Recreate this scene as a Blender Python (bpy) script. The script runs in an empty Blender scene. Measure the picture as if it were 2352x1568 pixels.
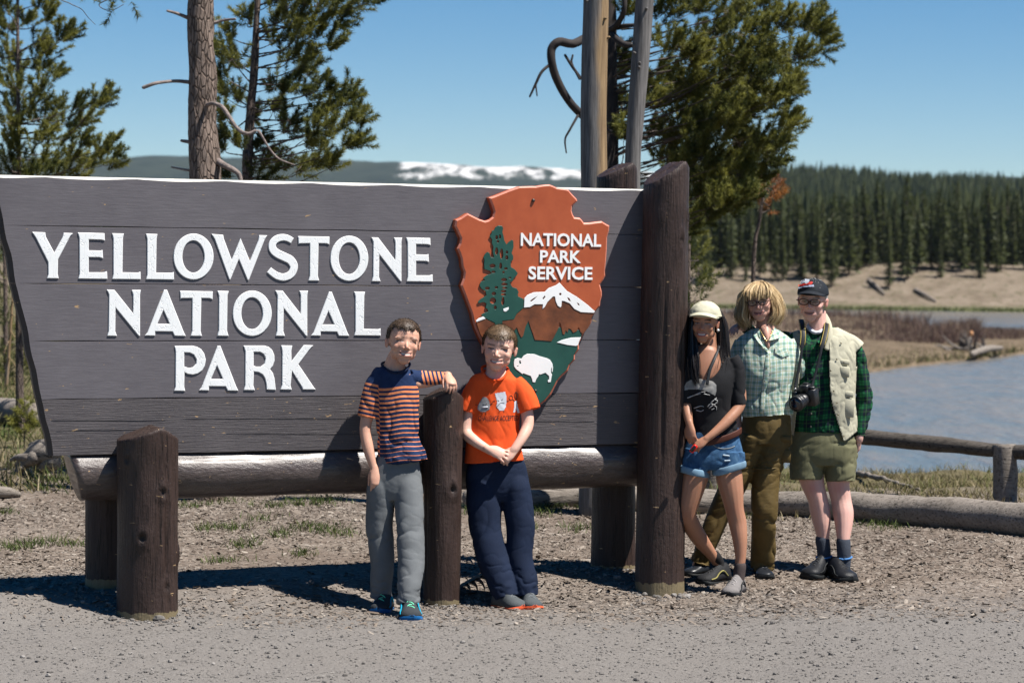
import bpy, math, random
import numpy as np
from mathutils import Vector, Matrix
from mathutils.geometry import tessellate_polygon
from mathutils.bvhtree import BVHTree

rng = np.random.default_rng(7)
random.seed(7)
SC = bpy.context.scene
COL = SC.collection

# ------------------------------------------------------------------ camera
FPX = 5500.0                      # focal length in pixels of a 2352 px wide picture
CAM_H = 1.82
PITCH = math.atan((784 - 625) / FPX)
ROLL = 0.0085
_F = np.array([0, math.cos(PITCH), -math.sin(PITCH)])
_U0 = np.array([0, math.sin(PITCH), math.cos(PITCH)])
_R0 = np.array([1.0, 0, 0])
_R = _R0 * math.cos(ROLL) + _U0 * math.sin(ROLL)
_U = _U0 * math.cos(ROLL) - _R0 * math.sin(ROLL)
_C = np.array([0, 0, CAM_H])

cam_d = bpy.data.cameras.new('camera')
cam = bpy.data.objects.new('camera', cam_d)
COL.objects.link(cam)
M = Matrix(((_R[0], _U[0], -_F[0], 0), (_R[1], _U[1], -_F[1], 0), (_R[2], _U[2], -_F[2], CAM_H), (0, 0, 0, 1)))
cam.matrix_world = M
cam_d.sensor_width = 36
cam_d.lens = FPX / 2352 * 36
cam_d.clip_start = 0.1
cam_d.clip_end = 20000
cam_d.dof.use_dof = True
cam_d.dof.focus_distance = 13.6
cam_d.dof.aperture_fstop = 3.9
SC.camera = cam

# ------------------------------------------------------------------ light
SUN = np.array([0.50, -0.18, 1.0]); SUN /= np.linalg.norm(SUN)
EL = math.asin(SUN[2]); AZ = math.atan2(SUN[0], SUN[1])
wd = bpy.data.worlds.new('World'); SC.world = wd; wd.use_nodes = True
nt = wd.node_tree
sky = nt.nodes.new('ShaderNodeTexSky'); sky.sky_type = 'NISHITA'; sky.sun_disc = False
sky.sun_elevation = EL; sky.sun_rotation = AZ
sky.altitude = 2300; sky.air_density = 1.0; sky.dust_density = 0.2; sky.ozone_density = 1.6
bg = nt.nodes['Background']; bg.inputs[1].default_value = 0.050
hs = nt.nodes.new('ShaderNodeHueSaturation'); hs.inputs['Saturation'].default_value = 1.45
nt.links.new(sky.outputs[0], hs.inputs['Color']); nt.links.new(hs.outputs[0], bg.inputs[0])
sl = bpy.data.lights.new('sun', 'SUN'); sl.energy = 5.0; sl.angle = math.radians(0.53); sl.color = (1.0, 0.955, 0.89)
so = bpy.data.objects.new('sun', sl); COL.objects.link(so)
so.rotation_euler = Vector(-SUN).to_track_quat('-Z', 'Y').to_euler(); so.location = (20, -10, 30)
SC.view_settings.view_transform = 'Standard'
SC.view_settings.look = 'None'
SC.view_settings.exposure = 1.02
SC.view_settings.gamma = 1.0
SC.view_settings.use_curve_mapping = False
try:
    SC.cycles.max_bounces = 8; SC.cycles.transparent_max_bounces = 8
    SC.cycles.volume_bounces = 0
    SC.cycles.caustics_reflective = False; SC.cycles.caustics_refractive = False
except Exception:
    pass

# ------------------------------------------------------------------ measuring helpers
def ray(x, y):
    x = np.asarray(x, float); y = np.asarray(y, float)
    return _F + _R * ((x - 1176) / FPX)[..., None] + _U * ((784 - y) / FPX)[..., None]
def W(x, y, D):
    """the place that stands D metres out, in the direction measured at (x, y)"""
    return _C + ray(x, y) * np.asarray(D, float)[..., None]
TH = math.radians(21)
SU = np.array([math.cos(TH), math.sin(TH), 0]); SN = np.array([math.sin(TH), -math.cos(TH), 0])
S0 = W(734, 700, 13.8).copy(); S0[2] = 0
def SP(u, z, n=0.0):
    """sign frame (along, up, out of the face) -> world"""
    u = np.asarray(u, float); z = np.asarray(z, float)
    return S0 + SU * u[..., None] + SN * (np.zeros_like(u) + n)[..., None] + np.array([0, 0, 1.0]) * z[..., None]
def SQ(x, y, n=0.0):
    """measured (x, y) on the sign plane -> (u, z)"""
    r = ray(x, y); P0 = S0 + SN * n
    t = ((P0 - _C) @ SN) / (r @ SN)
    P = _C + r * np.asarray(t)[..., None]
    return (P - S0) @ SU, P[..., 2]

# ------------------------------------------------------------------ noise
def _hash(i, j, k, s):
    h = (i * 374761393 + j * 668265263 + k * 2147483647 + s * 974634777) & 0xffffffff
    h = ((h ^ (h >> 13)) * 1274126177) & 0xffffffff
    return ((h ^ (h >> 16)) & 0xffff) / 65535.0
def vn(P, seed=0):
    """value noise 0..1 at points P (n,3)"""
    P = np.asarray(P, float); I = np.floor(P).astype(np.int64); f = P - I; f = f * f * (3 - 2 * f)
    r = 0
    for a in (0, 1):
        for b in (0, 1):
            for c in (0, 1):
                w = (f[..., 0] if a else 1 - f[..., 0]) * (f[..., 1] if b else 1 - f[..., 1]) * (f[..., 2] if c else 1 - f[..., 2])
                r = r + w * _hash(I[..., 0] + a, I[..., 1] + b, I[..., 2] + c, seed)
    return r
def fbm(P, o=3, seed=0):
    r = 0; a = 0.5; t = 0
    P = np.asarray(P, float)
    for k in range(o):
        r = r + a * vn(P * 2 ** k + 13.7 * k, seed + k); t += a; a *= .5
    return r / t
def ss(a, b, x):
    t = np.clip((np.asarray(x, float) - a) / (b - a), 0, 1); return t * t * (3 - 2 * t)

# ------------------------------------------------------------------ objects
ORG = {}
def thing(name, label, cat, loc=(0, 0, 0), group=None):
    o = bpy.data.objects.new(name, None); COL.objects.link(o); o.location = loc
    o.empty_display_size = .1
    o['label'] = label; o['category'] = cat
    if group: o['group'] = group
    ORG[o.name] = np.array(loc, float)
    return o
def tag(o, label, cat, group=None):
    o['label'] = label; o['category'] = cat
    if group: o['group'] = group
    return o
def mesh_data(name, V, F, mats, smooth=True, mi=None, attrs=None):
    me = bpy.data.meshes.new(name)
    V = np.asarray(V, np.float32)
    if isinstance(F, np.ndarray):
        k = F.shape[1]
        me.vertices.add(len(V)); me.vertices.foreach_set('co', V.ravel())
        me.loops.add(F.size); me.loops.foreach_set('vertex_index', F.astype(np.int32).ravel())
        me.polygons.add(len(F)); me.polygons.foreach_set('loop_start', np.arange(0, F.size, k, dtype=np.int32))
        try: me.polygons.foreach_set('loop_total', np.full(len(F), k, np.int32))
        except Exception: pass
        me.update(calc_edges=True); me.validate()
    else:
        me.from_pydata(V.tolist(), [], [tuple(f) for f in F]); me.update()
    for m in (mats if isinstance(mats, (list, tuple)) else [mats]): me.materials.append(m)
    if mi is not None and len(mi) == len(me.polygons): me.polygons.foreach_set('material_index', np.asarray(mi, np.int32))
    me.polygons.foreach_set('use_smooth', np.full(len(me.polygons), bool(smooth)))
    for k, a in (attrs or {}).items():
        a = np.asarray(a, np.float32)
        if a.ndim == 1:
            at = me.attributes.new(k, 'FLOAT', 'POINT'); at.data.foreach_set('value', a)
        elif a.shape[1] == 3:
            at = me.attributes.new(k, 'FLOAT_VECTOR', 'POINT'); at.data.foreach_set('vector', a.ravel())
        else:
            at = me.attributes.new(k, 'FLOAT_COLOR', 'POINT'); at.data.foreach_set('color', a.ravel())
    return me
def obj(name, V, F, mats, parent=None, smooth=True, mi=None, attrs=None, kind=None, loc=None):
    V = np.asarray(V, float)
    if parent is not None: off = ORG[parent.name]
    else: off = np.array(loc, float) if loc is not None else np.zeros(3)
    me = mesh_data(name, V - off, F, mats, smooth, mi, attrs)
    o = bpy.data.objects.new(name, me); COL.objects.link(o)
    if parent is not None: o.parent = parent
    else: o.location = off
    ORG[o.name] = off
    if kind: o['kind'] = kind
    return o
def join(parts):
    """[(V,F)] -> one V,F ; F lists"""
    V = []; F = []; n = 0
    for v, f in parts:
        v = np.asarray(v, float); V.append(v); F += [tuple(int(i) + n for i in q) for q in f]; n += len(v)
    return np.concatenate(V), F
def joinT(parts):
    V = []; F = []; n = 0
    for v, f in parts:
        V.append(v); F.append(np.asarray(f) + n); n += len(v)
    return np.concatenate(V), np.concatenate(F)

# ------------------------------------------------------------------ shapes
def unit(v):
    v = np.asarray(v, float); return v / (np.linalg.norm(v, axis=-1, keepdims=True) + 1e-12)
def crom(P, k):
    """Catmull-Rom resample of rows, k steps per span"""
    P = np.asarray(P, float)
    if k <= 1 or len(P) < 3:
        if k <= 1: return P
        t = np.linspace(0, 1, (len(P) - 1) * k + 1)[:, None]
        i = np.minimum((t * (len(P) - 1)).astype(int), len(P) - 2)[:, 0]; f = t * (len(P) - 1) - i[:, None]
        return P[i] * (1 - f) + P[i + 1] * f
    Q = np.vstack([2 * P[0] - P[1], P, 2 * P[-1] - P[-2]]); out = []
    for i in range(1, len(Q) - 2):
        p0, p1, p2, p3 = Q[i - 1], Q[i], Q[i + 1], Q[i + 2]
        for j in range(k):
            t = j / k
            out.append(.5 * (2 * p1 + (p2 - p0) * t + (2 * p0 - 5 * p1 + 4 * p2 - p3) * t * t + (3 * p1 - p0 - 3 * p2 + p3) * t ** 3))
    out.append(Q[-2]); return np.array(out)
def tube(P, R, seg=12, k=1, ref=None, cap='flat', ex=2.0):
    """loft along rows of P; R scalar rows or (rx, ry) rows; ref = direction rx points to"""
    P = np.asarray(P, float); R = np.asarray(R, float)
    if R.ndim == 0: R = np.full(len(P), float(R))
    if R.ndim == 1: R = np.stack([R, R], 1)
    if k > 1:
        A = crom(np.hstack([P, R]), k); P = A[:, :3]; R = np.maximum(A[:, 3:], 1e-5)
    T = unit(np.gradient(P, axis=0))
    if cap == 'round':
        n = 4; a = np.sin(np.linspace(0, math.pi / 2, n + 1)[:-1]); c = np.cos(np.linspace(0, math.pi / 2, n + 1)[:-1])
        r0 = R[0].mean(); r1 = R[-1].mean()
        Pa = P[0] - T[0] * r0 * c[:, None]; Pb = (P[-1] + T[-1] * r1 * c[:, None])[::-1]
        a = np.maximum(a, .08)
        Ra = R[0] * a[:, None]; Rb = (R[-1] * a[:, None])[::-1]
        T = np.vstack([np.repeat(T[:1], n, 0), T, np.repeat(T[-1:], n, 0)])
        P = np.vstack([Pa, P, Pb]); R = np.vstack([Ra, R, Rb])
    if ref is None: ref = np.array([1.0, 0, 0]) if abs(T[:, 0]).mean() < .85 else np.array([0, 0, 1.0])
    ref = np.asarray(ref, float)
    S = unit(ref - (T @ ref)[:, None] * T); B = np.cross(T, S)
    a = np.linspace(0, 2 * math.pi, seg, endpoint=False)
    ca, sa = np.cos(a), np.sin(a)
    if ex != 2.0:
        ca = np.sign(ca) * abs(ca) ** (2 / ex); sa = np.sign(sa) * abs(sa) ** (2 / ex)
    V = P[:, None] + S[:, None] * (R[:, 0, None] * ca)[..., None] + B[:, None] * (R[:, 1, None] * sa)[..., None]
    n = len(P); V = V.reshape(-1, 3); F = []
    for i in range(n - 1):
        for j in range(seg):
            j2 = (j + 1) % seg
            F.append((i * seg + j, i * seg + j2, (i + 1) * seg + j2, (i + 1) * seg + j))
    V = np.vstack([V, P[:1], P[-1:]]); c0 = n * seg; c1 = c0 + 1
    for j in range(seg):
        j2 = (j + 1) % seg
        F.append((j2, j, c0)); F.append(((n - 1) * seg + j, (n - 1) * seg + j2, c1))
    return V, F
def ball(c, r, rot=None, nu=18, nv=12):
    """closed ellipsoid"""
    r = np.zeros(3) + np.asarray(r, float)
    V = [(0, 0, 1.0)]
    for i in range(1, nv):
        t = math.pi * i / nv
        for j in range(nu):
            p = 2 * math.pi * j / nu; V.append((math.sin(t) * math.cos(p), math.sin(t) * math.sin(p), math.cos(t)))
    V.append((0, 0, -1.0)); V = np.array(V) * r; F = []
    for j in range(nu): F.append((0, 1 + j, 1 + (j + 1) % nu))
    for i in range(nv - 2):
        for j in range(nu):
            a = 1 + i * nu + j; b = 1 + i * nu + (j + 1) % nu; F.append((a, a + nu, b + nu, b))
    e = len(V) - 1; s = 1 + (nv - 2) * nu
    for j in range(nu): F.append((s + (j + 1) % nu, s + j, e))
    if rot is not None: V = V @ np.asarray(rot).T
    return V + np.asarray(c, float), F
def box(c, h, rot=None, bev=0.0):
    """box with chamfered edges; h half sizes"""
    h = np.asarray(h, float); b = bev
    if b <= 0:
        V = np.array([(x, y, z) for x in (-1, 1) for y in (-1, 1) for z in (-1, 1)], float) * h
        F = [(0, 1, 3, 2), (4, 6, 7, 5), (0, 4, 5, 1), (2, 3, 7, 6), (0, 2, 6, 4), (1, 5, 7, 3)]
    else:
        V = []; idx = {}
        for sx in (-1, 1):
            for sy in (-1, 1):
                for sz in (-1, 1):
                    s = np.array([sx, sy, sz])
                    for ax in range(3):
                        v = s * (h - b); v[ax] = s[ax] * h[ax]; idx[(sx, sy, sz, ax)] = len(V); V.append(v)
        F = []
        for ax in range(3):
            a1, a2 = [(1, 2), (2, 0), (0, 1)][ax]
            for s in (-1, 1):
                q = []
                for (p, r_) in ((-1, -1), (1, -1), (1, 1), (-1, 1)):
                    t = [0, 0, 0]; t[ax] = s; t[a1] = p; t[a2] = r_; q.append(idx[(t[0], t[1], t[2], ax)])
                F.append(tuple(q if s > 0 else q[::-1]))
        for ax in range(3):
            a1, a2 = [(1, 2), (2, 0), (0, 1)][ax]
            for p in (-1, 1):
                for r_ in (-1, 1):
                    q = []
                    for s, axx in ((-1, a1), (1, a1), (1, a2), (-1, a2)):
                        t = [0, 0, 0]; t[ax] = s; t[a1] = p; t[a2] = r_; q.append(idx[(t[0], t[1], t[2], axx)])
                    F.append(tuple(q if p * r_ < 0 else q[::-1]))
        for sx in (-1, 1):
            for sy in (-1, 1):
                for sz in (-1, 1):
                    q = [idx[(sx, sy, sz, a)] for a in range(3)]; F.append(tuple(q if sx * sy * sz > 0 else q[::-1]))
        V = np.array(V)
    if rot is not None: V = V @ np.asarray(rot).T
    return V + np.asarray(c, float), F
def rotm(ax, deg):
    return np.array(Matrix.Rotation(math.radians(deg), 3, ax))
def offset_loop(L, d):
    """inset a closed 2-D loop by d to its left side (counter-clockwise loop: inwards)"""
    L = np.asarray(L, float); a = unit(L - np.roll(L, 1, 0)); b = unit(np.roll(L, -1, 0) - L)
    na = np.stack([-a[:, 1], a[:, 0]], 1); nb = np.stack([-b[:, 1], b[:, 0]], 1)
    m = unit(na + nb); c = np.clip((m * na).sum(1), .45, 1)
    return L + m * (np.asarray(d) / c)[..., None] if np.ndim(d) == 0 else L + m * (d / c)[:, None]
def area2(L):
    L = np.asarray(L); x, y = L[:, 0], L[:, 1]; return (x * np.roll(y, -1) - y * np.roll(x, -1)).sum() / 2
def plate(loops, n0, n1, bev=0.0, place=None, top_inset=None):
    """plate with holes from 2-D loops (first = outline). front at n1, back at n0, chamfer bev"""
    place = place or SP
    loops = [np.asarray(l, float) for l in loops]
    loops = [l if (area2(l) > 0) == (i == 0) else l[::-1] for i, l in enumerate(loops)]
    V = []; F = []; fr = []; n = 0
    for l in loops:
        m = len(l); ins = offset_loop(l, bev) if bev > 0 else l
        layers = [(l, n0), (l, n1 - bev), (ins, n1)] if bev > 0 else [(l, n0), (l, n1)]
        for (q, h) in layers: V.append(place(q[:, 0], q[:, 1], h))
        for a in range(len(layers) - 1):
            for j in range(m):
                j2 = (j + 1) % m; F.append((n + a * m + j, n + a * m + j2, n + (a + 1) * m + j2, n + (a + 1) * m + j))
        fr.append((ins, n + (len(layers) - 1) * m)); n += m * len(layers)
    tri = tessellate_polygon([[Vector((p[0], p[1], 0)) for p in q] for q, _ in fr])
    idx = np.concatenate([np.arange(len(q)) + s for q, s in fr]); flat = np.concatenate([q for q, _ in fr])
    for t in tri:
        a = flat[list(t)]; s = (a[1, 0] - a[0, 0]) * (a[2, 1] - a[0, 1]) - (a[1, 1] - a[0, 1]) * (a[2, 0] - a[0, 0])
        f = tuple(int(idx[i]) for i in t); F.append(f if s > 0 else f[::-1])
    return np.concatenate(V), F

# ------------------------------------------------------------------ fuse by voxel remesh
def fuse(parts, voxel, smooth=3, fac=.5):
    V, F = join(parts)
    me = bpy.data.meshes.new('tmp'); me.from_pydata(V.tolist(), [], F); me.update()
    o = bpy.data.objects.new('tmp', me); COL.objects.link(o)
    m = o.modifiers.new('r', 'REMESH'); m.mode = 'VOXEL'; m.voxel_size = voxel; m.adaptivity = 0
    if smooth:
        s = o.modifiers.new('s', 'SMOOTH'); s.iterations = smooth; s.factor = fac
    dg = bpy.context.evaluated_depsgraph_get(); dg.update()
    ev = o.evaluated_get(dg); m2 = ev.to_mesh()
    n = len(m2.vertices); co = np.empty(n * 3, np.float32); m2.vertices.foreach_get('co', co)
    nl = len(m2.loops); li = np.empty(nl, np.int32); m2.loops.foreach_get('vertex_index', li)
    ls = np.empty(len(m2.polygons), np.int32); lt = np.empty(len(m2.polygons), np.int32)
    m2.polygons.foreach_get('loop_start', ls); m2.polygons.foreach_get('loop_total', lt)
    ok = lt == 4
    Fq = li[ls[ok][:, None] + np.arange(4)]
    ev.to_mesh_clear(); bpy.data.objects.remove(o); bpy.data.meshes.remove(me)
    return co.reshape(-1, 3).astype(float), Fq
def vnormals(V, F):
    a = V[F[:, 2]] - V[F[:, 0]]; b = V[F[:, 3 if F.shape[1] == 4 else 1]] - V[F[:, 1 if F.shape[1] == 4 else 0]]
    fn = np.cross(a, b) if F.shape[1] == 4 else np.cross(V[F[:, 1]] - V[F[:, 0]], V[F[:, 2]] - V[F[:, 0]])
    N = np.zeros_like(V)
    for k in range(F.shape[1]): np.add.at(N, F[:, k], fn)
    return unit(N)

# ------------------------------------------------------------------ materials
KALB = .78                        # one overall albedo trim for every paint, cloth and soil
class G:
    """tiny node-graph writer"""
    def __init__(s, name):
        s.m = bpy.data.materials.new(name); s.m.use_nodes = True; s.t = s.m.node_tree
        s.b = s.t.nodes['Principled BSDF']; s.out = s.t.nodes['Material Output']
        s.b.inputs['Specular IOR Level'].default_value = .4
    def set(s, **k):
        for a, v in k.items():
            i = s.b.inputs[{'rough': 'Roughness', 'color': 'Base Color', 'metal': 'Metallic', 'spec': 'Specular IOR Level',
                            'alpha': 'Alpha', 'sss': 'Subsurface Weight', 'coat': 'Coat Weight', 'trans': 'Transmission Weight',
                            'ior': 'IOR', 'sheen': 'Sheen Weight'}[a]]
            if a == 'color' and KALB != 1.0: v = s.mix(1.0, v, (KALB, KALB, KALB), 'MULTIPLY')
            s.to(v, i)
        return s
    def to(s, v, i):
        if hasattr(v, 'links'): s.t.links.new(v, i)
        elif isinstance(v, (tuple, list)): i.default_value = (*v, 1.0)[:len(i.default_value)] if len(v) == 3 and len(i.default_value) == 4 else v
        else: i.default_value = v
    def node(s, ty, ins=None, **p):
        n = s.t.nodes.new(ty)
        for a, v in p.items(): setattr(n, a, v)
        for a, v in (ins or {}).items(): s.to(v, n.inputs[a])
        return n
    def math(s, op, a, b=0.0, c=0.0, clamp=False):
        n = s.node('ShaderNodeMath', operation=op, use_clamp=clamp); s.to(a, n.inputs[0]); s.to(b, n.inputs[1])
        if op in ('MULTIPLY_ADD', 'SMOOTH_MIN'): s.to(c, n.inputs[2])
        return n.outputs[0]
    def obj(s): return s.node('ShaderNodeTexCoord').outputs['Object']
    def geo(s): return s.node('ShaderNodeNewGeometry').outputs['Position']
    def map(s, v, scale=(1, 1, 1), rot=(0, 0, 0), loc=(0, 0, 0)):
        return s.node('ShaderNodeMapping', {'Vector': v, 'Scale': scale, 'Rotation': rot, 'Location': loc}).outputs[0]
    def noise(s, v, scale=5, detail=4, rough=.55, dist=0):
        return s.node('ShaderNodeTexNoise', {'Vector': v, 'Scale': scale, 'Detail': detail, 'Roughness': rough, 'Distortion': dist}).outputs['Fac']
    def voro(s, v, scale=5, out='Distance', feature='F1'):
        return s.node('ShaderNodeTexVoronoi', {'Vector': v, 'Scale': scale}, feature=feature).outputs[out]
    def ramp(s, f, stops, interp='LINEAR'):
        n = s.node('ShaderNodeValToRGB', {'Fac': f}); r = n.color_ramp; r.interpolation = interp
        while len(r.elements) > 1: r.elements.remove(r.elements[-1])
        for i, (p, c) in enumerate(stops):
            if np.ndim(c) == 0: c = (c, c, c)
            e = r.elements[0] if i == 0 else r.elements.new(p)
            e.position = p; e.color = (*c, 1.0)
        return n.outputs['Color']
    def mix(s, f, a, b, mode='MIX'):
        n = s.node('ShaderNodeMix', data_type='RGBA', blend_type=mode)
        s.to(f, n.inputs['Factor']); 
        for v, k in ((a, 6), (b, 7)): s.to(v, n.inputs[k])
        return n.outputs[2]
    def bump(s, h, strength=.5, dist=.01, normal=None):
        n = s.node('ShaderNodeBump', {'Height': h, 'Strength': strength, 'Distance': dist})
        if normal is not None: s.to(normal, n.inputs['Normal'])
        s.t.links.new(n.outputs[0], s.b.inputs['Normal']); return n.outputs[0]
    def attr(s, name, out='Fac'):
        return s.node('ShaderNodeAttribute', attribute_name=name).outputs[out]
    def sep(s, v):
        n = s.node('ShaderNodeSeparateXYZ', {'Vector': v}); return n.outputs[0], n.outputs[1], n.outputs[2]
def plain(name, c, rough=.7, var=.15, scale=8, bump=.2, bd=.003, spec=.4, metal=0.0):
    g = G(name); v = g.obj(); n = g.noise(v, scale, 5)
    lo = tuple(x * (1 - var) for x in c); hi = tuple(min(1, x * (1 + var)) for x in c)
    g.set(color=g.ramp(n, [(.3, lo), (.7, hi)]), rough=rough, spec=spec, metal=metal)
    if bump: g.bump(g.noise(v, scale * 6, 3), bump, bd)
    return g.m

# ================================================================== LAND
WATER_Z = -3.0
def sign_n(X, Y):
    return (X - S0[0]) * SN[0] + (Y - S0[1]) * SN[1]
def crest_y(X):
    return 25.2 + 1.2 * np.sin(X * .45 + 1) + .5 * np.sin(X * 1.3) + np.where(X < 1.2, (1.2 - X) ** 2 * 3.0, 0)
def ground_z(X, Y):
    X = np.asarray(X, float); Y = np.asarray(Y, float)
    n = sign_n(X, Y)
    right = ss(.9, 2.0, X)
    z = -0.115 * ss(-.35, .35, n) * (1 - .62 * right)
    z = z - .035 * ss(1.0, 3.5, n) + .05 * ss(1.5, 4, -n) * (1 - right)
    P = np.stack([X, Y, np.zeros_like(X)], -1)
    far = ss(16, 22, Y)
    z = z + (fbm(P * .9, 3, 3) - .5) * (.05 + .22 * far) * ss(12.8, 14.5, Y)
    z = z + (fbm(P * 5, 2, 9) - .5) * .022
    z = z + .55 * ss(24, 60, Y) * (1 - right) + .3 * ss(0, 6, -X - 2) * ss(17, 26, Y)
    z = z - .22 * ss(18.5, 24.5, Y) * right
    c = crest_y(X)
    z = z - 3.6 * ss(-.3, 6.5, Y - c)
    return z
def grid(xs, ys, zf):
    X, Y = np.meshgrid(xs, ys); Z = zf(X, Y)
    V = np.stack([X, Y, Z], -1).reshape(-1, 3); nx = len(xs)
    i, j = np.meshgrid(np.arange(len(ys) - 1), np.arange(nx - 1), indexing='ij')
    a = (i * nx + j).ravel(); F = np.stack([a, a + 1, a + nx + 1, a + nx], 1)
    return V, F

# --- ground material: gravel shoulder in front, dirt with bark chips behind
def m_ground():
    g = G('dirt_and_gravel'); P = g.geo(); x, y, z = g.sep(P)
    edge = g.noise(P, 1.9, 6, .7)
    b = g.math('SUBTRACT', y, g.math('MULTIPLY', x, -.16))
    b = g.math('ADD', g.math('SUBTRACT', y, g.math('MULTIPLY', x, -.02)), g.math('MULTIPLY', g.math('SUBTRACT', edge, .5), 1.6))
    m = g.ramp(g.math('MULTIPLY', g.math('SUBTRACT', b, 13.0), .6, clamp=True), [(.0, 0.0), (1.0, 1.0)])
    s1 = g.voro(P, 150, 'Color'); s2 = g.noise(P, 60, 6, .7); s3 = g.noise(P, 2.2, 5)
    sv = g.sep(s1)[0]
    grav = g.ramp(sv, [(0, (.125, .115, .106)), (.35, (.17, .157, .146)), (.7, (.20, .186, .172)), (1, (.29, .272, .25))])
    grav = g.mix(.45, grav, g.ramp(s2, [(.3, (.135, .124, .115)), (.7, (.225, .208, .193))]))
    grav = g.mix(g.math('MULTIPLY', s3, .5), grav, (.175, .157, .14))
    c1 = g.sep(g.voro(g.map(P, (1, 1.9, 1)), 42, 'Color'))[0]
    chip = g.ramp(c1, [(0, (.11, .085, .066)), (.3, (.165, .13, .103)), (.65, (.235, .195, .16)), (1, (.34, .295, .25))])
    dirt = g.ramp(g.noise(P, 9, 6, .7), [(.3, (.085, .062, .047)), (.7, (.18, .138, .107))])
    cm = g.ramp(g.noise(P, .9, 5), [(.42, 0.85), (.62, .25)])
    back = g.mix(g.sep(cm)[0], dirt, chip)
    base = g.mix(m, grav, back)
    wet = g.ramp(g.math('MULTIPLY', g.math('SUBTRACT', y, 18.5), .25, clamp=True), [(0, 0.0), (1, 1.0)])
    grass = g.ramp(g.noise(P, 5, 6, .7), [(.35, (.06, .052, .028)), (.55, (.14, .115, .06)), (.7, (.085, .095, .03))])
    base = g.mix(wet, base, grass)
    g.set(color=base, rough=.95, spec=.2)
    h = g.math('ADD', g.math('MULTIPLY', g.voro(P, 95), .6), g.math('MULTIPLY', s2, .8))
    g.bump(h, .5, .009)
    return g.m
ys = np.concatenate([np.linspace(6, 17, 190), np.linspace(17.1, 34, 90), np.geomspace(34.5, 130, 40)])
xs = np.concatenate([-np.geomspace(60, 4.55, 30), np.linspace(-4.5, 5.5, 200), np.geomspace(5.6, 60, 26)])
V, F = grid(xs, ys, ground_z)
obj('ground', V, F, m_ground(), kind='structure')

# --- river
def m_water():
    g = G('river_water'); P = g.geo()
    n1 = g.noise(g.map(P, (.9, .26, 1)), 1.0, 5, .6); n2 = g.noise(g.map(P, (.10, .03, 1), (0, 0, .15)), 1.0, 4)
    h = g.math('ADD', n1, g.math('MULTIPLY', n2, 1.6))
    col = g.ramp(n2, [(.35, (.12, .145, .155)), (.65, (.18, .17, .15))])
    st = g.ramp(g.math('ADD', g.math('MULTIPLY', n1, .7), g.math('MULTIPLY', n2, .3)), [(.44, 0.0), (.58, 1.0)])
    col = g.mix(g.math('MULTIPLY', g.sep(st)[0], .65), col, (.24, .19, .145))
    g.set(color=col, rough=.2, spec=.5, ior=1.33)
    g.bump(h, 1.0, .5)
    return g.m
ys = np.concatenate([np.linspace(24, 420, 120)]); xs = np.linspace(-160, 260, 60)
V, F = grid(xs, ys, lambda X, Y: np.full_like(X, WATER_Z))
obj('river', V, F, m_water(), kind='structure')

# --- far bank, plateau and hills
def far_shore(X):
    return 322 + 10 * np.sin(X * .021 + .6) + 4 * np.sin(X * .067) + np.where(X < 10, 0, 0) - .05 * X
def far_z(X, Y):
    P = np.stack([X, Y, np.zeros_like(X)], -1)
    d = Y - far_shore(X)
    gully = 1.6 * (fbm(P * np.array([.05, .012, 1]), 3, 21) - .5) * 2
    z = WATER_Z - .6 + .9 * ss(-4, 3, d) + (5.9 + 1.3 * gully) * ss(0, 26 + 7 * gully, d - 1.5 + 4 * (fbm(P * np.array([.11, .03, 1]), 3, 22) - .5))
    z = z + 2.5 * ss(60, 250, d)
    right = ss(-20, 60, X - Y * .03)
    z = z + (4 + 38 * right) * ss(150, 1250, d) + 16 * right * ss(900, 1700, d)
    z = z + 16 * (fbm(P / 160, 4, 5) - .5) * ss(100, 500, d)
    return z
def m_far():
    g = G('far_bank_soil'); P = g.geo(); n = g.noise(P, .35, 6, .65); x, y, z = g.sep(P)
    sand = g.ramp(n, [(.35, (.15, .118, .085)), (.65, (.235, .19, .145))])
    tuft = g.ramp(g.noise(P, 1.1, 4), [(.56, 0.0), (.66, .7)])
    sand = g.mix(g.sep(tuft)[0], sand, (.075, .075, .035))
    shoreg = g.ramp(g.math('MULTIPLY', g.math('ADD', z, 3.0), .9, clamp=True), [(.2, (.10, .105, .05)), (.75, (.0, .0, .0))])
    low = g.ramp(g.math('MULTIPLY', g.math('ADD', z, 3.0), .9, clamp=True), [(.25, 0.8), (.8, 0.0)])
    c = g.mix(g.sep(low)[0], sand, (.085, .10, .035))
    up = g.ramp(g.math('MULTIPLY', g.math('SUBTRACT', y, 352), .04, clamp=True), [(0, 0.0), (1, 1.0)])
    c = g.mix(g.sep(up)[0], c, (.045, .052, .028))
    g.set(color=c, rough=1.0, spec=.1); g.bump(n, .6, .5)
    return g.m
ys = np.concatenate([np.linspace(300, 400, 60), np.geomspace(404, 2300, 60)]); xs = np.linspace(-420, 900, 220)
V, F = grid(xs, ys, far_z)
obj('far_bank', V, F, m_far(), kind='structure')

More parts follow.
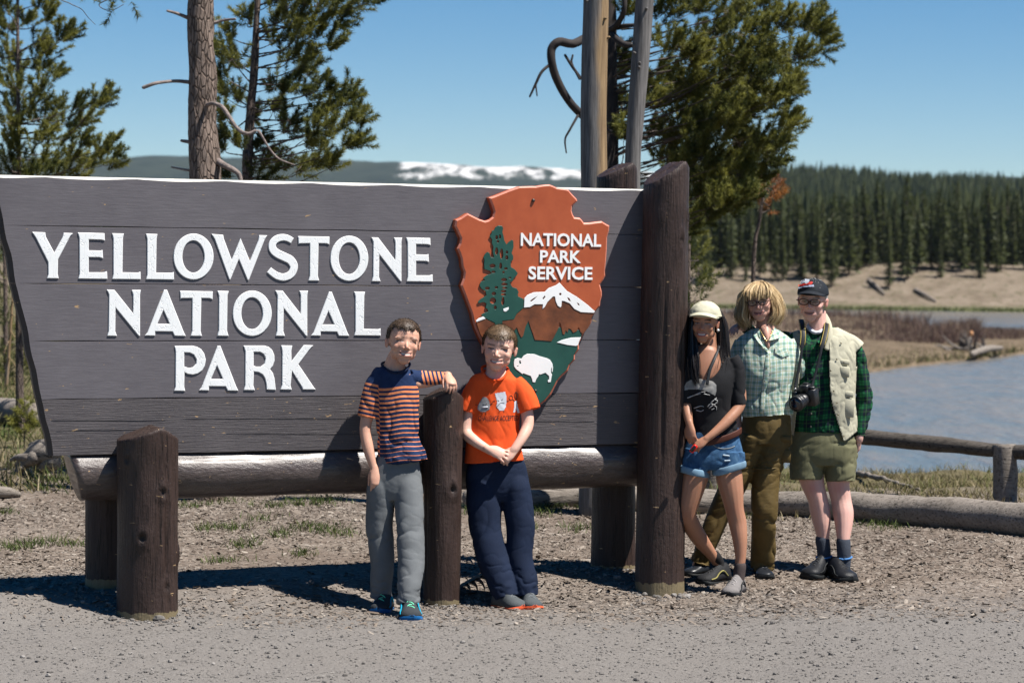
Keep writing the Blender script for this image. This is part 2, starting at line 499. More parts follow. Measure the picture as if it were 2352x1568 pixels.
# distant blue ridge with pale cliffs and snow
def ridge_z(X, Y):
    P = np.stack([X, Y, np.zeros_like(X)], -1)
    top = 318 + 40 * (fbm(P / 900, 4, 31) - .5) - 22 * ss(-700, 400, X) 
    return -30 + top * ss(4400, 6200, Y + 500 * (fbm(P / 500, 3, 33) - .5)) + 30 * (fbm(P / 180, 4, 35) - .5) * ss(4400, 5200, Y)
def m_ridge():
    g = G('distant_ridge'); P = g.geo(); x, y, z = g.sep(P)
    f = g.noise(P, .012, 6, .7)
    forest = g.ramp(f, [(.3, (.012, .02, .015)), (.7, (.035, .045, .03))])
    sn = g.noise(g.map(P, (1.0, .35, 1.0)), .016, 8, .72)
    hz = g.ramp(g.math('MULTIPLY', g.math('SUBTRACT', z, 196.0), .014, clamp=True), [(0.0, 0.0), (.5, .40), (1.0, .46)])
    xa = g.ramp(g.math('MULTIPLY', g.math('ADD', x, 620.0), .0008, clamp=True), [(.20, 0.0), (.28, 1.0), (.80, 1.0), (.9, 0.1)])
    k = g.math('ADD', g.math('MULTIPLY', g.sep(hz)[0], g.sep(xa)[0]), sn)
    snow = g.ramp(k, [(.86, 0.0), (1.0, 1.0)])
    g.set(color=g.mix(g.sep(snow)[0], forest, (.62, .61, .60)), rough=1.0, spec=.05)
    return g.m
ys = np.linspace(4200, 6600, 70); xs = np.linspace(-2600, 3200, 240)
V, F = grid(xs, ys, ridge_z)
obj('distant_ridge', V, F, m_ridge(), kind='structure')
# plain between the far bank and the ridge
V, F = grid(np.linspace(-3200, 3600, 12), np.linspace(1900, 4700, 10), lambda X, Y: np.full_like(X, -25.0))
obj('far_plain', V, F, plain('far_forest_floor', (.035, .045, .028), 1.0, .3, .01, 0), kind='structure')

# ================================================================== THE SIGN
def m_paint(name, a, b, rough=(.38, .6), grain=(1.2, 1.2, 22), wear=.0, spec=.5, groove=.35, basewear=False):
    g = G(name); P = g.obj()
    n = g.noise(P, 3.0, 5, .6); f = g.noise(g.map(P, grain), 6.0, 6, .65)
    c = g.ramp(g.math('MULTIPLY_ADD', f, .6, g.math('MULTIPLY', n, .4)), [(.3, a), (.7, b)])
    if wear > 0:
        w = g.noise(g.map(P, (1.0, 1.0, 3.2)), 16, 3, .5, .4)
        w2 = g.ramp(w, [(.735 - wear, 0.0), (.75 - wear, 1.0)])
        c = g.mix(g.sep(w2)[0], c, (.45, .30, .16))
    if basewear:
        ckn = g.noise(g.map(P, (16, 16, .55)), 2.2, 4, .6, .3); ck = g.ramp(g.math('ABSOLUTE', g.math('SUBTRACT', ckn, .5)), [(0, .10), (.022, 1.0)])
        msk = g.ramp(g.noise(P, 2.4, 3), [(.40, 0.0), (.5, 1.0)]); c = g.mix(g.sep(msk)[0], c, g.mix(1.0, c, ck, 'MULTIPLY'))
        c = g.mix(g.math('MULTIPLY', g.attr('kn'), .75, clamp=True), c, (.018, .011, .009)); at = g.attr('bw')
        w3 = g.ramp(g.math('ADD', at, g.math('MULTIPLY', g.noise(P, 22, 4), .5)), [(.99, 0.0), (1.08, .8)])
        c = g.mix(g.sep(w3)[0], c, (.26, .21, .12))
    g.set(color=c, rough=g.sep(g.ramp(n, [(.3, rough[0]), (.7, rough[1])]))[0], spec=spec)
    g.bump(g.math('ADD', f, g.math('MULTIPLY', g.noise(P, 45, 3), .3)), groove, .006)
    return g.m
M_BOARD = m_paint('brown_board_paint', (.120, .109, .120), (.170, .157, .171), (.42, .58), (1.5, 1.5, 16), wear=.01, spec=.28, groove=.2)
M_LOWB = m_paint('checked_board_paint', (.080, .071, .074), (.128, .114, .118), (.40, .60), (1.2, 1.2, 28), wear=.045, groove=.7, spec=.28)
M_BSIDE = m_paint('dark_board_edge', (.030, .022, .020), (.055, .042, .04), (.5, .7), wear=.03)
M_TOPE = plain('painted_glare_top_edge', (.62, .60, .55), .6, .25, 9, .6, .006)  # sun's glancing highlight on the top bevel, painted in as a pale colour
M_POST = m_paint('brown_post_paint', (.030, .018, .014), (.068, .042, .035), (.38, .6), (9, 9, .9), wear=.012, groove=1.6, basewear=True, spec=.3)
M_LOG = m_paint('brown_log_paint', (.045, .032, .028), (.11, .082, .074), (.33, .5), (1.0, 9, 9), wear=.03, groove=1.0, spec=.5)
_t = M_LOG.node_tree; _n = _t.nodes.new('ShaderNodeTexNoise'); _m = _t.nodes.new('ShaderNodeMapping'); _c = _t.nodes.new('ShaderNodeTexCoord'); _r = _t.nodes.new('ShaderNodeMapRange')
_t.links.new(_c.outputs['Object'], _m.inputs[0]); _m.inputs['Scale'].default_value = (1.6, 1.6, 26); _t.links.new(_m.outputs[0], _n.inputs['Vector']); _n.inputs['Scale'].default_value = 3.0; _n.inputs['Detail'].default_value = 6
_r.inputs['From Min'].default_value = .38; _r.inputs['From Max'].default_value = .66; _r.inputs['To Max'].default_value = .55; _t.links.new(_n.outputs['Fac'], _r.inputs['Value']); _t.links.new(_r.outputs[0], _t.nodes['Principled BSDF'].inputs['Coat Weight'])
if 1: M_LOG.node_tree.nodes['Principled BSDF'].inputs['Coat Roughness'].default_value = .27
M_DARK = plain('dark_crack', (.006, .005, .005), .9, .2, 8, 0)
M_WHITE = None
def m_white():
    g = G('white_sign_paint'); P = g.obj()
    n = g.noise(g.map(P, (3, 3, 1.2)), 7, 2, .4, 1.5)
    crack = g.ramp(g.math('ABSOLUTE', g.math('SUBTRACT', n, .5)), [(0, 0.0), (.018, 1.0)])
    g.set(color=g.ramp(g.noise(P, 20, 3), [(.3, (.96, .98, .97)), (.7, (1.0, 1.0, 1.0))]), rough=.45, spec=.4)
    g.bump(g.math('ADD', g.math('MULTIPLY', g.sep(crack)[0], .8), g.math('MULTIPLY', g.noise(P, 14, 3), .3)), .35, .005)
    return g.m
M_WHITE = m_white()

base0 = SP(1.0, 0.0, -.1)
sign = thing('park_sign', 'large dark brown timber entrance sign with white lettering and a red arrowhead', 'sign', tuple(base0))

# joints
zt = np.mean(SQ([0, 734, 1468], [404, 421, 436])[1])
zj = [np.mean(SQ([8, 1031], [516, 534])[1]), np.mean(SQ([36, 1049], [650, 658])[1]),
      np.mean(SQ([66, 787, 1368], [783.6, 782.6, 780])[1]), np.mean(SQ([94.6, 787, 1365], [917.6, 910.5, 902])[1])]
zb = float(SQ(120, 1046)[1])
le = np.array([SQ(x, y) for x, y in ((-14, 402), (7, 517), (23, 579), (35, 652), (54, 722), (66, 784), (81, 849), (94, 919), (111, 984), (121, 1046))])
UR = float(SQ(1478, 700)[0])
def left_u(z):
    o = np.argsort(le[:, 1]); return np.interp(z, le[o, 1], le[o, 0])
levels = [zt] + zj + [zb]
for k in range(5):
    z1, z0 = levels[k], levels[k + 1]
    gap = .0004
    z1 -= gap * (k > 0); z0 += gap
    us = np.linspace(0, 1, 60)
    # front loop with hewn edges
    zz = np.linspace(z1, z0, 9)
    sc = np.abs(np.sin(zz * 9.5)) * .005
    L = [(left_u(z) + .002 * math.sin(z * 31) + s, z) for z, s in zip(zz, sc)]
    bot = [(u, z0 + .0012 * math.sin(u * 9 + k)) for u in np.linspace(L[-1][0], UR, 26)[1:]]
    if k == 0:
        tp = [(u, z1 - .001 - .010 * abs(math.sin(u * 6.2 + .4))) for u in np.linspace(UR, L[0][0], 70)[:-1]]
    else:
        tp = [(u, z1 + .0012 * math.sin(u * 7 + k)) for u in np.linspace(UR, L[0][0], 26)[:-1]]
    L[0] = (L[0][0], L[0][1] - (.008 if k == 0 else 0))
    fr = np.array(L + bot + tp)          # counter-clockwise seen from the front
    m = len(fr)
    outer = fr.copy()
    nl = len(L)
    outer[:nl, 0] -= .026
    if k == 0: outer[nl + len(bot):, 1] += .006; outer[nl + len(bot):, 1] = z1 + .006; outer[0, 1] = z1 + .006
    V = []; mi = []
    bev = .0055
    ins = fr.copy(); ins[nl:nl + len(bot), 1] += bev * .6
    if k > 0: ins[nl + len(bot):, 1] -= bev * .6
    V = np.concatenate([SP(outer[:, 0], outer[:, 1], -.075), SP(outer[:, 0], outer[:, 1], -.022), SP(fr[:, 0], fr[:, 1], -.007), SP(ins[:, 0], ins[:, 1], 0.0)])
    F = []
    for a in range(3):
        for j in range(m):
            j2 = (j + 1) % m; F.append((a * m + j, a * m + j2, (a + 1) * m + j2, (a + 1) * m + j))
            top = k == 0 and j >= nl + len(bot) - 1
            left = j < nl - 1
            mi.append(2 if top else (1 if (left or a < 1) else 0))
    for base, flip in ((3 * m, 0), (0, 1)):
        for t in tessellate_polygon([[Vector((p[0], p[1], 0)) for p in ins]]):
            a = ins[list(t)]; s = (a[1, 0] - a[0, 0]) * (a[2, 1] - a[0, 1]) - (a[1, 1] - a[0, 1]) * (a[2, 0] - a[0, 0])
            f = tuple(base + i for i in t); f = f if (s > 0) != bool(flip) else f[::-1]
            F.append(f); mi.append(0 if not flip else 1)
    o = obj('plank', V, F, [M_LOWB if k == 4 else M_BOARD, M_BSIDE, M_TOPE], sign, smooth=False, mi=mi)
    if k == 4: o['label'] = 'lowest plank with long horizontal checks and chipped paint'
# long checks in the lowest plank (recessed dark slivers set 1 mm proud, irregular)
cr = []
for (xa, xb, y, w) in ((118, 380, 966, 1.0), (130, 330, 991, 1.0), (420, 800, 962, .7), (520, 880, 996, .8), (1180, 1365, 932, .8), (1210, 1365, 968, .6), (1240, 1360, 950, .5)):
    q = np.linspace(xa, xb, 16); yy = y + np.cumsum(rng.normal(0, .35, 16)); u, z = SQ(q, yy)
    h = w * .0016 * np.sin(np.linspace(.1, math.pi - .1, 16))
    loop = np.concatenate([np.stack([u, z - h], 1), np.stack([u, z + h], 1)[::-1]])
    cr.append(plate([loop], .0, .0012))
V, F = join(cr); o = obj('plank_check', V, F, M_DARK, sign, smooth=False); o['kind'] = 'stuff'

# ---------------------------------------------------------------- letters
def ell(cx, cy, rx, ry, n=28, sq=2.0):
    a = np.linspace(0, 2 * math.pi, n, endpoint=False)
    c, s = np.cos(a), np.sin(a)
    return np.stack([cx + rx * np.sign(c) * abs(c) ** (2 / sq), cy + ry * np.sign(s) * abs(s) ** (2 / sq)], 1)
def stroke(P, w):
    P = crom(np.array(P, float), 5); t = unit(np.gradient(P, axis=0)); nrm = np.stack([-t[:, 1], t[:, 0]], 1)
    w = np.interp(np.linspace(0, 1, len(P)), np.linspace(0, 1, len(w)), w)[:, None]
    return np.concatenate([P + nrm * w, (P - nrm * w)[::-1]])
GL = {
 'Y': [[(66, 62), (212, 66), (220, 118), (313, 292), (402, 128), (418, 72), (522, 76), (490, 112), (355, 370), (352, 530), (362, 580), (232, 578), (245, 535), (244, 395), (105, 120)]],
 'E': [[(576, 68), (874, 76), (878, 158), (840, 148), (698, 144), (698, 266), (830, 270), (852, 262), (858, 356), (820, 344), (698, 342), (698, 512), (870, 512), (902, 500), (906, 586), (582, 582), (594, 530), (592, 125)]],
 'L': [[(958, 76), (1090, 80), (1080, 130), (1074, 512), (1250, 515), (1276, 504), (1278, 590), (960, 586), (972, 535), (972, 130)]],
 'O': [ell(1868, 336, 223, 256, 44), ell(1866, 336, 122, 180, 36)],
 'W': [[(-127, 79), (-5, 90), (2, 130), (84, 350), (176, 122), (275, 362), (362, 150), (372, 92), (458, 94), (430, 140), (262, 568), (248, 555), (160, 342), (70, 558), (58, 555), (-95, 130)]],
 'S': [stroke([(722, 156), (670, 128), (615, 121), (560, 135), (520, 170), (508, 212), (525, 255), (570, 290), (640, 322), (700, 352), (732, 395), (738, 435), (715, 490), (672, 520), (620, 530), (560, 515), (512, 485), (475, 455)], [30, 34, 38, 41, 43, 43, 41, 38, 36, 32])],
 'T': [[(782, 102), (1112, 108), (1110, 190), (1080, 178), (997, 176), (990, 520), (1003, 570), (890, 568), (903, 520), (905, 176), (800, 178), (786, 186)]],
 'N': [[(1552, 114), (1625, 118), (1803, 352), (1802, 160), (1790, 118), (1876, 118), (1868, 165), (1868, 576), (1855, 574), (1635, 290), (1632, 530), (1648, 576), (1556, 574), (1568, 525), (1572, 160)]],
 'A': [[(520, 48), (545, 48), (680, 385), (697, 418), (606, 416), (590, 382), (448, 380), (448, 416), (366, 414), (385, 390)], [(516, 208), (568, 322), (466, 322)]],
 'I': [[(954, 52), (1046, 54), (1036, 90), (1032, 375), (1044, 418), (952, 416), (964, 375), (966, 90)]],
 'P': [[(606, 500), (750, 498), (785, 505), (820, 524), (846, 560), (859, 612), (850, 660), (830, 696), (795, 720), (755, 730), (715, 725), (686, 710), (684, 830), (692, 862), (602, 860), (612, 830), (614, 540)],
       [(684, 550), (730, 552), (762, 568), (783, 605), (780, 642), (755, 670), (720, 678), (684, 664)]],
 'R': [[(1166, 498), (1330, 498), (1370, 508), (1400, 535), (1416, 575), (1418, 620), (1404, 662), (1382, 690), (1405, 720), (1418, 765), (1428, 856), (1354, 852), (1350, 800), (1340, 760), (1322, 730), (1290, 712), (1250, 706), (1246, 820), (1258, 858), (1168, 856), (1178, 820), (1180, 540)],
       [(1248, 548), (1300, 548), (1330, 565), (1345, 600), (1335, 645), (1305, 668), (1270, 668), (1248, 662)]],
 'K': [[(1472, 494), (1562, 496), (1554, 540), (1556, 622), (1655, 492), (1732, 494), (1700, 530), (1612, 648), (1738, 835), (1752, 852), (1648, 852), (1640, 830), (1560, 700), (1548, 820), (1558, 854), (1466, 852), (1478, 815), (1480, 540)]],
}
CR = {'A': (100, 860, .34014), 'B': (850, 860, .36139), 'C': (380, 1080, .46769)}
def cv(cr_, P):
    x0, y0, s = CR[cr_]; P = np.asarray(P, float)
    return np.stack([(x0 + P[:, 0] * s) * .604938, (y0 + P[:, 1] * s) * .604938], 1)
LET = [('Y', 'A', 66, 62, 522, 580), ('E', 'A', 576, 68, 906, 586), ('L', 'A', 958, 76, 1278, 590), ('L', 'A', 1336, 82, 1650, 593), ('O', 'A', 1644, 80, 2092, 592),
       ('W', 'B', -127, 79, 458, 568), ('S', 'B', 456, 80, 780, 570), ('T', 'B', 782, 102, 1112, 570), ('O', 'B', 1120, 98, 1520, 572), ('N', 'B', 1552, 114, 1876, 577), ('E', 'B', 1918, 116, 2198, 580),
       ('N', 'C', 56, 42, 332, 418), ('A', 'C', 366, 44, 697, 418), ('T', 'C', 650, 52, 916, 418), ('I', 'C', 952, 52, 1046, 418), ('O', 'C', 1078, 50, 1395, 418), ('N', 'C', 1424, 48, 1690, 418), ('A', 'C', 1716, 60, 2024, 418), ('L', 'C', 2064, 58, 2280, 416),
       ('P', 'C', 602, 498, 860, 864), ('A', 'C', 806, 498, 1124, 862), ('R', 'C', 1166, 496, 1428, 858), ('K', 'C', 1466, 492, 1752, 854)]
for ch, c_, x0, y0, x1, y1 in LET:
    lp = [np.asarray(l, float) for l in GL[ch]]
    a = np.concatenate(lp); mn = a.min(0); mx = a.max(0)
    out = []
    for l in lp:
        q = (l - mn) / (mx - mn) * (np.array([x1, y1]) - (x0, y0)) + (x0, y0)
        d = cv(c_, q); u, z = SQ(d[:, 0], d[:, 1], .008); out.append(np.stack([u, z], 1))
    V, F = plate(out, -.001, .0065, .003)
    o = obj('letter', V, F, M_WHITE, sign, smooth=False)
    o['label'] = 'white raised letter ' + ch

# ---------------------------------------------------------------- arrowhead emblem
def cP(P): P = np.asarray(P, float); return np.stack([(1700 + P[:, 0] * .28058) * .604938, (680 + P[:, 1] * .28058) * .604938], 1)
def cQ(P): P = np.asarray(P, float); return np.stack([(1740 + P[:, 0] * .35067) * .604938, (1050 + P[:, 1] * .35067) * .604938], 1)
NA = .052
def to_uz(D, n=NA): u, z = SQ(D[:, 0], D[:, 1], n); return np.stack([u, z], 1)
red = m_paint('arrowhead_red_paint', (.40, .075, .022), (.50, .105, .032), (.35, .5), (2, 2, 2), groove=.1)
grn = m_paint('emblem_green_paint', (.006, .060, .045), (.010, .085, .062), (.4, .55), (2, 2, 2), groove=.1)
brn = plain('emblem_rusty_brown', (.17, .052, .018), .5, .6, 7, .3)
wht = plain('emblem_white_paint', (.97, .99, .98), .45, .04, 8, .1)
rimm = plain('emblem_pink_edge', (.62, .22, .15), .4, .2, 12, .2)
outl = np.concatenate([
 cP([(560, 250), (640, 225), (750, 180), (880, 130), (970, 100), (1100, 95), (1200, 95), (1290, 78), (1380, 72), (1430, 90), (1480, 115), (1600, 130), (1640, 145), (1690, 205), (1750, 265), (1762, 300), (1720, 335), (1690, 370), (1685, 430), (1700, 480), (1720, 515), (1795, 525), (1820, 550), (1850, 590), (1920, 590), (2000, 578), (2090, 568), (2140, 600), (2195, 630), (2190, 700), (2165, 790), (2160, 950), (2150, 1100), (2135, 1250), (2140, 1310), (2110, 1370), (2068, 1430)]),
 cQ([(1560, 160), (1562, 210), (1545, 270), (1540, 320), (1490, 380), (1450, 440), (1445, 500), (1410, 560), (1375, 600), (1345, 660), (1310, 730), (1315, 790), (1270, 850), (1270, 900), (1215, 960), (1195, 1020), (1130, 1080), (1085, 1130), (1045, 1210), (1010, 1280), (950, 1350), (880, 1400), (840, 1425), (780, 1400), (700, 1310), (620, 1200), (500, 1060), (400, 930), (330, 830), (265, 730), (225, 650), (190, 570), (165, 500), (145, 400), (100, 280), (60, 170), (30, 95)]),
 cP([(215, 1340), (225, 1260), (195, 1180), (185, 1080), (160, 1000), (130, 940), (165, 870), (175, 800), (130, 700), (98, 640), (110, 550), (180, 520), (270, 460), (340, 495), (430, 540), (510, 565), (560, 550), (610, 510), (627, 440), (610, 380), (580, 300)])])
emb_base = SP(0, 0, 0)
V, F = plate([to_uz(outl)], .0, NA, .010)
nf = len(F)
emblem = obj('arrowhead_emblem', V, F, [red, rimm], sign, smooth=False)
emblem['label'] = 'red arrowhead emblem with tree, mountain and white bison'
m = len(outl); mi = np.zeros(nf, int)
for j in range(m):
    mi[m + j] = 1                       # chamfer: pale worn edge
emblem.data.polygons.foreach_set('material_index', mi.astype(np.int32))
def epiece(name, loops, n, th, mat, conv=None, bev=.0012):
    V, F = plate([to_uz(l, NA) for l in loops], n, n + th, bev)
    return obj(name, V, F, mat, emblem, smooth=False)
epiece('green_field', [cQ([(215, 520), (400, 430), (610, 440), (900, 520), (1340, 585), (1330, 650), (1290, 730), (1290, 785), (1250, 845), (1248, 890), (1195, 950), (1175, 1005), (1110, 1065), (1065, 1120), (1025, 1200), (990, 1265), (935, 1330), (870, 1380), (835, 1400), (785, 1375), (715, 1290), (640, 1190), (520, 1045), (420, 915), (350, 815), (290, 725), (250, 650), (222, 590)])], NA + .0005, .003, grn)
epiece('mountain', [cQ([(472, 480), (600, 462), (625, 410), (700, 345), (900, 280), (1040, 210), (1120, 240), (1300, 380), (1472, 392), (1436, 450), (1430, 500), (1400, 552), (1362, 600), (1345, 628), (1320, 600), (1300, 545), (1280, 590), (1240, 610), (1215, 570), (1190, 560), (1180, 605), (1160, 580), (1145, 628), (1125, 620), (1110, 540), (1095, 490), (1080, 560), (1030, 660), (1005, 700), (900, 690), (825, 685), (800, 610), (775, 540), (755, 480), (725, 540), (700, 640), (680, 662), (655, 620), (630, 550), (600, 585), (540, 560), (472, 545)])], NA + .0036, .003, brn)
epiece('mountain', [cQ([(192, 495), (300, 462), (400, 510), (380, 560), (290, 600), (262, 668), (228, 610)])], NA + .0036, .003, brn)
epiece('tree', [np.concatenate([
  cP([(640, 650), (680, 628), (730, 635), (745, 665), (735, 720), (750, 770), (760, 830), (790, 885), (820, 850), (860, 822), (882, 835), (885, 920), (860, 1000), (880, 1040), (880, 1090), (845, 1120), (850, 1190), (900, 1220), (942, 1270), (930, 1300), (890, 1340), (870, 1380), (830, 1400), (870, 1460), (930, 1480), (955, 1530)]),
  cQ([(640, 190), (645, 215), (690, 235), (705, 240), (700, 340), (625, 405), (600, 462), (472, 478), (470, 560), (400, 560), (390, 500), (310, 460), (240, 415), (270, 395), (320, 380), (310, 350), (290, 340), (300, 290), (270, 275), (215, 290), (208, 270), (240, 240), (300, 205), (290, 160), (245, 130), (225, 95)]),
  cP([(440, 1390), (500, 1370), (470, 1340), (520, 1300), (590, 1280), (560, 1240), (490, 1220), (485, 1150), (490, 1090), (475, 1060), (500, 1010), (530, 985), (560, 1000), (580, 1060), (620, 1060), (600, 980), (610, 920), (590, 860), (595, 820), (560, 775), (585, 740), (590, 700), (620, 690)])])]
  + [cP(ell(*e, 10)) for e in ((655, 790, 18, 30), (700, 780, 14, 30), (672, 845, 18, 18), (655, 975, 20, 50), (722, 1010, 22, 70), (795, 990, 16, 22), (792, 1062, 20, 30), (600, 1175, 40, 28), (710, 1175, 18, 45), (780, 1212, 24, 18), (748, 1262, 16, 16), (612, 1256, 30, 16), (755, 1362, 40, 24), (760, 1424, 45, 20), (765, 1475, 36, 14), (835, 1335, 20, 11), (530, 1478, 32, 22), (652, 1466, 24, 18))]
  + [cQ(ell(*e, 10)) for e in ((380, 185, 24, 20), (485, 160, 30, 16), (485, 195, 28, 14), (478, 265, 16, 45), (370, 262, 34, 34), (395, 335, 16, 22))],
  NA + .0042, .004, grn)
epiece('snow', [cQ([(710, 235), (740, 200), (810, 170), (930, 165), (970, 125), (1050, 95), (1090, 65), (1130, 110), (1170, 155), (1280, 220), (1400, 310), (1475, 378), (1460, 392), (1320, 385), (1250, 350), (1200, 290), (1140, 265), (1115, 262), (1110, 320), (1100, 335), (1070, 315), (1050, 270), (1040, 215), (1020, 215), (960, 275), (930, 330), (905, 350), (910, 300), (820, 300), (770, 330), (705, 335)]),
  cQ([(770, 265), (800, 240), (855, 208), (820, 245), (785, 272)]), cQ([(905, 238), (930, 205), (938, 220), (915, 248)]), cQ(ell(1098, 190, 13, 14, 8)), cQ([(1172, 225), (1195, 232), (1215, 272), (1190, 260)]), cQ([(1278, 282), (1298, 290), (1308, 315), (1290, 308)])], NA + .0070, .003, wht)
epiece('snow', [cQ([(185, 475), (215, 450), (265, 432), (290, 455), (235, 475), (192, 492)])], NA + .0070, .003, wht)
epiece('lake', [cQ([(1065, 712), (1120, 685), (1220, 660), (1325, 657), (1305, 700), (1292, 742), (1270, 750), (1180, 740)])], NA + .0036, .003, wht)
epiece('white_spot', [cQ([(480, 350), (540, 330), (540, 355), (510, 380), (485, 375)])], NA + .0085, .002, wht)
epiece('bison', [cQ([(597, 930), (605, 895), (640, 878), (680, 888), (705, 855), (745, 835), (820, 838), (880, 862), (950, 880), (990, 900), (1015, 940), (1022, 980), (1018, 1030), (1008, 1030), (1010, 975), (1000, 1000), (1000, 1040), (1012, 1060), (1005, 1090), (998, 1140), (968, 1144), (965, 1125), (980, 1110), (978, 1075), (940, 1040), (885, 1060), (870, 1055), (862, 1080), (840, 1110), (828, 1145), (800, 1140), (795, 1110), (780, 1075), (740, 1060), (700, 1045), (690, 1055), (660, 1030), (620, 1000), (600, 970)]),
  cQ([(660, 905), (668, 906), (677, 940), (662, 948), (654, 925)]), cQ([(630, 968), (645, 962), (648, 972), (635, 976)])], NA + .0036, .003, wht)
for (px, py) in ((1155, 290),):
    D = cP([(px, py)])[0]; u, z = SQ(D[0], D[1], NA)
    V, F = ball(SP(u, z, NA + .003), (.011, .011, .011), nu=10, nv=6); obj('bolt', V, F, plain('bolt_steel', (.10, .085, .075), .5, .3, 30, 0, metal=.6), emblem)
D = cQ([(832, 1235)])[0]; u, z = SQ(D[0], D[1], NA)
V, F = ball(SP(u, z, NA + .005), (.010, .010, .010), nu=10, nv=6); obj('bolt', V, F, bpy.data.materials['bolt_steel'], emblem)

# text -> mesh helper (built-in font)
def text_tris(s, size=1.0, off=0.0, spacing=1.0):
    cu = bpy.data.curves.new('t', 'FONT'); cu.body = s; cu.size = size; cu.offset = off; cu.space_character = spacing; cu.resolution_u = 3
    cu.align_x = 'LEFT'
    o = bpy.data.objects.new('t', cu); COL.objects.link(o)
    dg = bpy.context.evaluated_depsgraph_get(); dg.update()
    me = o.evaluated_get(dg).to_mesh()
    V = np.array([v.co[:] for v in me.vertices]); me.calc_loop_triangles()
    F = [tuple(t.vertices) for t in me.loop_triangles]
    o.evaluated_get(dg).to_mesh_clear(); bpy.data.objects.remove(o); bpy.data.curves.remove(cu)
    return V[:, :2], F
def slab(V2, F, place, n0, n1):
    """2-D triangles -> solid lettering"""
    e = {}
    T = []
    for f in F:
        a, b, c = (V2[i] for i in f)
        if (b[0] - a[0]) * (c[1] - a[1]) - (b[1] - a[1]) * (c[0] - a[0]) < 0: f = f[::-1]
        T.append(f)
        for i in range(3): e[(f[i], f[(i + 1) % 3])] = 1
    n = len(V2); out = [tuple(i + n for i in f) for f in T]
    for (a, b) in e:
        if (b, a) not in e: out.append((a, b, b + n, a + n))
    V = np.concatenate([place(V2[:, 0], V2[:, 1], n0), place(V2[:, 0], V2[:, 1], n1)])
    return V, out
for s, (xa, ya, xb, yb) in (('NATIONAL', (984, 742, 2072, 905)), ('PARK', (1244, 968, 1800, 1130)), ('SERVICE', (1088, 1188, 1955, 1358))):
    V2, F = text_tris(s, 1.0, .022, 1.0)
    mn = V2.min(0); mx = V2.max(0)
    A = to_uz(cP([(xa, yb)]))[0]; B = to_uz(cP([(xb, ya)]))[0]
    V2 = A + (V2 - mn) / (mx - mn) * (B - A)
    V, F = slab(V2, F, SP, NA - .001, NA + .006)
    obj('lettering', V, F, wht, emblem, smooth=False)

# ---------------------------------------------------------------- posts and beam
def post(name, base, r, ztop, zdrop_l, zdrop_r, peak=.0, lean=(0, 0), seed=0, knots=(), rt=None, cracks=5):
    """round timber with a ridged top; lateral axis follows the sign. ztop world height of the ridge"""
    rg = np.random.default_rng(seed); nt_, nz = 84, 72
    base = np.asarray(base, float); th = np.linspace(0, 2 * math.pi, nt_, endpoint=False)
    rt = rt or r
    def prof(t, a):
        P = np.stack([np.cos(a) * 1.2 + seed * 3.1, np.sin(a) * 1.2, t * 2.2], -1)
        R = (r + (rt - r) * t) * (1 + .07 * (fbm(P, 3, seed) - .5) * 2 * .8)
        return R
    H = ztop - base[2]
    def roof(l):        # l = lateral / r
        l = l - peak
        return np.where(l < 0, -l * zdrop_l / (1 + peak), l * zdrop_r / max(1 - peak, .15))
    V = []; bw = []; kn = []
    ck = rg.integers(0, nt_, cracks); ckz = rg.random(cracks) * .5 + .1; ckl = rg.random(cracks) * .6 + .3
    # columns start below the ground
    for iz in range(nz + 1):
        t = iz / nz
        R = prof(np.full(nt_, t), th); kk = np.zeros(nt_)
        for c_, z0_, l_ in zip(ck, ckz, ckl):
            if z0_ < t < z0_ + l_: R[int(c_)] -= .012 * math.sin((t - z0_) / l_ * math.pi) ** .5
        for (ka, kt, kr, kd) in knots:
            d2 = ((((th - ka + math.pi) % (2 * math.pi)) - math.pi) * r / kr) ** 2 + ((t - kt) * H / (kr * 1.3)) ** 2
            R = R + kd * np.exp(-d2) - kd * 1.9 * np.exp(-d2 * 5); kk = kk + np.exp(-d2 * 2.2)
        lat = R * np.cos(th) / r
        zt_ = H - roof(np.clip(lat, -1.05, 1.05))
        zb_ = -.12
        z = zb_ + (zt_ - zb_) * t
        fl = 1 + .05 * np.exp(-t * 14)
        p = base + SU * (R * fl * np.cos(th))[:, None] + SN * (R * fl * np.sin(th))[:, None]
        p[:, 2] = base[2] + z; p[:, 0] += lean[0] * z; p[:, 1] += lean[1] * z
        V.append(p); kn.append(kk); bw.append(1 - np.clip(z / .09, 0, 1) * .9 + 0.0 * z)
    top = V[-1].copy(); rings = 8
    cen = base + np.array([lean[0] * H, lean[1] * H, 0])
    for k in range(1, rings + 1):
        f = 1 - k / rings - .0
        if k == 1: f = .965
        R = prof(np.full(nt_, 1.0), th) * f; lat = R * np.cos(th) / r
        p = cen + SU * (R * np.cos(th))[:, None] + SN * (R * np.sin(th))[:, None]
        p[:, 2] = base[2] + H - roof(lat) + (.004 if k < rings else 0) + rg.normal(0, .0012, nt_)
        V.append(p); kn.append(np.zeros(nt_)); bw.append(np.zeros(nt_))
    n = len(V); V = np.concatenate(V); bw = np.concatenate(bw)
    i, j = np.meshgrid(np.arange(n - 1), np.arange(nt_), indexing='ij'); j2 = (j + 1) % nt_
    F = np.stack([(i * nt_ + j).ravel(), ((i + 1) * nt_ + j).ravel(), ((i + 1) * nt_ + j2).ravel(), (i * nt_ + j2).ravel()], 1)
    return obj(name, V, F, M_POST, sign, attrs={'bw': bw, 'kn': np.concatenate(kn)})
def on_sign(x, y, n):
    u, z = SQ(x, y, n); return SP(u, z, n), float(z)
def px2m(x, n=0.0):
    u, _ = SQ(x, 800, n); P = SP(u, 1, n); return (P[1]) / FPX
NP = .135
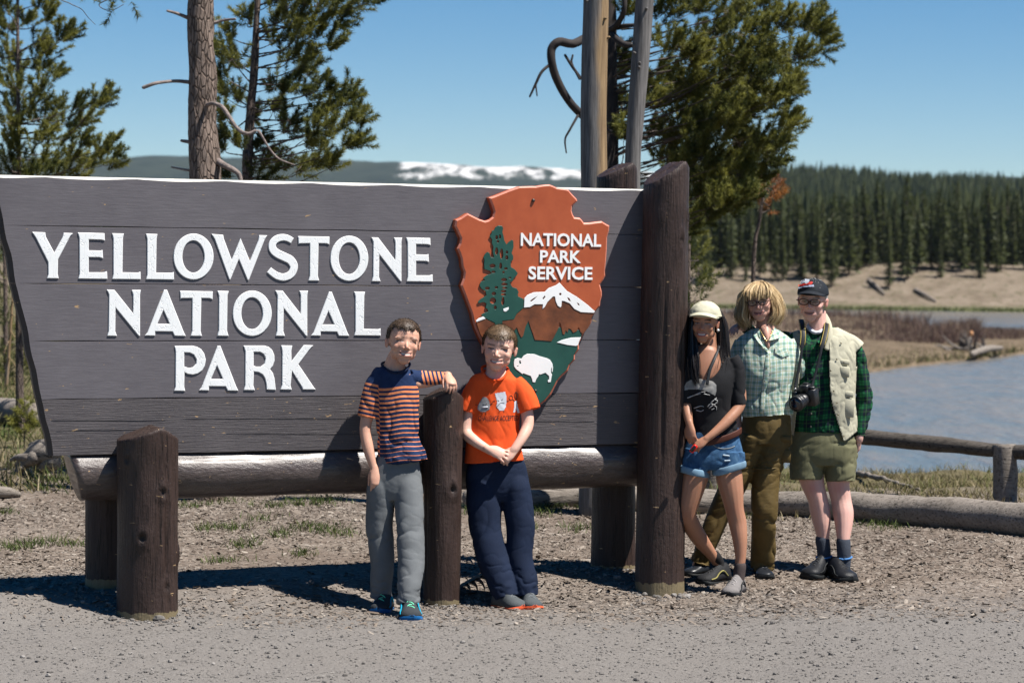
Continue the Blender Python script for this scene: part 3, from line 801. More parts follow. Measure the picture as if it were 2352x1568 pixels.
# front left stub
b, z = on_sign(338, 1409, NP); _, zt_ = on_sign(347, 980, NP)
o = post('front_post', b, 70 * px2m(338), zt_, .075, .075, .25, seed=3, knots=((1.25, .70, .034, .022), (1.95, .50, .036, .020), (.25, .42, .03, .024), (2.5, .90, .03, .012), (1.1, .25, .03, .012)), rt=69 * px2m(338)); o['label'] = 'short round front post at the left end with knots'
b, z = on_sign(1014, 1384, NP + .03); _, zt_ = on_sign(1022, 893, NP + .03)
o = post('front_post', b, 42 * px2m(1014), zt_, .06, .05, .2, seed=5, knots=((1.35, .58, .036, .022), (1.1, .80, .02, .012)), rt=45.5 * px2m(1014)); o['label'] = 'slim round front post between the two boys'
b, z = on_sign(1515, 1342, NP); _, zt_ = on_sign(1545, 372, NP)
o = post('front_post', b, 56.5 * px2m(1515), zt_, .155, .06, .5, lean=(.006, 0), seed=8, knots=((.75, .885, .024, .020), (1.25, .835, .030, .020), (1.35, .80, .03, .014), (1.7, .52, .03, .014), (2.2, .91, .025, .014), (1.0, .33, .03, .012)), rt=52 * px2m(1515), cracks=7); o['label'] = 'tall round front post at the right end'
b, z = on_sign(242, 1335, -.38); _, zt_ = on_sign(242, 1080, -.38)
o = post('rear_post', b, 48 * px2m(242), zt_, .05, .05, 0, seed=11)
b, z = on_sign(1408, 1304, -.38); _, zt_ = on_sign(1440, 376, -.38)
o = post('rear_post', b, 53 * px2m(1408), zt_, .10, .07, .45, seed=12, rt=48 * px2m(1408)); o['label'] = 'tall rear post standing behind the right end of the boards'

# beam
uL = float(SQ(176, 1060, .0)[0]); uRb = float(SQ(1545, 1060, .0)[0])
zl_top = (SQ(162, 1037, .0)[1] + SQ(1440, 1011, .0)[1]) / 2
R_l = .156; nc = -.122; zc_l = zl_top - .134
nu_, na_ = 110, 48
us = np.linspace(0, 1, nu_); a = np.linspace(0, 2 * math.pi, na_, endpoint=False)
V = []
for i, t in enumerate(us):
    P = np.stack([np.full(na_, t * 9.0), np.cos(a) * 1.3, np.sin(a) * 1.3], -1)
    R = R_l * (1 + .09 * (fbm(P, 3, 44) - .5) * 2) * (1 - .03 * t)
    nn = nc + R * np.cos(a); zz = zc_l + R * np.sin(a)
    dn, dz = nn - nc, zz - zc_l; ov = dn * math.cos(.62) + dz * math.sin(.62) - R_l * (.925 + .05 * fbm(np.stack([np.full(na_, t * 14.0), np.cos(a) * 3, np.sin(a) * 3], -1), 2, 45)); ov = np.maximum(ov, 0)
    nn = nn - ov * math.cos(.62); zz = zz - ov * math.sin(.62)
    zz = np.where(zz > zl_top - .012, zl_top - .012 + (zz - zl_top + .012) * .45, zz)
    # slanted left end
    ushift = (zc_l - zz) * .28 * (1 - ss(0, .05, t)) + .0
    uu = uL + (uRb - uL) * t + ushift
    V.append(SP(uu, zz, 0) + SN * nn[:, None])
V = np.array(V); 
capL = V[0] * .55 + V[0].mean(0) * .45; V = np.concatenate([capL[None], V, V[-1:] * .5 + V[-1].mean(0) * .5])
n = len(V); V = V.reshape(-1, 3); V = np.vstack([V, V[:na_].mean(0), V[-na_:].mean(0)])
F = []
for i in range(n - 1):
    for j in range(na_):
        j2 = (j + 1) % na_; F.append((i * na_ + j, i * na_ + j2, (i + 1) * na_ + j2, (i + 1) * na_ + j))
for j in range(na_):
    j2 = (j + 1) % na_; F.append((j2, j, n * na_)); F.append(((n - 1) * na_ + j, (n - 1) * na_ + j2, n * na_ + 1))
beam = obj('log_beam', V, F, M_LOG, sign); beam['label'] = 'horizontal hewn log carrying the planks, glossy brown'

# ================================================================== TREES
def needle_mat(name, a, b):
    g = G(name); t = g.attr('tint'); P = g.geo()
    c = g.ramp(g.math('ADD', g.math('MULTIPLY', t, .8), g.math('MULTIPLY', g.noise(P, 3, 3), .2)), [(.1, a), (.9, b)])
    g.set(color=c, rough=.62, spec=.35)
    tr = g.node('ShaderNodeBsdfTranslucent', {'Color': c}); mx = g.node('ShaderNodeMixShader', {'Fac': .34})
    g.t.links.new(g.b.outputs[0], mx.inputs[1]); g.t.links.new(tr.outputs[0], mx.inputs[2]); g.t.links.new(mx.outputs[0], g.out.inputs[0])
    return g.m
M_NEEDLE = needle_mat('pine_needles', (.035, .052, .014), (.29, .28, .06))
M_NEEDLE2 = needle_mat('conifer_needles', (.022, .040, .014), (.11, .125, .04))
M_RUST = needle_mat('rusty_needles', (.20, .06, .02), (.45, .20, .05))
M_TWIG = plain('grey_twig', (.10, .078, .066), .85, .35, 30, .3)
M_TWIG2 = plain('pale_dead_branch', (.25, .20, .18), .85, .45, 26, .8, .01)
M_BLACKLIMB = plain('dark_limb_bark', (.035, .028, .026), .9, .35, 14, .6)
def m_bark(name, a, b, c, sc=(9, 9, 2.4)):
    g = G(name); P = g.obj()
    v = g.voro(g.map(P, sc), 4.0, 'Distance', 'DISTANCE_TO_EDGE'); n = g.noise(g.map(P, sc), 3, 6, .7)
    k = g.ramp(v, [(0, 0.0), (.12, 1.0)])
    col = g.mix(g.sep(k)[0], a, g.ramp(n, [(.3, b), (.7, c)]))
    g.set(color=col, rough=.95, spec=.15)
    g.bump(g.math('ADD', g.math('MULTIPLY', g.sep(k)[0], .7), n), 1.0, .012)
    return g.m
M_BARK = m_bark('scaly_pine_bark', (.07, .05, .04), (.17, .125, .10), (.34, .265, .22))
M_BARK2 = m_bark('grey_pine_bark', (.06, .045, .04), (.13, .10, .085), (.26, .20, .17), (14, 14, 3))
def m_bare(nm='barkless_wood', lo=.48, hi=.72):
    g = G(nm); P = g.obj(); x, y, z = g.sep(g.node('ShaderNodeNewGeometry').outputs['Normal'])
    s = g.noise(g.map(P, (14, 14, .8)), 4, 6, .65); n = g.noise(g.map(P, (2, 2, .5)), 2.0, 4)
    grey = g.ramp(s, [(.3, (.07, .065, .064)), (.7, (.24, .228, .22))]); tan = g.ramp(s, [(.3, (.16, .105, .06)), (.7, (.38, .26, .14))])
    ux = g.sep(P)[0]
    k = g.ramp(g.math('ADD', g.math('MULTIPLY', ux, 6.0), g.math('MULTIPLY', n, 1.1)), [(lo, 0.0), (hi, 1.0)])
    g.set(color=g.mix(g.sep(k)[0], grey, tan), rough=.8, spec=.2); g.bump(s, .7, .006)
    return g.m
M_BARE = m_bare(); M_BARE2 = m_bare('grey_barkless_wood', 1.45, 1.7)
M_OLDLOG = None
def m_oldlog(nm='weathered_log', dk=1.0):
    g = G(nm); P = g.obj(); s = g.noise(g.map(P, (1.2, 14, 14)), 3, 7, .7); n = g.noise(P, 4, 4)
    c = g.ramp(g.math('MULTIPLY_ADD', s, .7, g.math('MULTIPLY', n, .3)), [(.3, (.13, .115, .10)), (.6, (.30, .275, .25)), (.75, (.42, .39, .36))])
    ck = g.ramp(g.noise(g.map(P, (.8, 22, 22)), 4, 3), [(.36, .25), (.42, 1.0)])
    c = g.mix(1.0, c, (dk, dk * .95, dk * .9), 'MULTIPLY'); g.set(color=g.mix(1.0, c, ck, 'MULTIPLY'), rough=.9, spec=.15); g.bump(s, .9, .01)
    return g.m
M_OLDLOG = m_oldlog(); M_RAIL = m_oldlog('dark_weathered_rail', .42)

def tufts(P, A, L, nl, k, w, rg, tint, droop=0.0):
    """bottle-brush shoots: k needles round each axis. returns V, F, tint"""
    n = len(P); P = np.repeat(P, k, 0); A = np.repeat(unit(A), k, 0); L = np.repeat(np.zeros(n) + L, k); tn = np.repeat(tint, k)
    m = len(P); s = rg.random(m) ** .8; r = unit(rg.normal(size=(m, 3))); r = unit(r - (r * A).sum(1)[:, None] * A)
    base = P + A * (s * L)[:, None]
    d = unit(A * (.30 + .6 * s)[:, None] + r * .9)
    ln = nl * (.75 + .5 * rg.random(m))
    side = unit(np.cross(d, rg.normal(size=(m, 3)))) * w
    tip = base + d * ln[:, None]
    V = np.stack([base - side, base + side, tip], 1).reshape(-1, 3)
    t = np.clip(tn + rg.normal(0, .12, m), 0, 1)
    return V, np.arange(3 * m).reshape(-1, 3), np.repeat(t, 3)
def twigs(P0, P1, r):
    """thin three-sided twigs"""
    n = len(P0); d = unit(P1 - P0); s = unit(np.cross(d, np.array([.3, .5, .8]))); b = np.cross(d, s); V = []
    r = np.zeros(n) + r
    for P, q in ((P0, 1.0), (P1, .45)):
        for a in (0, 2.094, 4.189): V.append(P + (s * math.cos(a) + b * math.sin(a)) * (r * q)[:, None])
    V = np.stack(V, 1).reshape(-1, 3); i = np.arange(n)[:, None] * 6
    F = np.concatenate([np.stack([i[:, 0] + a, i[:, 0] + b, i[:, 0] + b + 3, i[:, 0] + a + 3], 1) for a, b in ((0, 1), (1, 2), (2, 0))])
    return V, F
def near_pine(name, label, D, trunk, blobs, cvt, seed, spread=.8, per=13, L=.17, nl=.047, k=170, bark=None, sc=1.0, limbs=True, tintb=.5, parent=None, mat=None, ground=None, group=None):
    """trunk rows (x, y, r px, dD); blobs rows (x, y, rx, ry) in the crop's pixels, cvt -> picture pixels"""
    rg = np.random.default_rng(seed); s = D / FPX
    tr = np.array(trunk, float); txy = cvt(tr[:, :2]); TP = W(txy[:, 0], txy[:, 1], D + tr[:, 3]); TR = tr[:, 2] * s
    if ground is not None:
        TP = np.vstack([[TP[0, 0] , TP[0, 1], ground - .1], TP]); TR = np.concatenate([[TR[0] * 1.15], TR])
    root = thing(name, label, 'tree', tuple(TP[0]), group)
    V, F = tube(TP, TR, 18, 5, cap='flat'); 
    N = vnormals(V, np.array([f if len(f) == 4 else (f[0], f[1], f[2], f[2]) for f in F])); V = V + N * ((fbm(V * np.array([9, 9, 4]), 3, seed) - .5) * .35 * TR.mean())[:, None]
    obj('trunk', V, F, bark or M_BARK2, root)
    b = np.array(blobs, float); cxy = cvt(b[:, :2]); kx = np.linalg.norm(cvt(np.array([[1., 0]])) - cvt(np.array([[0., 0]])))
    PV, PF, PT, TW0, TW1, TWR = [], [], [], [], [], []
    n0 = 0; fol = []
    for i, (x, y) in enumerate(cxy):
        rx, ry = b[i, 2] * kx * s, b[i, 3] * kx * s
        dD = rg.uniform(-spread, spread) if len(b[i]) < 5 else b[i, 4]
        c = W(x, y, D + dD)
        m = int(1.7 * per * (.5 + rx * ry / (.22 * .17)) * sc)
        m = max(5, min(m, 70))
        o = rg.normal(size=(m, 3)); o = unit(o) * (rg.random(m) ** .45)[:, None]
        P = c + o * np.array([rx, max(rx, ry) * 1.0, ry])
        # nearest trunk point
        j = np.argmin(((TP - c) ** 2).sum(1) + 4 * np.maximum(0, TP[:, 2] - c[2]) ** 2); hub = TP[j]
        ts = np.linspace(0, 1, 40)[:, None]; seg = np.vstack([TP[a] + (TP[a + 1] - TP[a]) * ts for a in range(len(TP) - 1)])
        tgt = c + np.array([0, 0, -.25 * np.linalg.norm((TP[j] - c)[:2])]); hub = seg[np.argmin(((seg - tgt) ** 2).sum(1))]
        out = unit((c - hub) * np.array([1, 1, .3]) + 1e-6)
        A = unit(out * .7 + o * .7 + np.array([0, 0, .75]) + rg.normal(0, .25, (m, 3)))
        if limbs:
            mid = hub + (c - hub) * .5 + rg.normal(0, .04, 3) + np.array([0, 0, -.03]); d_ = np.linalg.norm(c - hub)
            q = crom(np.array([hub, mid, c]), 4)
            TW0.append(q[:-1]); TW1.append(q[1:]); TWR.append(np.linspace(.010 + .005 * d_, .004, len(q) - 1))
        a0 = c + (P - c) * rg.uniform(0, .35, (m, 1))
        TW0.append(a0); TW1.append(P); TWR.append(np.full(m, .0035 * (D / 20)))
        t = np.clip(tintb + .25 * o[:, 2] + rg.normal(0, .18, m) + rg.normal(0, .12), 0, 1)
        v, f, tt = tufts(P, A, L * rg.uniform(.7, 1.3, m), nl, k, .0029 * D / 20, rg, t)
        PV.append(v); PF.append(f + n0); PT.append(tt); n0 += len(v)
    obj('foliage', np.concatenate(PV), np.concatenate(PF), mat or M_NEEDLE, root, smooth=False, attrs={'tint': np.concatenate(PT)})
    v, f = twigs(np.concatenate(TW0), np.concatenate(TW1), np.concatenate(TWR)); obj('branches', v, f, M_TWIG, root, kind='stuff')
    return root
ID = lambda P: np.asarray(P, float)
cA = lambda P: np.asarray(P, float) * .36
cB = lambda P: np.asarray(P, float) * .2893 + np.array([302.5, 0])
cC = lambda P: np.asarray(P, float) * .4438 + np.array([1330.9, 0])
cD = lambda P: np.asarray(P, float) * .3859 + np.array([1149.4, 0])
def branch(root, cvt, D, rows, name='branch', mat=None, seed=0):
    r = np.array(rows, float); xy = cvt(r[:, :2]); kx = np.linalg.norm(cvt(np.array([[1., 0]])) - cvt(np.array([[0., 0]])))
    dd = r[:, 3] if r.shape[1] > 3 else np.zeros(len(r))
    P = W(xy[:, 0], xy[:, 1], D + dd); V, F = tube(P, r[:, 2] * kx * D / FPX, 9, 5, cap='round')
    return obj(name, V, F, mat or M_BARE, root)
def gz1(x, y, D):
    P = W(x, y, D); return float(ground_z(P[0], P[1]))

# thick scaly trunk behind the sign
DB = 18.6
root = thing('pine_tree', 'thick scaly pine trunk with dead branch stubs behind the lettering', 'tree', tuple(W(475, 1000, DB) * np.array([1, 1, 0]) + np.array([0, 0, gz1(475, 1000, DB)])))
ZT = np.array([W(462, -700, DB), W(465, -200, DB), W(461, 0, DB), W(463, 140, DB), W(464, 230, DB), W(466, 320, DB), W(470, 410, DB), W(474, 700, DB), W(475, 1000, DB)])[::-1]
ZT[0, 2] = gz1(475, 1000, DB) - .1
RR = np.array([26, 29, 31, 31.5, 32.5, 34, 36, 40, 46])[::-1] * DB / FPX
V, F = tube(ZT, RR, 40, 14)
N = unit(V - np.array([V[:, 0] * 0 + ZT[4, 0], V[:, 1] * 0 + ZT[4, 1], V[:, 2]]).T)
V = V + N * ((fbm(V * np.array([7, 7, 3]), 4, 3) - .5) * .06)[:, None]
obj('trunk', V, F, M_BARK, root)
for rows in ([(285, 88, 10, -.1), (350, 105, 12, -.05), (440, 140, 16, 0)], [(822, 152, 9, -.1), (740, 160, 10, 0), (640, 185, 14, 0)], [(95, 695, 15, -.1), (180, 665, 14, -.1), (260, 652, 13, -.05), (360, 645, 14, 0), (470, 655, 17, 0)],
             [(397, 1118, 12), (420, 1122, 14), (460, 1128, 16)], [(320, 1328, 7, .1), (380, 1340, 8, .05), (450, 1352, 10, 0)], [(660, 1265, 30, 0), (730, 1310, 26, -.1), (800, 1345, 22, -.1), (850, 1385, 20, -.1), (870, 1450, 16, -.1)]):
    branch(root, cB, DB, rows, mat=M_TWIG2)
branch(root, cB, DB, [(600, 835, 17, -.1), (650, 822, 16, -.2), (720, 852, 17, -.25), (770, 920, 16, -.3), (830, 1010, 15, -.35), (890, 1055, 15, -.4), (940, 1060, 14, -.4), (1000, 1038, 12, -.4), (1050, 1110, 9, -.4), (1100, 1190, 8, -.4), (1170, 1262, 7, -.4), (1290, 1310, 5, -.4)], mat=M_TWIG2)['label'] = 'long S-shaped bare branch'
branch(root, cA, DB, [(1190, -90, 9, -.4), (900, -60, 6, -.8), (640, 20, 3.5, -.8), (700, 70, 2.5, -.8), (790, 30, 2, -.8)])
branch(root, cA, DB, [(800, -80, 5, -.8), (400, -20, 4, -.8), (450, 25, 3, -.8), (520, 60, 2.5, -.8), (560, 110, 2, -.8), (608, 158, 1.5, -.8)])
rg = np.random.default_rng(4)
P = W(*(cA(np.array([(640, 30), (700, 68), (725, 60), (780, 20), (840, 12), (690, 10), (560, -10), (870, -15), (600, 8)], float)).T), DB - .8)
v, f, t = tufts(P, rg.normal(0, .6, (9, 3)) + (0, 0, .4), .13, .05, 70, .003, rg, np.full(9, .35)); obj('foliage', v, f, M_NEEDLE, root, smooth=False, attrs={'tint': t})

# leaning thin pine with dense tufts
BC = [(930, 160, 50, 60), (760, 290, 60, 50), (700, 380, 40, 40), (800, 480, 80, 50), (880, 520, 60, 50), (710, 610, 45, 30), (730, 770, 50, 55), (830, 790, 50, 50), (950, 920, 35, 50),
      (1100, 30, 90, 50), (1250, 60, 120, 60), (1450, 50, 120, 60), (1650, 60, 110, 50), (1850, 30, 80, 40), (1150, 180, 80, 60), (1300, 190, 110, 70), (1500, 180, 120, 70), (1640, 180, 50, 60),
      (1150, 330, 70, 50), (1300, 300, 100, 60), (1450, 320, 90, 60), (1560, 380, 50, 50), (1250, 480, 90, 60), (1360, 520, 80, 60), (1250, 620, 80, 60), (1400, 600, 70, 60), (1130, 700, 50, 50), (1230, 720, 70, 50), (1380, 760, 60, 50),
      (1560, 700, 50, 45), (1130, 870, 50, 60), (1250, 960, 60, 50), (1230, 1050, 50, 45), (1450, 960, 80, 50), (1560, 900, 50, 50), (1650, 820, 50, 50), (1730, 770, 30, 40), (1700, 970, 60, 35), (1790, 970, 25, 30), (1450, 1050, 70, 50), (1560, 1060, 60, 50),
      (1400, 1180, 40, 35), (1690, 1170, 45, 25), (1750, 1145, 18, 35), (740, 950, 20, 40), (760, 1100, 35, 22), (740, 1190, 25, 35), (860, 1160, 50, 30), (960, 1170, 22, 24),
      (1050, 1290, 45, 45), (1180, 1340, 70, 50), (1330, 1340, 80, 50), (1450, 1320, 60, 50), (1570, 1340, 50, 45), (780, 1400, 80, 30), (1010, 1400, 60, 30),
      (1050, -120, 150, 90), (1300, -120, 150, 90), (1600, -100, 150, 80), (1000, -350, 200, 120), (1300, -400, 200, 120)]
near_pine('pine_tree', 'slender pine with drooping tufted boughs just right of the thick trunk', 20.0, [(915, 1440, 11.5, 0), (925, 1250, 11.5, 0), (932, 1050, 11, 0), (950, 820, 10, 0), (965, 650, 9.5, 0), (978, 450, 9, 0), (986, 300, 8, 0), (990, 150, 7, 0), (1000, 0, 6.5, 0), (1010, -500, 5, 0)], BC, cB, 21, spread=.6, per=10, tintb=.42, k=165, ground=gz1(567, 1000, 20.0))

# big pine right of the bare poles
CC = [(450, 60, 90, 70), (620, 50, 110, 60), (800, 60, 110, 60), (930, 30, 50, 50), (700, 160, 100, 60), (880, 190, 110, 70), (1050, 120, 50, 60), (1190, 150, 60, 70), (1250, 230, 30, 50), (1130, 300, 70, 45), (1215, 110, 18, 40),
      (480, 250, 90, 70), (650, 280, 100, 80), (850, 310, 110, 70), (980, 340, 80, 70), (1080, 430, 30, 60), (230, 380, 50, 50), (420, 420, 80, 70), (560, 430, 90, 70), (720, 450, 100, 80), (880, 470, 90, 70), (1000, 520, 60, 50), (1085, 490, 22, 40),
      (220, 560, 45, 50), (400, 560, 80, 70), (560, 580, 100, 80), (740, 600, 100, 80), (900, 600, 80, 70), (1060, 650, 40, 60), (380, 700, 60, 60), (480, 740, 90, 70), (640, 730, 100, 70), (820, 740, 100, 70), (960, 760, 70, 60), (1020, 740, 40, 50),
      (450, 830, 70, 50), (560, 850, 80, 60), (720, 860, 100, 70), (880, 860, 90, 60), (980, 830, 50, 50), (620, 950, 70, 60), (760, 960, 90, 70), (900, 950, 60, 50), (620, 1040, 60, 60), (740, 1060, 70, 60), (850, 1030, 40, 35), (660, 1120, 45, 40), (790, 1090, 30, 35),
      (450, -150, 200, 110), (750, -150, 200, 110), (600, -400, 250, 140), (230, 700, 40, 30), (210, 300, 30, 40), (240, 60, 30, 40), (560, 1180, 30, 60), (330, 480, 70, 60), (500, 520, 80, 60), (620, 660, 80, 60), (560, 470, 80, 60), (700, 540, 80, 60), (820, 560, 80, 60), (760, 680, 80, 60), (860, 800, 80, 60), (640, 830, 80, 60), (700, 900, 80, 60), (820, 920, 70, 60), (540, 660, 70, 60), (900, 400, 70, 60), (760, 350, 80, 60), (600, 330, 80, 60), (500, 900, 60, 60), (680, 990, 70, 50)]
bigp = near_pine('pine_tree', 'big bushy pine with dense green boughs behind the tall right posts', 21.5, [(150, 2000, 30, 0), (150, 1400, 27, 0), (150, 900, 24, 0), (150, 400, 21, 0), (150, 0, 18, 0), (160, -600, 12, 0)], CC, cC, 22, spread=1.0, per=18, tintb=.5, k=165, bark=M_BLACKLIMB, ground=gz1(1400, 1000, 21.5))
for rows in ([(560, 215, 24, -.1), (500, 232, 26, -.2), (430, 262, 26, -.3), (350, 250, 26, -.35), (305, 290, 26, -.35), (305, 370, 25, -.35), (330, 460, 25, -.3), (380, 560, 24, -.25), (440, 640, 24, -.2), (520, 720, 24, 0)],
             [(300, 380, 9, -.35), (245, 430, 9, -.4), (210, 500, 8, -.4), (175, 575, 6, -.4)], [(210, 505, 5, -.4), (218, 570, 4, -.4)], [(460, 690, 8, -.2), (415, 770, 7, -.25), (385, 830, 6, -.25), (392, 910, 4, -.25)],
             [(385, 330, 8, -.3), (430, 400, 9, -.3), (490, 480, 8, -.2)], [(430, 330, 6, -.3), (425, 380, 7, -.3), (470, 470, 7, -.3)],
             [(640, 190, 22, 0), (700, 140, 18, -.2), (735, 60, 16, -.3), (740, -60, 14, -.3)], [(650, 180, 20, 0), (700, 240, 20, -.2), (760, 270, 18, -.3), (830, 255, 14, -.3)], [(660, 170, 16, 0), (740, 155, 14, -.2), (830, 150, 10, -.3)], [(640, 780, 12, 0), (700, 790, 14, -.1), (760, 780, 9, -.2)]):
    branch(bigp, cD, 21.0, rows, mat=M_BLACKLIMB)
near_pine('pine_tree', 'small rusty-needled bough tree beyond the big pine', 24, [(900, 1400, 5, 0), (930, 1150, 4, 0), (965, 950, 3, 0)], [(970, 985, 34, 40), (1005, 1025, 34, 28), (930, 1020, 26, 20), (960, 1090, 26, 22)], cC, 23, spread=.2, per=8, k=50, mat=M_RUST, tintb=.5, ground=-.3)
near_pine('pine_tree', 'young green pine low behind the tall front post', 24, [(560, 1700, 6, 0), (565, 1300, 4, 0), (570, 1120, 3, 0)], [(575, 1230, 35, 50), (600, 1330, 50, 50), (610, 1420, 60, 50), (620, 1500, 60, 50), (590, 1560, 60, 60), (560, 1650, 80, 60), (590, 1180, 20, 40)], cC, 24, spread=.4, per=9, k=50, tintb=.3, ground=-.3)

# bare poles
for nm, lb, D, rows in (('dead_tree', 'straight barkless grey and tan dead trunk left of the posts', 17.6, [(1364, 1180, 34), (1364, 800, 33), (1364, 430, 31), (1363, 250, 30), (1366, 120, 29), (1369, 0, 28.5), (1372, -300, 27)]),
                        ('dead_tree', 'thinner leaning barkless dead trunk just behind the posts', 18.2, [(1432, 1180, 23), (1440, 800, 21), (1452, 400, 19), (1458, 300, 19.5), (1468, 180, 20.5), (1477, 60, 21.5), (1481, 0, 21.5), (1500, -300, 20)])):
    P = np.array([W(x, y, D) for x, y, r in rows]); P[0, 2] = gz1(rows[0][0], 1000, D) - .1
    root = thing(nm, lb, 'dead tree', tuple(P[0]))
    R = np.array([r for *_, r in rows]) * D / FPX
    V, F = tube(P, R, 32, 8); c = np.interp(V[:, 2], P[:, 2], P[:, 0]); V[:, 0] += (V[:, 0] - c) * (fbm(V * np.array([5, 5, 1.5]), 3, 8) - .5) * .25
    MB_ = M_BARE if 'straight' in lb else M_BARE2
    obj('trunk', V, F, MB_, root)
    for q in range(7):
        i = rg.integers(3, len(P) - 1); p = P[i] + (P[i + 1] - P[i]) * rg.random() if i + 1 < len(P) else P[i]
        a = rg.uniform(3.4, 6.0); d = np.array([math.cos(a), math.sin(a), .3])
        V, F = tube([p + d * R[i] * .8, p + d * (R[i] + .015)], [.014, .009], 7, cap='round'); obj('branch_stub', V, F, MB_, root)

# left pine
AA = [(30, 60, 60, 70), (60, 180, 80, 80), (250, 40, 35, 50), (290, 130, 40, 60), (170, 150, 50, 50), (60, 330, 90, 70), (230, 300, 60, 50), (390, 260, 35, 40), (425, 235, 18, 30), (310, 350, 35, 25), (80, 450, 90, 60), (240, 440, 50, 40), (340, 480, 24, 34), (100, 560, 100, 60), (260, 560, 50, 50),
      (80, 680, 100, 70), (230, 670, 60, 50), (360, 690, 25, 35), (490, 690, 45, 40), (610, 670, 45, 35), (650, 640, 16, 26), (100, 790, 100, 60), (280, 790, 80, 50), (430, 790, 60, 45), (530, 770, 45, 35), (80, 900, 100, 60), (260, 890, 80, 50), (400, 890, 60, 50), (510, 900, 30, 40),
      (90, 1010, 110, 60), (300, 1020, 90, 50), (460, 1020, 60, 50), (560, 1040, 45, 45), (640, 1000, 24, 50), (700, 1050, 40, 45), (690, 945, 16, 30), (60, 1120, 120, 60), (250, 1130, 120, 50), (450, 1130, 120, 40), (30, -100, 120, 80), (180, -80, 90, 60), (-120, 300, 90, 120), (-120, 700, 90, 150), (-120, 1050, 90, 120)]
near_pine('pine_tree', 'full green pine at the left edge with upturned shoots', 24.0, [(125, 2500, 9, 0), (122, 1800, 8, 0), (120, 1100, 5.5, 0), (116, 600, 4.5, 0), (112, 0, 3.5, 0), (110, -400, 3, 0)], AA, cA, 25, spread=.7, per=11, tintb=.5, k=150, ground=gz1(45, 1000, 24.0))
near_pine('pine_tree', 'dark low pine beyond the left end of the sign', 31, [(14, 900, 6, 0), (12, 650, 5, 0), (8, 420, 4, 0)], [(-10, 470, 40, 50), (2, 560, 28, 45), (-5, 640, 32, 55), (15, 720, 26, 45), (25, 790, 30, 40), (15, 850, 36, 30), (60, 830, 20, 30), (-20, 760, 40, 60), (70, 780, 18, 30)], ID, 26, spread=.7, per=9, k=50, tintb=.25, ground=gz1(14, 900, 31))
root = thing('dead_tree', 'slim pale dead stem beyond the left end of the sign', 'dead tree', tuple(W(15, 880, 29)))
P = np.array([W(13, 905, 29), W(22, 784, 29), (W(31, 652, 29)), W(34, 560, 29)]); P[0, 2] = gz1(13, 900, 29) - .05
V, F = tube(P, [.022, .018, .013, .006], 8, 4); obj('trunk', V, F, M_BARE, root)
for (x0, y0, x1, y1) in ((24, 760, 48, 800), (26, 720, 44, 742), (22, 780, 8, 815), (28, 690, 52, 722), (20, 820, 40, 850)):
    V, F = tube([W(x0, y0, 29), W((x0 + x1) / 2, (y0 + y1) / 2 - 4, 28.9), W(x1, y1, 28.8)], [.008, .005, .002], 5, 3); obj('branch', V, F, M_BARE, root)

# ================================================================== FAR CONIFERS
def conifer_mesh(seed, h=11.0, rad=1.35):
    rg = np.random.default_rng(seed); V = []; T = []
    lay = 34; z0 = h * rg.uniform(.0, .10)
    n = 0
    for i in range(lay):
        t = i / (lay - 1); z = z0 + (h - z0) * t
        r = rad * (1 - t) ** .58 * rg.uniform(.65, 1.15) + .08
        for j in range(9):
            a = rg.uniform(0, 6.283); rr = r * rg.uniform(.55, 1.15); dz = -rr * rg.uniform(-.1, .45)
            c = np.array([math.cos(a), math.sin(a), 0]); s = np.array([-math.sin(a), math.cos(a), 0])
            for q in range(3):
                f0 = q / 3; f1 = f0 + .45
                p0 = c * rr * f0 + np.array([0, 0, z + dz * f0]); p1 = c * rr * f1 + np.array([0, 0, z + dz * f1 + rg.uniform(-.05, .25)])
                w = .16 * (1.2 - f0) * (.5 + rr / rad); up = np.array([0, 0, rg.uniform(-.22, .22)])
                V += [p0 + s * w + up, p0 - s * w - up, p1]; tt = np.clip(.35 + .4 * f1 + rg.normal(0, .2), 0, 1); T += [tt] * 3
    V = np.array(V); F = np.arange(len(V)).reshape(-1, 3)
    return mesh_data('crown', V, F, M_NEEDLE2, False, attrs={'tint': np.array(T)})
crowns = [conifer_mesh(50 + i, 11, r) for i, r in enumerate((1.15, 1.4, 1.7, 1.3, 1.0, 1.55, 1.25))]
tv, tf = tube([(0, 0, -.8), (0, 0, 5), (0, 0, 10.5)], [.16, .12, .03], 6)
trunk_me = mesh_data('trunk', tv, tf, M_BARK2)
rg = np.random.default_rng(77)
def far_tree(x, D, h, k, label, group, dx=0):
    P = W(x, 640, D); X, Y = P[0], P[1]; z = float(far_z(np.array([X]), np.array([Y]))[0])
    o = thing('conifer', label, 'tree', (X, Y, z), group); s = h / 11.0
    o.scale = (s * rg.uniform(.85, 1.2), s * rg.uniform(.85, 1.2), s); o.rotation_euler = (0, 0, rg.uniform(0, 6.28))
    for nm, me in (('crown', crowns[k]), ('trunk', trunk_me)):
        c = bpy.data.objects.new(nm, me); COL.objects.link(c); c.parent = o
LF = 'tall narrow dark green conifer standing in the forest edge above the far bank'
xs_ = np.concatenate([np.linspace(1585, 2375, 84), np.linspace(1590, 2370, 70), np.linspace(1600, 2365, 50)]) + rg.normal(0, 4, 204)
Ds_ = np.concatenate([np.full(84, 354), np.full(70, 368), np.full(50, 386)]) + rg.uniform(-7, 9, 204)
PL = ((1640, 'just right of the tall post'), (1700, 'above the cream cap'), (1760, 'above the head of the blonde woman'), (1820, 'left of the black cap'), (1900, 'above the black cap'), (1960, 'above the shoulder of the man'), (2060, 'right of the elderly man'), (2160, 'above the bare sandy slope'), (2260, 'above the diagonal slope shadow'), (2400, 'close to the right edge'))
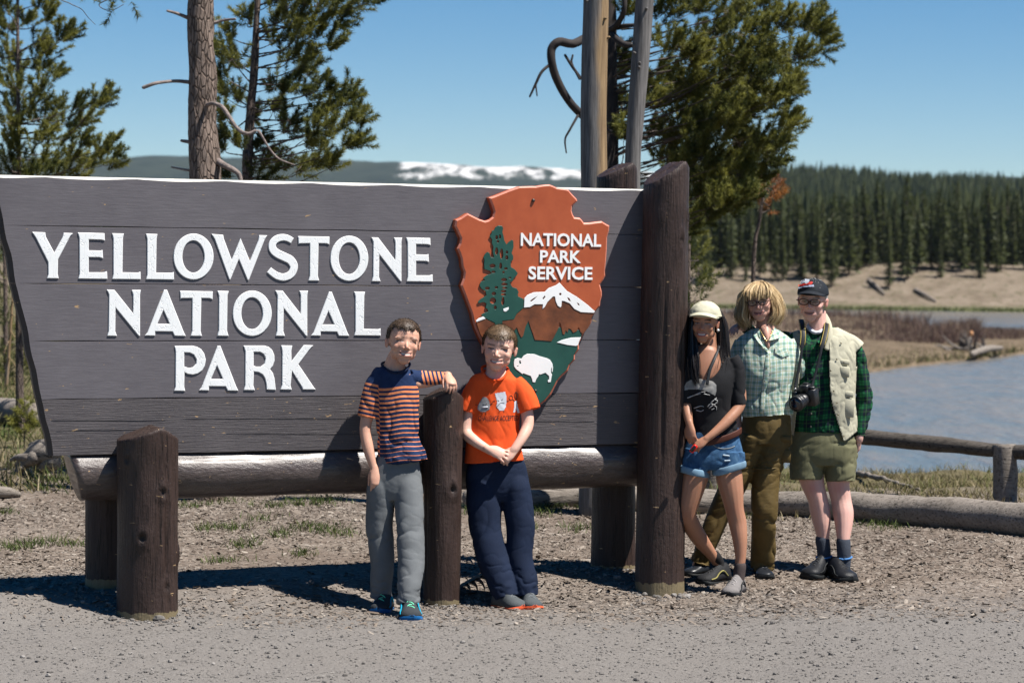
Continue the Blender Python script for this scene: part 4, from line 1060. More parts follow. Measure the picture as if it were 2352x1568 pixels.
WD = ('very slim', 'slim', 'broad', 'slim', 'spindly', 'broad', 'narrow')
def far_label(x, h, k, row): return '%s %s conifer in the %s forest row, %s' % ('tall' if h > 12 else 'short' if h < 10 else 'middling', WD[k], row, next(p for a, p in PL if x < a))
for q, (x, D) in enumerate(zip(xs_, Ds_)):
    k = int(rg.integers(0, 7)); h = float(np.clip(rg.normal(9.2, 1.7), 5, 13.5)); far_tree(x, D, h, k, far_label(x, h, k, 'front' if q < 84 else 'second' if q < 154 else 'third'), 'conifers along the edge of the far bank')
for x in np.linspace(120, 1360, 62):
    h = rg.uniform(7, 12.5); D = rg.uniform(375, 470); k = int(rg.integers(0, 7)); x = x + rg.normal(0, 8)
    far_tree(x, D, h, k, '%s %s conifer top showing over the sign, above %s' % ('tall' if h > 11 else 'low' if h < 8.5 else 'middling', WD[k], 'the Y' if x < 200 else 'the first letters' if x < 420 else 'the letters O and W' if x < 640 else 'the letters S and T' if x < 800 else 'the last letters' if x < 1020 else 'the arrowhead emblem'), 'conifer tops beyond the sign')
for (x, yb_, h, lb) in ((1910, 664, 6.5, 'lone dark conifer on the sandy slope behind the cap of the man'), (2042, 662, 7.5, 'pair-like conifer low on the sandy slope right of the man, the nearer of two'), (2084, 642, 11, 'tall conifer standing forward on the slope right of the man'), (2160, 640, 6, 'short conifer on the upper slope near the pale rock'), (2250, 636, 8, 'conifer at the slope edge casting a diagonal shadow'), (2290, 628, 7, 'conifer beside the diagonal shadow near the right edge'), (1840, 634, 6, 'small conifer on the slope crest above the blonde woman')):
    for D in np.arange(328, 380, 1.0):
        P = W(x, yb_, D)
        if P[2] <= float(far_z(P[None, 0], P[None, 1])[0]) + .02: break
    far_tree(x, float(D), h, int(rg.integers(0, 7)), lb, None)
# the wooded hill behind: one mass
def wood(name, n, Dr, xr, hr, seed, seg=5, lay=3):
    rg = np.random.default_rng(seed)
    D = np.exp(rg.uniform(math.log(Dr[0]), math.log(Dr[1]), n)); x = rg.uniform(*xr, n)
    P = W(x, 640, D); X, Y = P[:, 0], P[:, 1]; Z = far_z(X, Y); h = rg.uniform(*hr, n); r = h * rg.uniform(.09, .15, n)
    V = []; F = []; T = []; base = 0; tt = rg.uniform(0, .8, n)
    for l in range(lay):
        a = rg.uniform(0, 6.28, n)
        z0 = Z + h * (.08 + l * .28); z1 = Z + h * (.55 + .45 * (l + 1) / lay); rr = r * (1 - .28 * l)
        vs = [np.stack([X + rr * np.cos(a + 6.283 * j / seg) * rg.uniform(.6, 1.3, n), Y + rr * np.sin(a + 6.283 * j / seg), z0 + h * rg.uniform(-.06, .08, n)], 1) for j in range(seg)] + [np.stack([X, Y, z1], 1)]
        V.append(np.stack(vs, 1).reshape(-1, 3)); i = np.arange(n)[:, None] * (seg + 1) + base
        for j in range(seg): F.append(np.concatenate([i + j, i + (j + 1) % seg, i + seg], 1))
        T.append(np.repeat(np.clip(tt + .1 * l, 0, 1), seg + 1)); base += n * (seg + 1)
    return obj(name, np.concatenate(V), np.concatenate(F), M_NEEDLE2, smooth=False, attrs={'tint': np.concatenate(T)}, kind='stuff')
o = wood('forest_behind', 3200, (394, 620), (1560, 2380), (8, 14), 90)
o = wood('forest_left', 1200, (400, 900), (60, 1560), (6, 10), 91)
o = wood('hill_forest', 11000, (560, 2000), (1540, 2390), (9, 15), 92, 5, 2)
# hummocky line of the distant forest on the ridge top
# fallen timber on the far slope
for (x0, y0, x1, y1, D, lb) in ((1995, 618, 2032, 630, 345, 'pale fallen trunk on the far sandy slope'), (2102, 633, 2150, 640, 340, 'weathered fallen trunk on the far slope further right')):
    A = W(x0, y0, D); B = W(x1, y1, D - 6); A[2] = far_z(A[None, 0], A[None, 1])[0] + .3; B[2] = far_z(B[None, 0], B[None, 1])[0] + .3
    V, F = tube([A, (A + B) / 2 + (0, 0, .1), B], [.28, .25, .14], 8, 3, cap='round'); tag(obj('fallen_log', V, F, M_OLDLOG, loc=A), lb, 'log')

# ================================================================== RIVER BAR
def onwater(x, y, z=WATER_Z):
    r = ray(x, y); t = (z - CAM_H) / r[2]; return _C + r * t
near_e = [(1560, 900), (1700, 885), (1850, 872), (1996, 859), (2075, 848), (2144, 839), (2232, 831), (2300, 822), (2352, 813), (2450, 800)]
far_e = [(2450, 762), (2352, 768), (2280, 768), (2210, 772), (2150, 762), (2080, 748), (2000, 735), (1900, 728), (1700, 724), (1560, 722)]
NE = np.array([onwater(*p) for p in near_e]); FE = np.array([onwater(*p) for p in far_e])[::-1]
k = 40; m = 90
tn = np.linspace(0, 1, m)
def rs(P): return np.stack([np.interp(tn, np.linspace(0, 1, len(P)), P[:, i]) for i in range(3)], 1)
NEr = rs(crom(NE, 6)); FEr = rs(crom(FE, 6))
V = []
for j in range(k):
    f = j / (k - 1); P = NEr * (1 - f) + FEr * f
    P[:, 1] += (fbm(P * .12, 3, 60) - .5) * 5 * (f < .5) * (1 - f)
    e = np.minimum(f, 1 - f) * 2
    P[:, 2] = WATER_Z - .25 + .62 * ss(0, .10, e) + .35 * fbm(P * .15, 3, 61) * ss(.05, .4, e)
    V.append(P)
V = np.concatenate(V); i, j = np.meshgrid(np.arange(k - 1), np.arange(m - 1), indexing='ij'); a = (i * m + j).ravel()
BARV = V.copy()
def m_bar():
    g = G('river_bar_soil'); P = g.geo(); n = g.noise(P, .8, 6, .7)
    g.set(color=g.ramp(n, [(.35, (.075, .055, .035)), (.6, (.20, .15, .10))]), rough=1.0, spec=.1); g.bump(n, .8, .3); return g.m
obj('river_bar', V, np.stack([a, a + 1, a + m + 1, a + m], 1), m_bar(), kind='structure')
def blades(name, P, h, w, lean, tint, mat, rg, kind='stuff', tip=.2):
    n = len(P); a = rg.uniform(0, 6.28, n); s = np.stack([np.cos(a), np.sin(a), 0 * a], 1) * (w * .5)[:, None]
    L = np.stack([rg.normal(0, lean, n), rg.normal(0, lean, n), np.ones(n)], 1) * h[:, None]
    V = np.stack([P - s, P + s, P + L * .55 + s * .8, P + L * .55 - s * .8, P + L * np.array([1.25, 1.25, 1.0])], 1).reshape(-1, 3)
    i = np.arange(n)[:, None] * 5
    F = np.concatenate([np.concatenate([i, i + 1, i + 2], 1), np.concatenate([i, i + 2, i + 3], 1), np.concatenate([i + 3, i + 2, i + 4], 1)])
    return obj(name, V, F, mat, smooth=False, attrs={'tint': np.repeat(tint, 5)}, kind=kind)
def tint_mat(name, stops, rough=.85, tr=.15):
    g = G(name); c = g.ramp(g.attr('tint'), stops); g.set(color=c, rough=rough, spec=.2)
    if tr:
        t = g.node('ShaderNodeBsdfTranslucent', {'Color': c}); mx = g.node('ShaderNodeMixShader', {'Fac': tr})
        g.t.links.new(g.b.outputs[0], mx.inputs[1]); g.t.links.new(t.outputs[0], mx.inputs[2]); g.t.links.new(mx.outputs[0], g.out.inputs[0])
    return g.m
M_WILLOW = tint_mat('willow_twigs', [(0, (.07, .048, .044)), (.35, (.155, .095, .078)), (.7, (.20, .145, .105)), (1, (.30, .22, .12))])
M_GRASS = tint_mat('bank_grass', [(0, (.035, .040, .016)), (.3, (.085, .125, .030)), (.55, (.15, .13, .05)), (.8, (.26, .21, .12)), (1, (.36, .30, .19))])
rg = np.random.default_rng(12)
f = rg.uniform(.28, .95, 15000); t_ = rg.random(15000)
base = np.stack([np.interp(t_, tn, NEr[:, i]) * (1 - f) + np.interp(t_, tn, FEr[:, i]) * f for i in range(3)], 1)
cl = fbm(base * .16, 3, 71); tall = ss(.42, .62, cl); base[:, 2] = WATER_Z + .3
h = (.45 + 1.25 * tall * rg.uniform(.5, 1, 15000)) * (1 - .5 * (t_ > .72)) * (.4 + .6 * ss(.25, .4, f))
blades('willow_scrub', base, h, np.full(15000, .055), .22, np.clip(.15 + .5 * cl + rg.normal(0, .2, 15000), 0, 1), M_WILLOW, rg)
f = rg.uniform(.01, .42, 9000); t_ = rg.random(9000)
base = np.stack([np.interp(t_, tn, NEr[:, i]) * (1 - f) + np.interp(t_, tn, FEr[:, i]) * f for i in range(3)], 1); base[:, 2] = WATER_Z + .15
blades('bar_grass', base, rg.uniform(.15, .5, 9000), np.full(9000, .06), .25, np.clip(rg.normal(.62, .16, 9000), 0, 1), M_GRASS, rg)
# fringe of green along the far shore
X_ = rg.uniform(-30, 90, 5000); Y_ = far_shore(X_) + rg.uniform(-.5, 3.5, 5000)
blades('shore_grass', np.stack([X_, Y_, np.full(5000, WATER_Z - .1)], 1), rg.uniform(.3, .9, 5000), np.full(5000, .12), .2, np.clip(rg.normal(.22, .1, 5000), 0, 1), M_GRASS, rg)
# bushes dotted on the far slope
# driftwood heap on the bar
c = onwater(2232, 822) ; c[2] = WATER_Z + .3
heap = thing('driftwood_heap', 'grey driftwood root mass at the tip of the river bar', 'driftwood', tuple(c))
for q in range(26):
    a = rg.uniform(0, math.pi); L = rg.uniform(.5, 1.5); d = np.array([math.cos(a) * L * 1.0, rg.uniform(-.4, .4), math.sin(a) * L * .9])
    p = c + np.array([rg.uniform(-1.0, .8), rg.uniform(-.4, .4), rg.uniform(-.1, .25)])
    V, F = tube([p, p + d * .5 + rg.normal(0, .08, 3), p + d], [.10, .07, .02], 6, 3, cap='round'); obj('root', V, F, M_OLDLOG if q % 3 else M_BLACKLIMB, heap)
A = onwater(2232, 829); B = onwater(2300, 820); A[2] += .4; B[2] += .55
V, F = tube([A, (A + B) / 2 + (0, 0, .12), B], [.17, .21, .12], 9, 4, cap='round'); tag(obj('driftwood_log', V, F, M_OLDLOG, loc=A), 'pale driftwood log at the water edge of the river bar', 'log')
P = onwater(2231, 829); P[2] = WATER_Z + 1.25
p2 = P.copy(); s_ = np.linalg.norm(P) / FPX
V, F = ball(W(2231, 766, np.linalg.norm(P)), (4.5 * s_, 4 * s_, 7 * s_)); V2, F2 = tube([W(2231, 778, np.linalg.norm(P)), W(2229, 800, np.linalg.norm(P)), W(2228, 822, np.linalg.norm(P))], [2.2 * s_, 2.5 * s_, 3 * s_], 6)
sn_ = thing('broken_snag', 'upright broken stem with a fresh orange tip on the bar', 'snag', tuple(P)); obj('stem', V2, F2, M_BLACKLIMB, sn_); obj('split_tip', V, F, plain('fresh_split_wood', (.55, .27, .12), .8, .2, 3, 0), sn_)

# ================================================================== LOGS, RAIL, ROOT, SCATTER
def gpt(x, y):
    """ground point seen at (x, y)"""
    r = ray(x, y); lo, hi = 8.0, 60.0
    for D in np.arange(9, 60, .05):
        P = _C + r * D
        if P[2] <= float(ground_z(P[0], P[1])): return P
    return _C + r * 60
def lying(name, label, pts, rads, mat, seed=1, seg=26):
    P = np.array(pts, float); root = None
    V, F = tube(P, rads, seg, 16, cap='round')
    N = unit(V - V.mean(0)); n_ = fbm(V * np.array([2.5, 7, 7]), 4, seed) - .5
    V[:, 2] += n_ * .05; V[:, 1] += n_ * .03
    return tag(obj(name, V, F, mat, loc=P[0]), label, 'log')
def at_ground(x, y, r): P = gpt(x, y); P[2] += r * .86; return P
lying('fallen_log', 'long weathered grey log lying on the ground behind the adults', [at_ground(1085, 1166, .085), at_ground(1400, 1168, .095), at_ground(1700, 1180, .10), at_ground(1957, 1194, .112), at_ground(2200, 1215, .122), at_ground(2480, 1246, .135)], [.08, .088, .095, .108, .12, .135], M_OLDLOG, 3)
lying('fallen_log', 'smooth grey log lying beyond the left end of the sign', [at_ground(-160, 968, .16), at_ground(0, 974, .15), at_ground(95, 978, .14), at_ground(420, 985, .12)], [.15, .14, .13, .10], M_OLDLOG, 5)
P0 = at_ground(1885, 1082, .03); P1 = at_ground(2110, 1128, .02)
lying('fallen_branch', 'thin grey pole lying in the grass below the rail', [P0, (P0 + P1) / 2 + (0, 0, .03), P1], [.028, .026, .014], M_OLDLOG, 6, 10)
# rail fence
DF = 19.2
fr = thing('rail_fence', 'low grey log rail fence along the top of the river bank', 'fence', tuple(W(2308, 1149, DF)))
def rail(pts, rads): 
    V, F = tube([W(x, y, D) for x, y, D in pts], rads, 20, 10, cap='round'); V[:, 2] += (fbm(V * np.array([2, 6, 6]), 3, 4) - .5) * .035; return obj('rail', V, F, M_RAIL, fr)
rail([(1560, 985, DF + 1.6), (1800, 993, DF + 1.1), (1990, 1003, DF + .6), (2150, 1020, DF + .3), (2300, 1034, DF)], [.060, .063, .067, .062, .056])
rail([(2318, 1036, DF), (2400, 1044, DF - .2), (2600, 1066, DF - .6)], [.060, .062, .066])
P = W(2308, 1149, DF); zg = float(ground_z(P[0], P[1])); Pt = W(2307, 1020, DF)
V, F = tube([(P[0], P[1], zg - .15), (P[0], P[1], (zg + Pt[2]) / 2), Pt], [.105, .098, .09], 24, 8); V[:, 0] += (fbm(V * 5, 3, 8) - .5) * .02; obj('post', V, F, M_OLDLOG, fr)
P = W(1640, 1149, DF + 1.3); zg = float(ground_z(P[0], P[1]))
V, F = tube([(P[0], P[1], zg - .15), W(1640, 985, DF + 1.3)], [.1, .09], 20, 6); obj('post', V, F, M_OLDLOG, fr)
# root stump at left
c = gpt(60, 1096); rt = thing('root_stump', 'gnarled grey uprooted stump left of the sign under its edge', 'stump', tuple(c)); s_ = np.linalg.norm(c) / FPX; Dr_ = float((c - _C) @ _F)
for rows in ([(118, 1040, 30), (90, 1040, 32), (66, 1052, 22), (46, 1066, 14)], [(80, 1050, 22), (60, 1062, 16), (44, 1080, 12), (30, 1112, 6)], [(110, 1020, 16), (92, 1018, 12), (72, 1022, 8)], [(60, 1050, 12), (40, 1050, 9), (26, 1056, 5)], [(120, 1060, 26), (100, 1072, 20), (84, 1078, 8)], [(48, 1074, 8), (40, 1094, 7), (32, 1114, 4)]):
    r = np.array(rows, float); V, F = tube([W(a, b, Dr_ + .05 * q) for q, (a, b, _) in enumerate(rows)], r[:, 2] * s_ * .8, 12, 5, cap='round')
    V += unit(V - V.mean(0)) * ((fbm(V * np.array([30, 30, 12]), 3, 7) - .5) * .016)[:, None]; obj('root', V, F, M_OLDLOG, rt)
c = gpt(8, 1145); V, F = tube([c + (-.35, 0, .03), c + (.0, 0, .05), c + (.11, .05, .03)], [.05, .045, .02], 10, 4, cap='round'); tag(obj('wood_chunk', V, F, M_OLDLOG, loc=c), 'short wood chunk at the far left on bark chips', 'wood')
# curled bark by the middle post
c = gpt(1086, 1368); bk = thing('bark_curl', 'curled piece of dead bark on the gravel between the boys', 'bark', tuple(c))
for q in range(5):
    a = np.linspace(-.4, 2.6, 9); r0 = .035 + .012 * q; ox = -.05 + .03 * q
    V = []; F = []
    for i_, aa in enumerate(a):
        for w_ in (0, 1): V.append(c + np.array([ox + r0 * math.cos(aa), -.03 + .07 * w_ + .01 * q, .02 + r0 * abs(math.sin(aa)) * 1.2 + .01 * w_]))
    for i_ in range(8): F.append((2 * i_, 2 * i_ + 2, 2 * i_ + 3, 2 * i_ + 1))
    n_ = len(V); V = np.array(V); V = np.vstack([V, V + (0.002, .0, .005)]); F = F + [tuple(x + n_ for x in f[::-1]) for f in F]
    obj('bark_strip', V, F, plain('dead_bark', (.24, .17, .12), .9, .4, 20, .5) if q == 0 else bpy.data.materials['dead_bark'], bk)
# sapling
near_pine('pine_sapling', 'tiny green pine sapling beside the grey log at left', 22.3, [(56, 1000, 1.6, 0), (56, 940, 1.2, 0), (57, 920, .8, 0)], [(57, 930, 6, 10), (48, 955, 12, 7), (66, 960, 12, 7), (45, 975, 14, 7), (68, 978, 14, 8), (56, 990, 16, 8), (38, 968, 8, 5)], ID, 31, spread=.08, per=9, L=.07, nl=.04, k=40, tintb=.75, ground=gz1(56, 990, 22.3))

# ---- scattered bark chips and pebbles (uncountable)
def chips(name, n, xr, yr, mat, size, seed, keep, up=1.0):
    rg = np.random.default_rng(seed); X = rg.uniform(*xr, n); Y = rg.uniform(*yr, n); k = keep(X, Y, rg); X, Y = X[k], Y[k]; n = len(X)
    Z = ground_z(X, Y); l = size * np.exp(rg.normal(0, .45, n)); w = l * rg.uniform(.18, .5, n); a = rg.uniform(0, 6.28, n)
    d = np.stack([np.cos(a), np.sin(a), rg.normal(0, .22 * up, n)], 1) * l[:, None]; s = np.stack([-np.sin(a), np.cos(a), rg.normal(0, .35 * up, n)], 1) * w[:, None]
    c = np.stack([X, Y, Z + .004 + .006 * rg.random(n)], 1); t = np.array([0, 0, 1.0]) * (.25 * up * w)[:, None]
    V = np.stack([c - d - s * .6, c + d * .9 - s, c + d + s * .7, c - d * .8 + s, c + t + d * .1], 1).reshape(-1, 3); i = np.arange(n)[:, None] * 5
    F = np.concatenate([np.concatenate([i + p, i + q, i + 4], 1) for p, q in ((0, 1), (1, 2), (2, 3), (3, 0))])
    return obj(name, V, F, mat, smooth=False, attrs={'tint': np.repeat(np.clip(rg.beta(1.6, 1.8, n), 0, 1), 5)}, kind='stuff')
M_CHIP = tint_mat('bark_chips', [(0, (.11, .085, .066)), (.3, (.17, .135, .107)), (.6, (.24, .20, .165)), (1, (.37, .325, .275))], tr=0)
M_PEB = tint_mat('pebbles', [(0, (.125, .114, .104)), (.35, (.17, .156, .143)), (.7, (.21, .195, .18)), (1, (.31, .29, .27))], tr=0)
def edge_k(X, Y): return ss(12.9, 14.0, Y - .02 * X + .9 * (fbm(np.stack([X * .8, Y * .8, X * 0], 1), 3, 17) - .5) + .25 * ss(.5, 2.5, X))
def inview(X, Y, m=.3): return abs(X) < Y * .2138 + m
chips('bark_chips', 190000, (-5, 5), (12.6, 21), M_CHIP, .0098, 1, lambda X, Y, rg: inview(X, Y) & (rg.random(len(X)) < edge_k(X, Y) * (.35 + .65 * ss(.38, .55, fbm(np.stack([X, Y, X * 0], 1) * .7, 3, 19))) * (1 - .85 * ss(18, 20.5, Y))))
chips('gravel', 90000, (-4, 4), (10.4, 15), M_PEB, .0048, 2, lambda X, Y, rg: inview(X, Y) & (rg.random(len(X)) < (1 - edge_k(X, Y)) * .6 + .03), up=.3)
def stones(n, seed, feet=None, size=.006):
    rg = np.random.default_rng(seed); X = rg.uniform(-3.4, 3.4, n); Y = rg.uniform(10.6, 14.6, n); k = inview(X, Y) & (rg.random(n) < 1.1 - .9 * edge_k(X, Y)); X, Y = X[k], Y[k]
    if feet is not None:
        i = rg.integers(0, len(feet), n); a = rg.uniform(0, 6.28, n); q = np.abs(rg.normal(0, .14, n)) + .13; X = feet[i, 0] + np.cos(a) * q; Y = feet[i, 1] + np.sin(a) * q
    Z = ground_z(X, Y); out = []
    bv, bf = ball((0, 0, 0), (1, .8, .6), nu=6, nv=4)
    bf = [f if len(f) == 3 else f for f in bf]; tri = []
    for f in bf: tri += [f] if len(f) == 3 else [(f[0], f[1], f[2]), (f[0], f[2], f[3])]
    tri = np.array(tri); n = len(X); r = size * np.exp(rg.normal(0, .4, n)); a = rg.uniform(0, 6.28, n)
    c, s = np.cos(a), np.sin(a); vx = bv[None, :, 0] * c[:, None] - bv[None, :, 1] * s[:, None]; vy = bv[None, :, 0] * s[:, None] + bv[None, :, 1] * c[:, None]
    V = np.stack([vx, vy, np.repeat(bv[None, :, 2], n, 0)], -1) * r[:, None, None] * rg.uniform(.8, 1.2, (n, len(bv), 1)) + np.stack([X, Y, Z + r * .3], 1)[:, None]
    F = (tri[None] + (np.arange(n) * len(bv))[:, None, None]).reshape(-1, 3)
    return obj('loose_stones', V.reshape(-1, 3), F, M_PEB, smooth=False, attrs={'tint': np.repeat(np.clip(rg.normal(.5, .22, n), 0, 1), len(bv))}, kind='stuff')
stones(6000, 3)
FT = np.array([on_sign(338, 1409, NP)[0], on_sign(1014, 1384, NP)[0], on_sign(1515, 1342, NP)[0], on_sign(242, 1335, -.38)[0], on_sign(1408, 1304, -.38)[0]])
stones(1500, 9, FT, .0085)
# ---- grass
rg = np.random.default_rng(5)
def patch_grass(name, centers, per, hr, w, tmean, seed, lean=.35):
    rg = np.random.default_rng(seed); P = []
    for (x, y, rx, ry) in centers:
        g0 = gpt(x, y); s = np.linalg.norm(g0) / FPX; n = int(per * rx * ry / 400)
        a = rg.normal(0, .5, (n, 2)); X = g0[0] + a[:, 0] * rx * s; Y = g0[1] + a[:, 1] * ry * s * 6.5; P.append(np.stack([X, Y, ground_z(X, Y)], 1))
    P = np.concatenate(P); n = len(P)
    return blades(name, P, rg.uniform(*hr, n), np.full(n, w), lean, np.clip(rg.normal(tmean, .12, n), 0, 1), M_GRASS, rg)
patch_grass('grass_tufts', [(530, 1215, 60, 10), (600, 1195, 40, 8), (720, 1218, 80, 12), (790, 1228, 50, 8), (700, 1160, 90, 8), (560, 1255, 40, 12), (640, 1232, 30, 10), (690, 1275, 40, 8), (40, 1258, 60, 14), (110, 1248, 60, 10), (170, 1252, 30, 8), (500, 1150, 60, 8), (1230, 1180, 50, 12), (1260, 1168, 40, 14), (1330, 1218, 40, 10), (1220, 1215, 30, 8),
   (620, 1165, 60, 8), (740, 1150, 60, 10), (130, 1105, 50, 14), (90, 1120, 40, 10), (1750, 1196, 30, 8), (1700, 1192, 30, 8), (2020, 1210, 50, 14), (30, 1000, 60, 20), (80, 985, 30, 14), (1300, 1165, 60, 10), (450, 1165, 60, 8), (1080, 1180, 30, 10), (520, 1290, 60, 6), (480, 1215, 30, 10), (10, 1180, 30, 12)], 100, (.02, .065), .006, .24, 6, .5)
n = 26000; X = rg.uniform(.5, 6.5, n); Y = rg.uniform(17.6, 26.5, n); k = inview(X, Y, .5) & (rg.random(n) < .35 + .65 * ss(.4, .6, fbm(np.stack([X, Y, X * 0], 1) * 1.1, 3, 14)))
X, Y = X[k], Y[k]; tt = np.clip(.62 + .9 * (fbm(np.stack([X, Y, X * 0], 1) * .8, 3, 15) - .5) + rg.normal(0, .14, len(X)), 0, 1)
blades('bank_grass', np.stack([X, Y, ground_z(X, Y)], 1), rg.uniform(.03, .10, len(X)), np.full(len(X), .008), .5, tt, M_GRASS, rg)
n = 24000; X = rg.uniform(-8, -1.6, n); Y = rg.uniform(18.5, 40, n); k = inview(X, Y, .8) & (X < -Y * .14); X, Y = X[k], Y[k]
blades('meadow_grass', np.stack([X, Y, ground_z(X, Y)], 1), rg.uniform(.04, .18, len(X)), np.full(len(X), .012), .5, np.clip(rg.normal(.5, .25, len(X)), 0, 1), M_GRASS, rg)

# ================================================================== PEOPLE: tools
def pix(V):
    d = V - _C; D = d @ _F; return 1176 + FPX * (d @ _R) / D, 784 - FPX * (d @ _U) / D, D
def m_skin(name, sub=(.8, .25, .12)):
    g = G(name); c = g.attr('col', 'Color'); n = g.noise(g.obj(), 60, 3)
    g.set(color=g.mix(.12, c, g.mix(n, (.5, .22, .14), c)), rough=.5, spec=.35)
    g.b.inputs['Subsurface Weight'].default_value = .12; g.b.inputs['Subsurface Radius'].default_value = (.012, .005, .003); g.b.inputs['Subsurface Scale'].default_value = 1.0
    g.bump(g.noise(g.obj(), 220, 2), .12, .002); return g.m
M_SKIN = m_skin('skin')
def m_hair(name, a, b, rough=.45):
    g = G(name); t = g.attr('tint'); P = g.obj()
    g.set(color=g.ramp(g.math('ADD', g.math('MULTIPLY', t, .75), g.math('MULTIPLY', g.noise(P, 40, 3), .25)), [(.1, a), (.9, b)]), rough=rough, spec=.35)
    g.bump(g.noise(g.map(P, (160, 160, 14)), 1.5, 3), .5, .003); return g.m
def m_cloth(name, c, var=.12, rough=.85, weave=420, sheen=.0, fuzz=.15):
    g = G(name); P = g.obj(); n = g.noise(P, 9, 4)
    col = g.ramp(n, [(.3, tuple(x * (1 - var) for x in c)), (.7, tuple(min(1, x * (1 + var)) for x in c))])
    g.set(color=col, rough=rough, spec=.15)
    g.bump(g.math('ADD', g.noise(P, weave, 2), g.math('MULTIPLY', g.noise(P, 26, 4), 1.2)), fuzz, .004); return g.m
class Person:
    def __init__(s, label, D, foot_xy):
        s.D = D; s.s = D / FPX
        b = W(foot_xy[0], foot_xy[1], D); b[2] = float(ground_z(b[0], b[1]))
        s.root = thing('person', label, 'person', tuple(b)); s.skin = []; s.paint = []
    def P(s, x, y, d=0.0): return W(x, y, s.D + np.asarray(d, float) * s.s)
    def limb(s, rows, seg=16, k=4, cap='round', ref=None, ex=2.0):
        r = np.array([tuple(q) + (q[3],) * (5 - len(q)) for q in rows], float)
        return tube(s.P(r[:, 0], r[:, 1], r[:, 2]), r[:, 3:5] * s.s, seg, k, ref=ref if ref is not None else (1, 0, 0), cap=cap, ex=ex)
    def ball(s, x, y, d, rx, ry=None, rz=None, rot=None):
        return ball(s.P(x, y, d), np.array([rx, ry or rx, rz or rx]) * s.s, rot)
    def d_of(s, P): return ((P - _C) @ _F - s.D) / s.s
    def part(s, name, V, F, mat, **k): return obj(name, V, F, mat, s.root, **k)
    # ---- depth of the front of a mesh, for things lying on it
    def front(s, V, F=None, cell=3.0):
        x, y, D = pix(V); m = {}
        for a, b, c in zip((x // cell).astype(int), (y // cell).astype(int), D):
            if m.get((a, b), 1e9) > c: m[(a, b)] = c
        bv = BVHTree.FromPolygons(V.tolist(), F.tolist()) if F is not None else None; c0 = Vector(_C)
        def f(px, py):
            px = np.asarray(px, float); py = np.asarray(py, float); out = np.zeros(px.shape)
            for i, (a, b) in enumerate(zip(px.ravel(), py.ravel())):
                if bv is not None:
                    r = ray(a, b); h = bv.ray_cast(c0, Vector(r / np.linalg.norm(r)))
                    if h[0] is not None: out.ravel()[i] = (np.array(h[0]) - _C) @ _F; continue
                i0, j0 = int(a // cell), int(b // cell); acc = []
                for R_ in (1, 2, 4, 8):
                    acc = [m[(i0 + p, j0 + q)] for p in range(-R_, R_ + 1) for q in range(-R_, R_ + 1) if (i0 + p, j0 + q) in m]
                    if len(acc) > 3: break
                acc.sort(); out.ravel()[i] = np.mean(acc[:max(1, len(acc) // 2)]) if acc else s.D
            return out
        return f
def fold(V, F, amp, sc, rot=(0, 0, 0), seed=0, mask=None, ridge=True, o=2):
    N = vnormals(V, F); Rm = rotm('Y', rot[1]) @ rotm('X', rot[0]) @ rotm('Z', rot[2])
    n = fbm((V @ Rm.T) * np.array(sc), o, seed)
    n2 = fbm((V @ Rm.T) * np.array(sc) * 1.35 + 31.7, o, seed + 50)
    n = (.9 * (2 * n - 1) * 1.3 - 1.1 * np.clip(1 - abs(2 * n2 - 1) * 3.2, 0, 1) ** 1.6) if ridge else (2 * n - 1)
    a = amp * (1 if mask is None else mask); return V + N * (a * n)[:, None]
def decal(pr, fr, poly, mat, name, off=.0012, cell=1.2, parent=None, holes=()):
    """flat print lying on a garment: polygon in picture px"""
    poly = np.array(poly, float); x0, y0 = poly.min(0); x1, y1 = poly.max(0)
    def inside(p, q, pl):
        r = np.zeros(p.shape, bool); n = len(pl)
        for i in range(n):
            (xa, ya), (xb, yb) = pl[i], pl[(i + 1) % n]
            if ya == yb: continue
            r ^= ((ya > q) != (yb > q)) & (p < (xb - xa) * (q - ya) / (yb - ya) + xa)
        return r
    xs = np.arange(x0, x1 + cell, cell); ys = np.arange(y0, y1 + cell, cell)
    cx, cy = np.meshgrid(xs[:-1] + cell / 2, ys[:-1] + cell / 2); k = inside(cx, cy, poly)
    X, Y = np.meshgrid(xs, ys); D = fr(X, Y)
    V = W(X, Y, D - off).reshape(-1, 3); nx = len(xs); jj, ii = np.nonzero(k); a = jj * nx + ii
    Fq = np.stack([a, a + nx, a + nx + 1, a + 1], 1)
    return pr.part(name, V, [tuple(int(q) for q in f) for f in Fq], mat) if parent is None else obj(name, V, [tuple(int(q) for q in f) for f in Fq], mat, parent)
def text_on(pr, fr, s, x0, y0, x1, y1, mat, name, off=.0015, bold=.02, parent=None, skew=0):
    V2, F = text_tris(s, 1.0, bold); mn = V2.min(0); mx = V2.max(0); q = (V2 - mn) / (mx - mn)
    x = x0 + q[:, 0] * (x1 - x0); y = y1 - q[:, 1] * (y1 - y0) + skew * (x - x0)
    V = W(x, y, fr(x, y) - off); 
    T = [f if (V2[f[1]][0] - V2[f[0]][0]) * (V2[f[2]][1] - V2[f[0]][1]) - (V2[f[1]][1] - V2[f[0]][1]) * (V2[f[2]][0] - V2[f[0]][0]) > 0 else f[::-1] for f in F]
    return obj(name, V, T, mat, parent or pr.root, smooth=False)

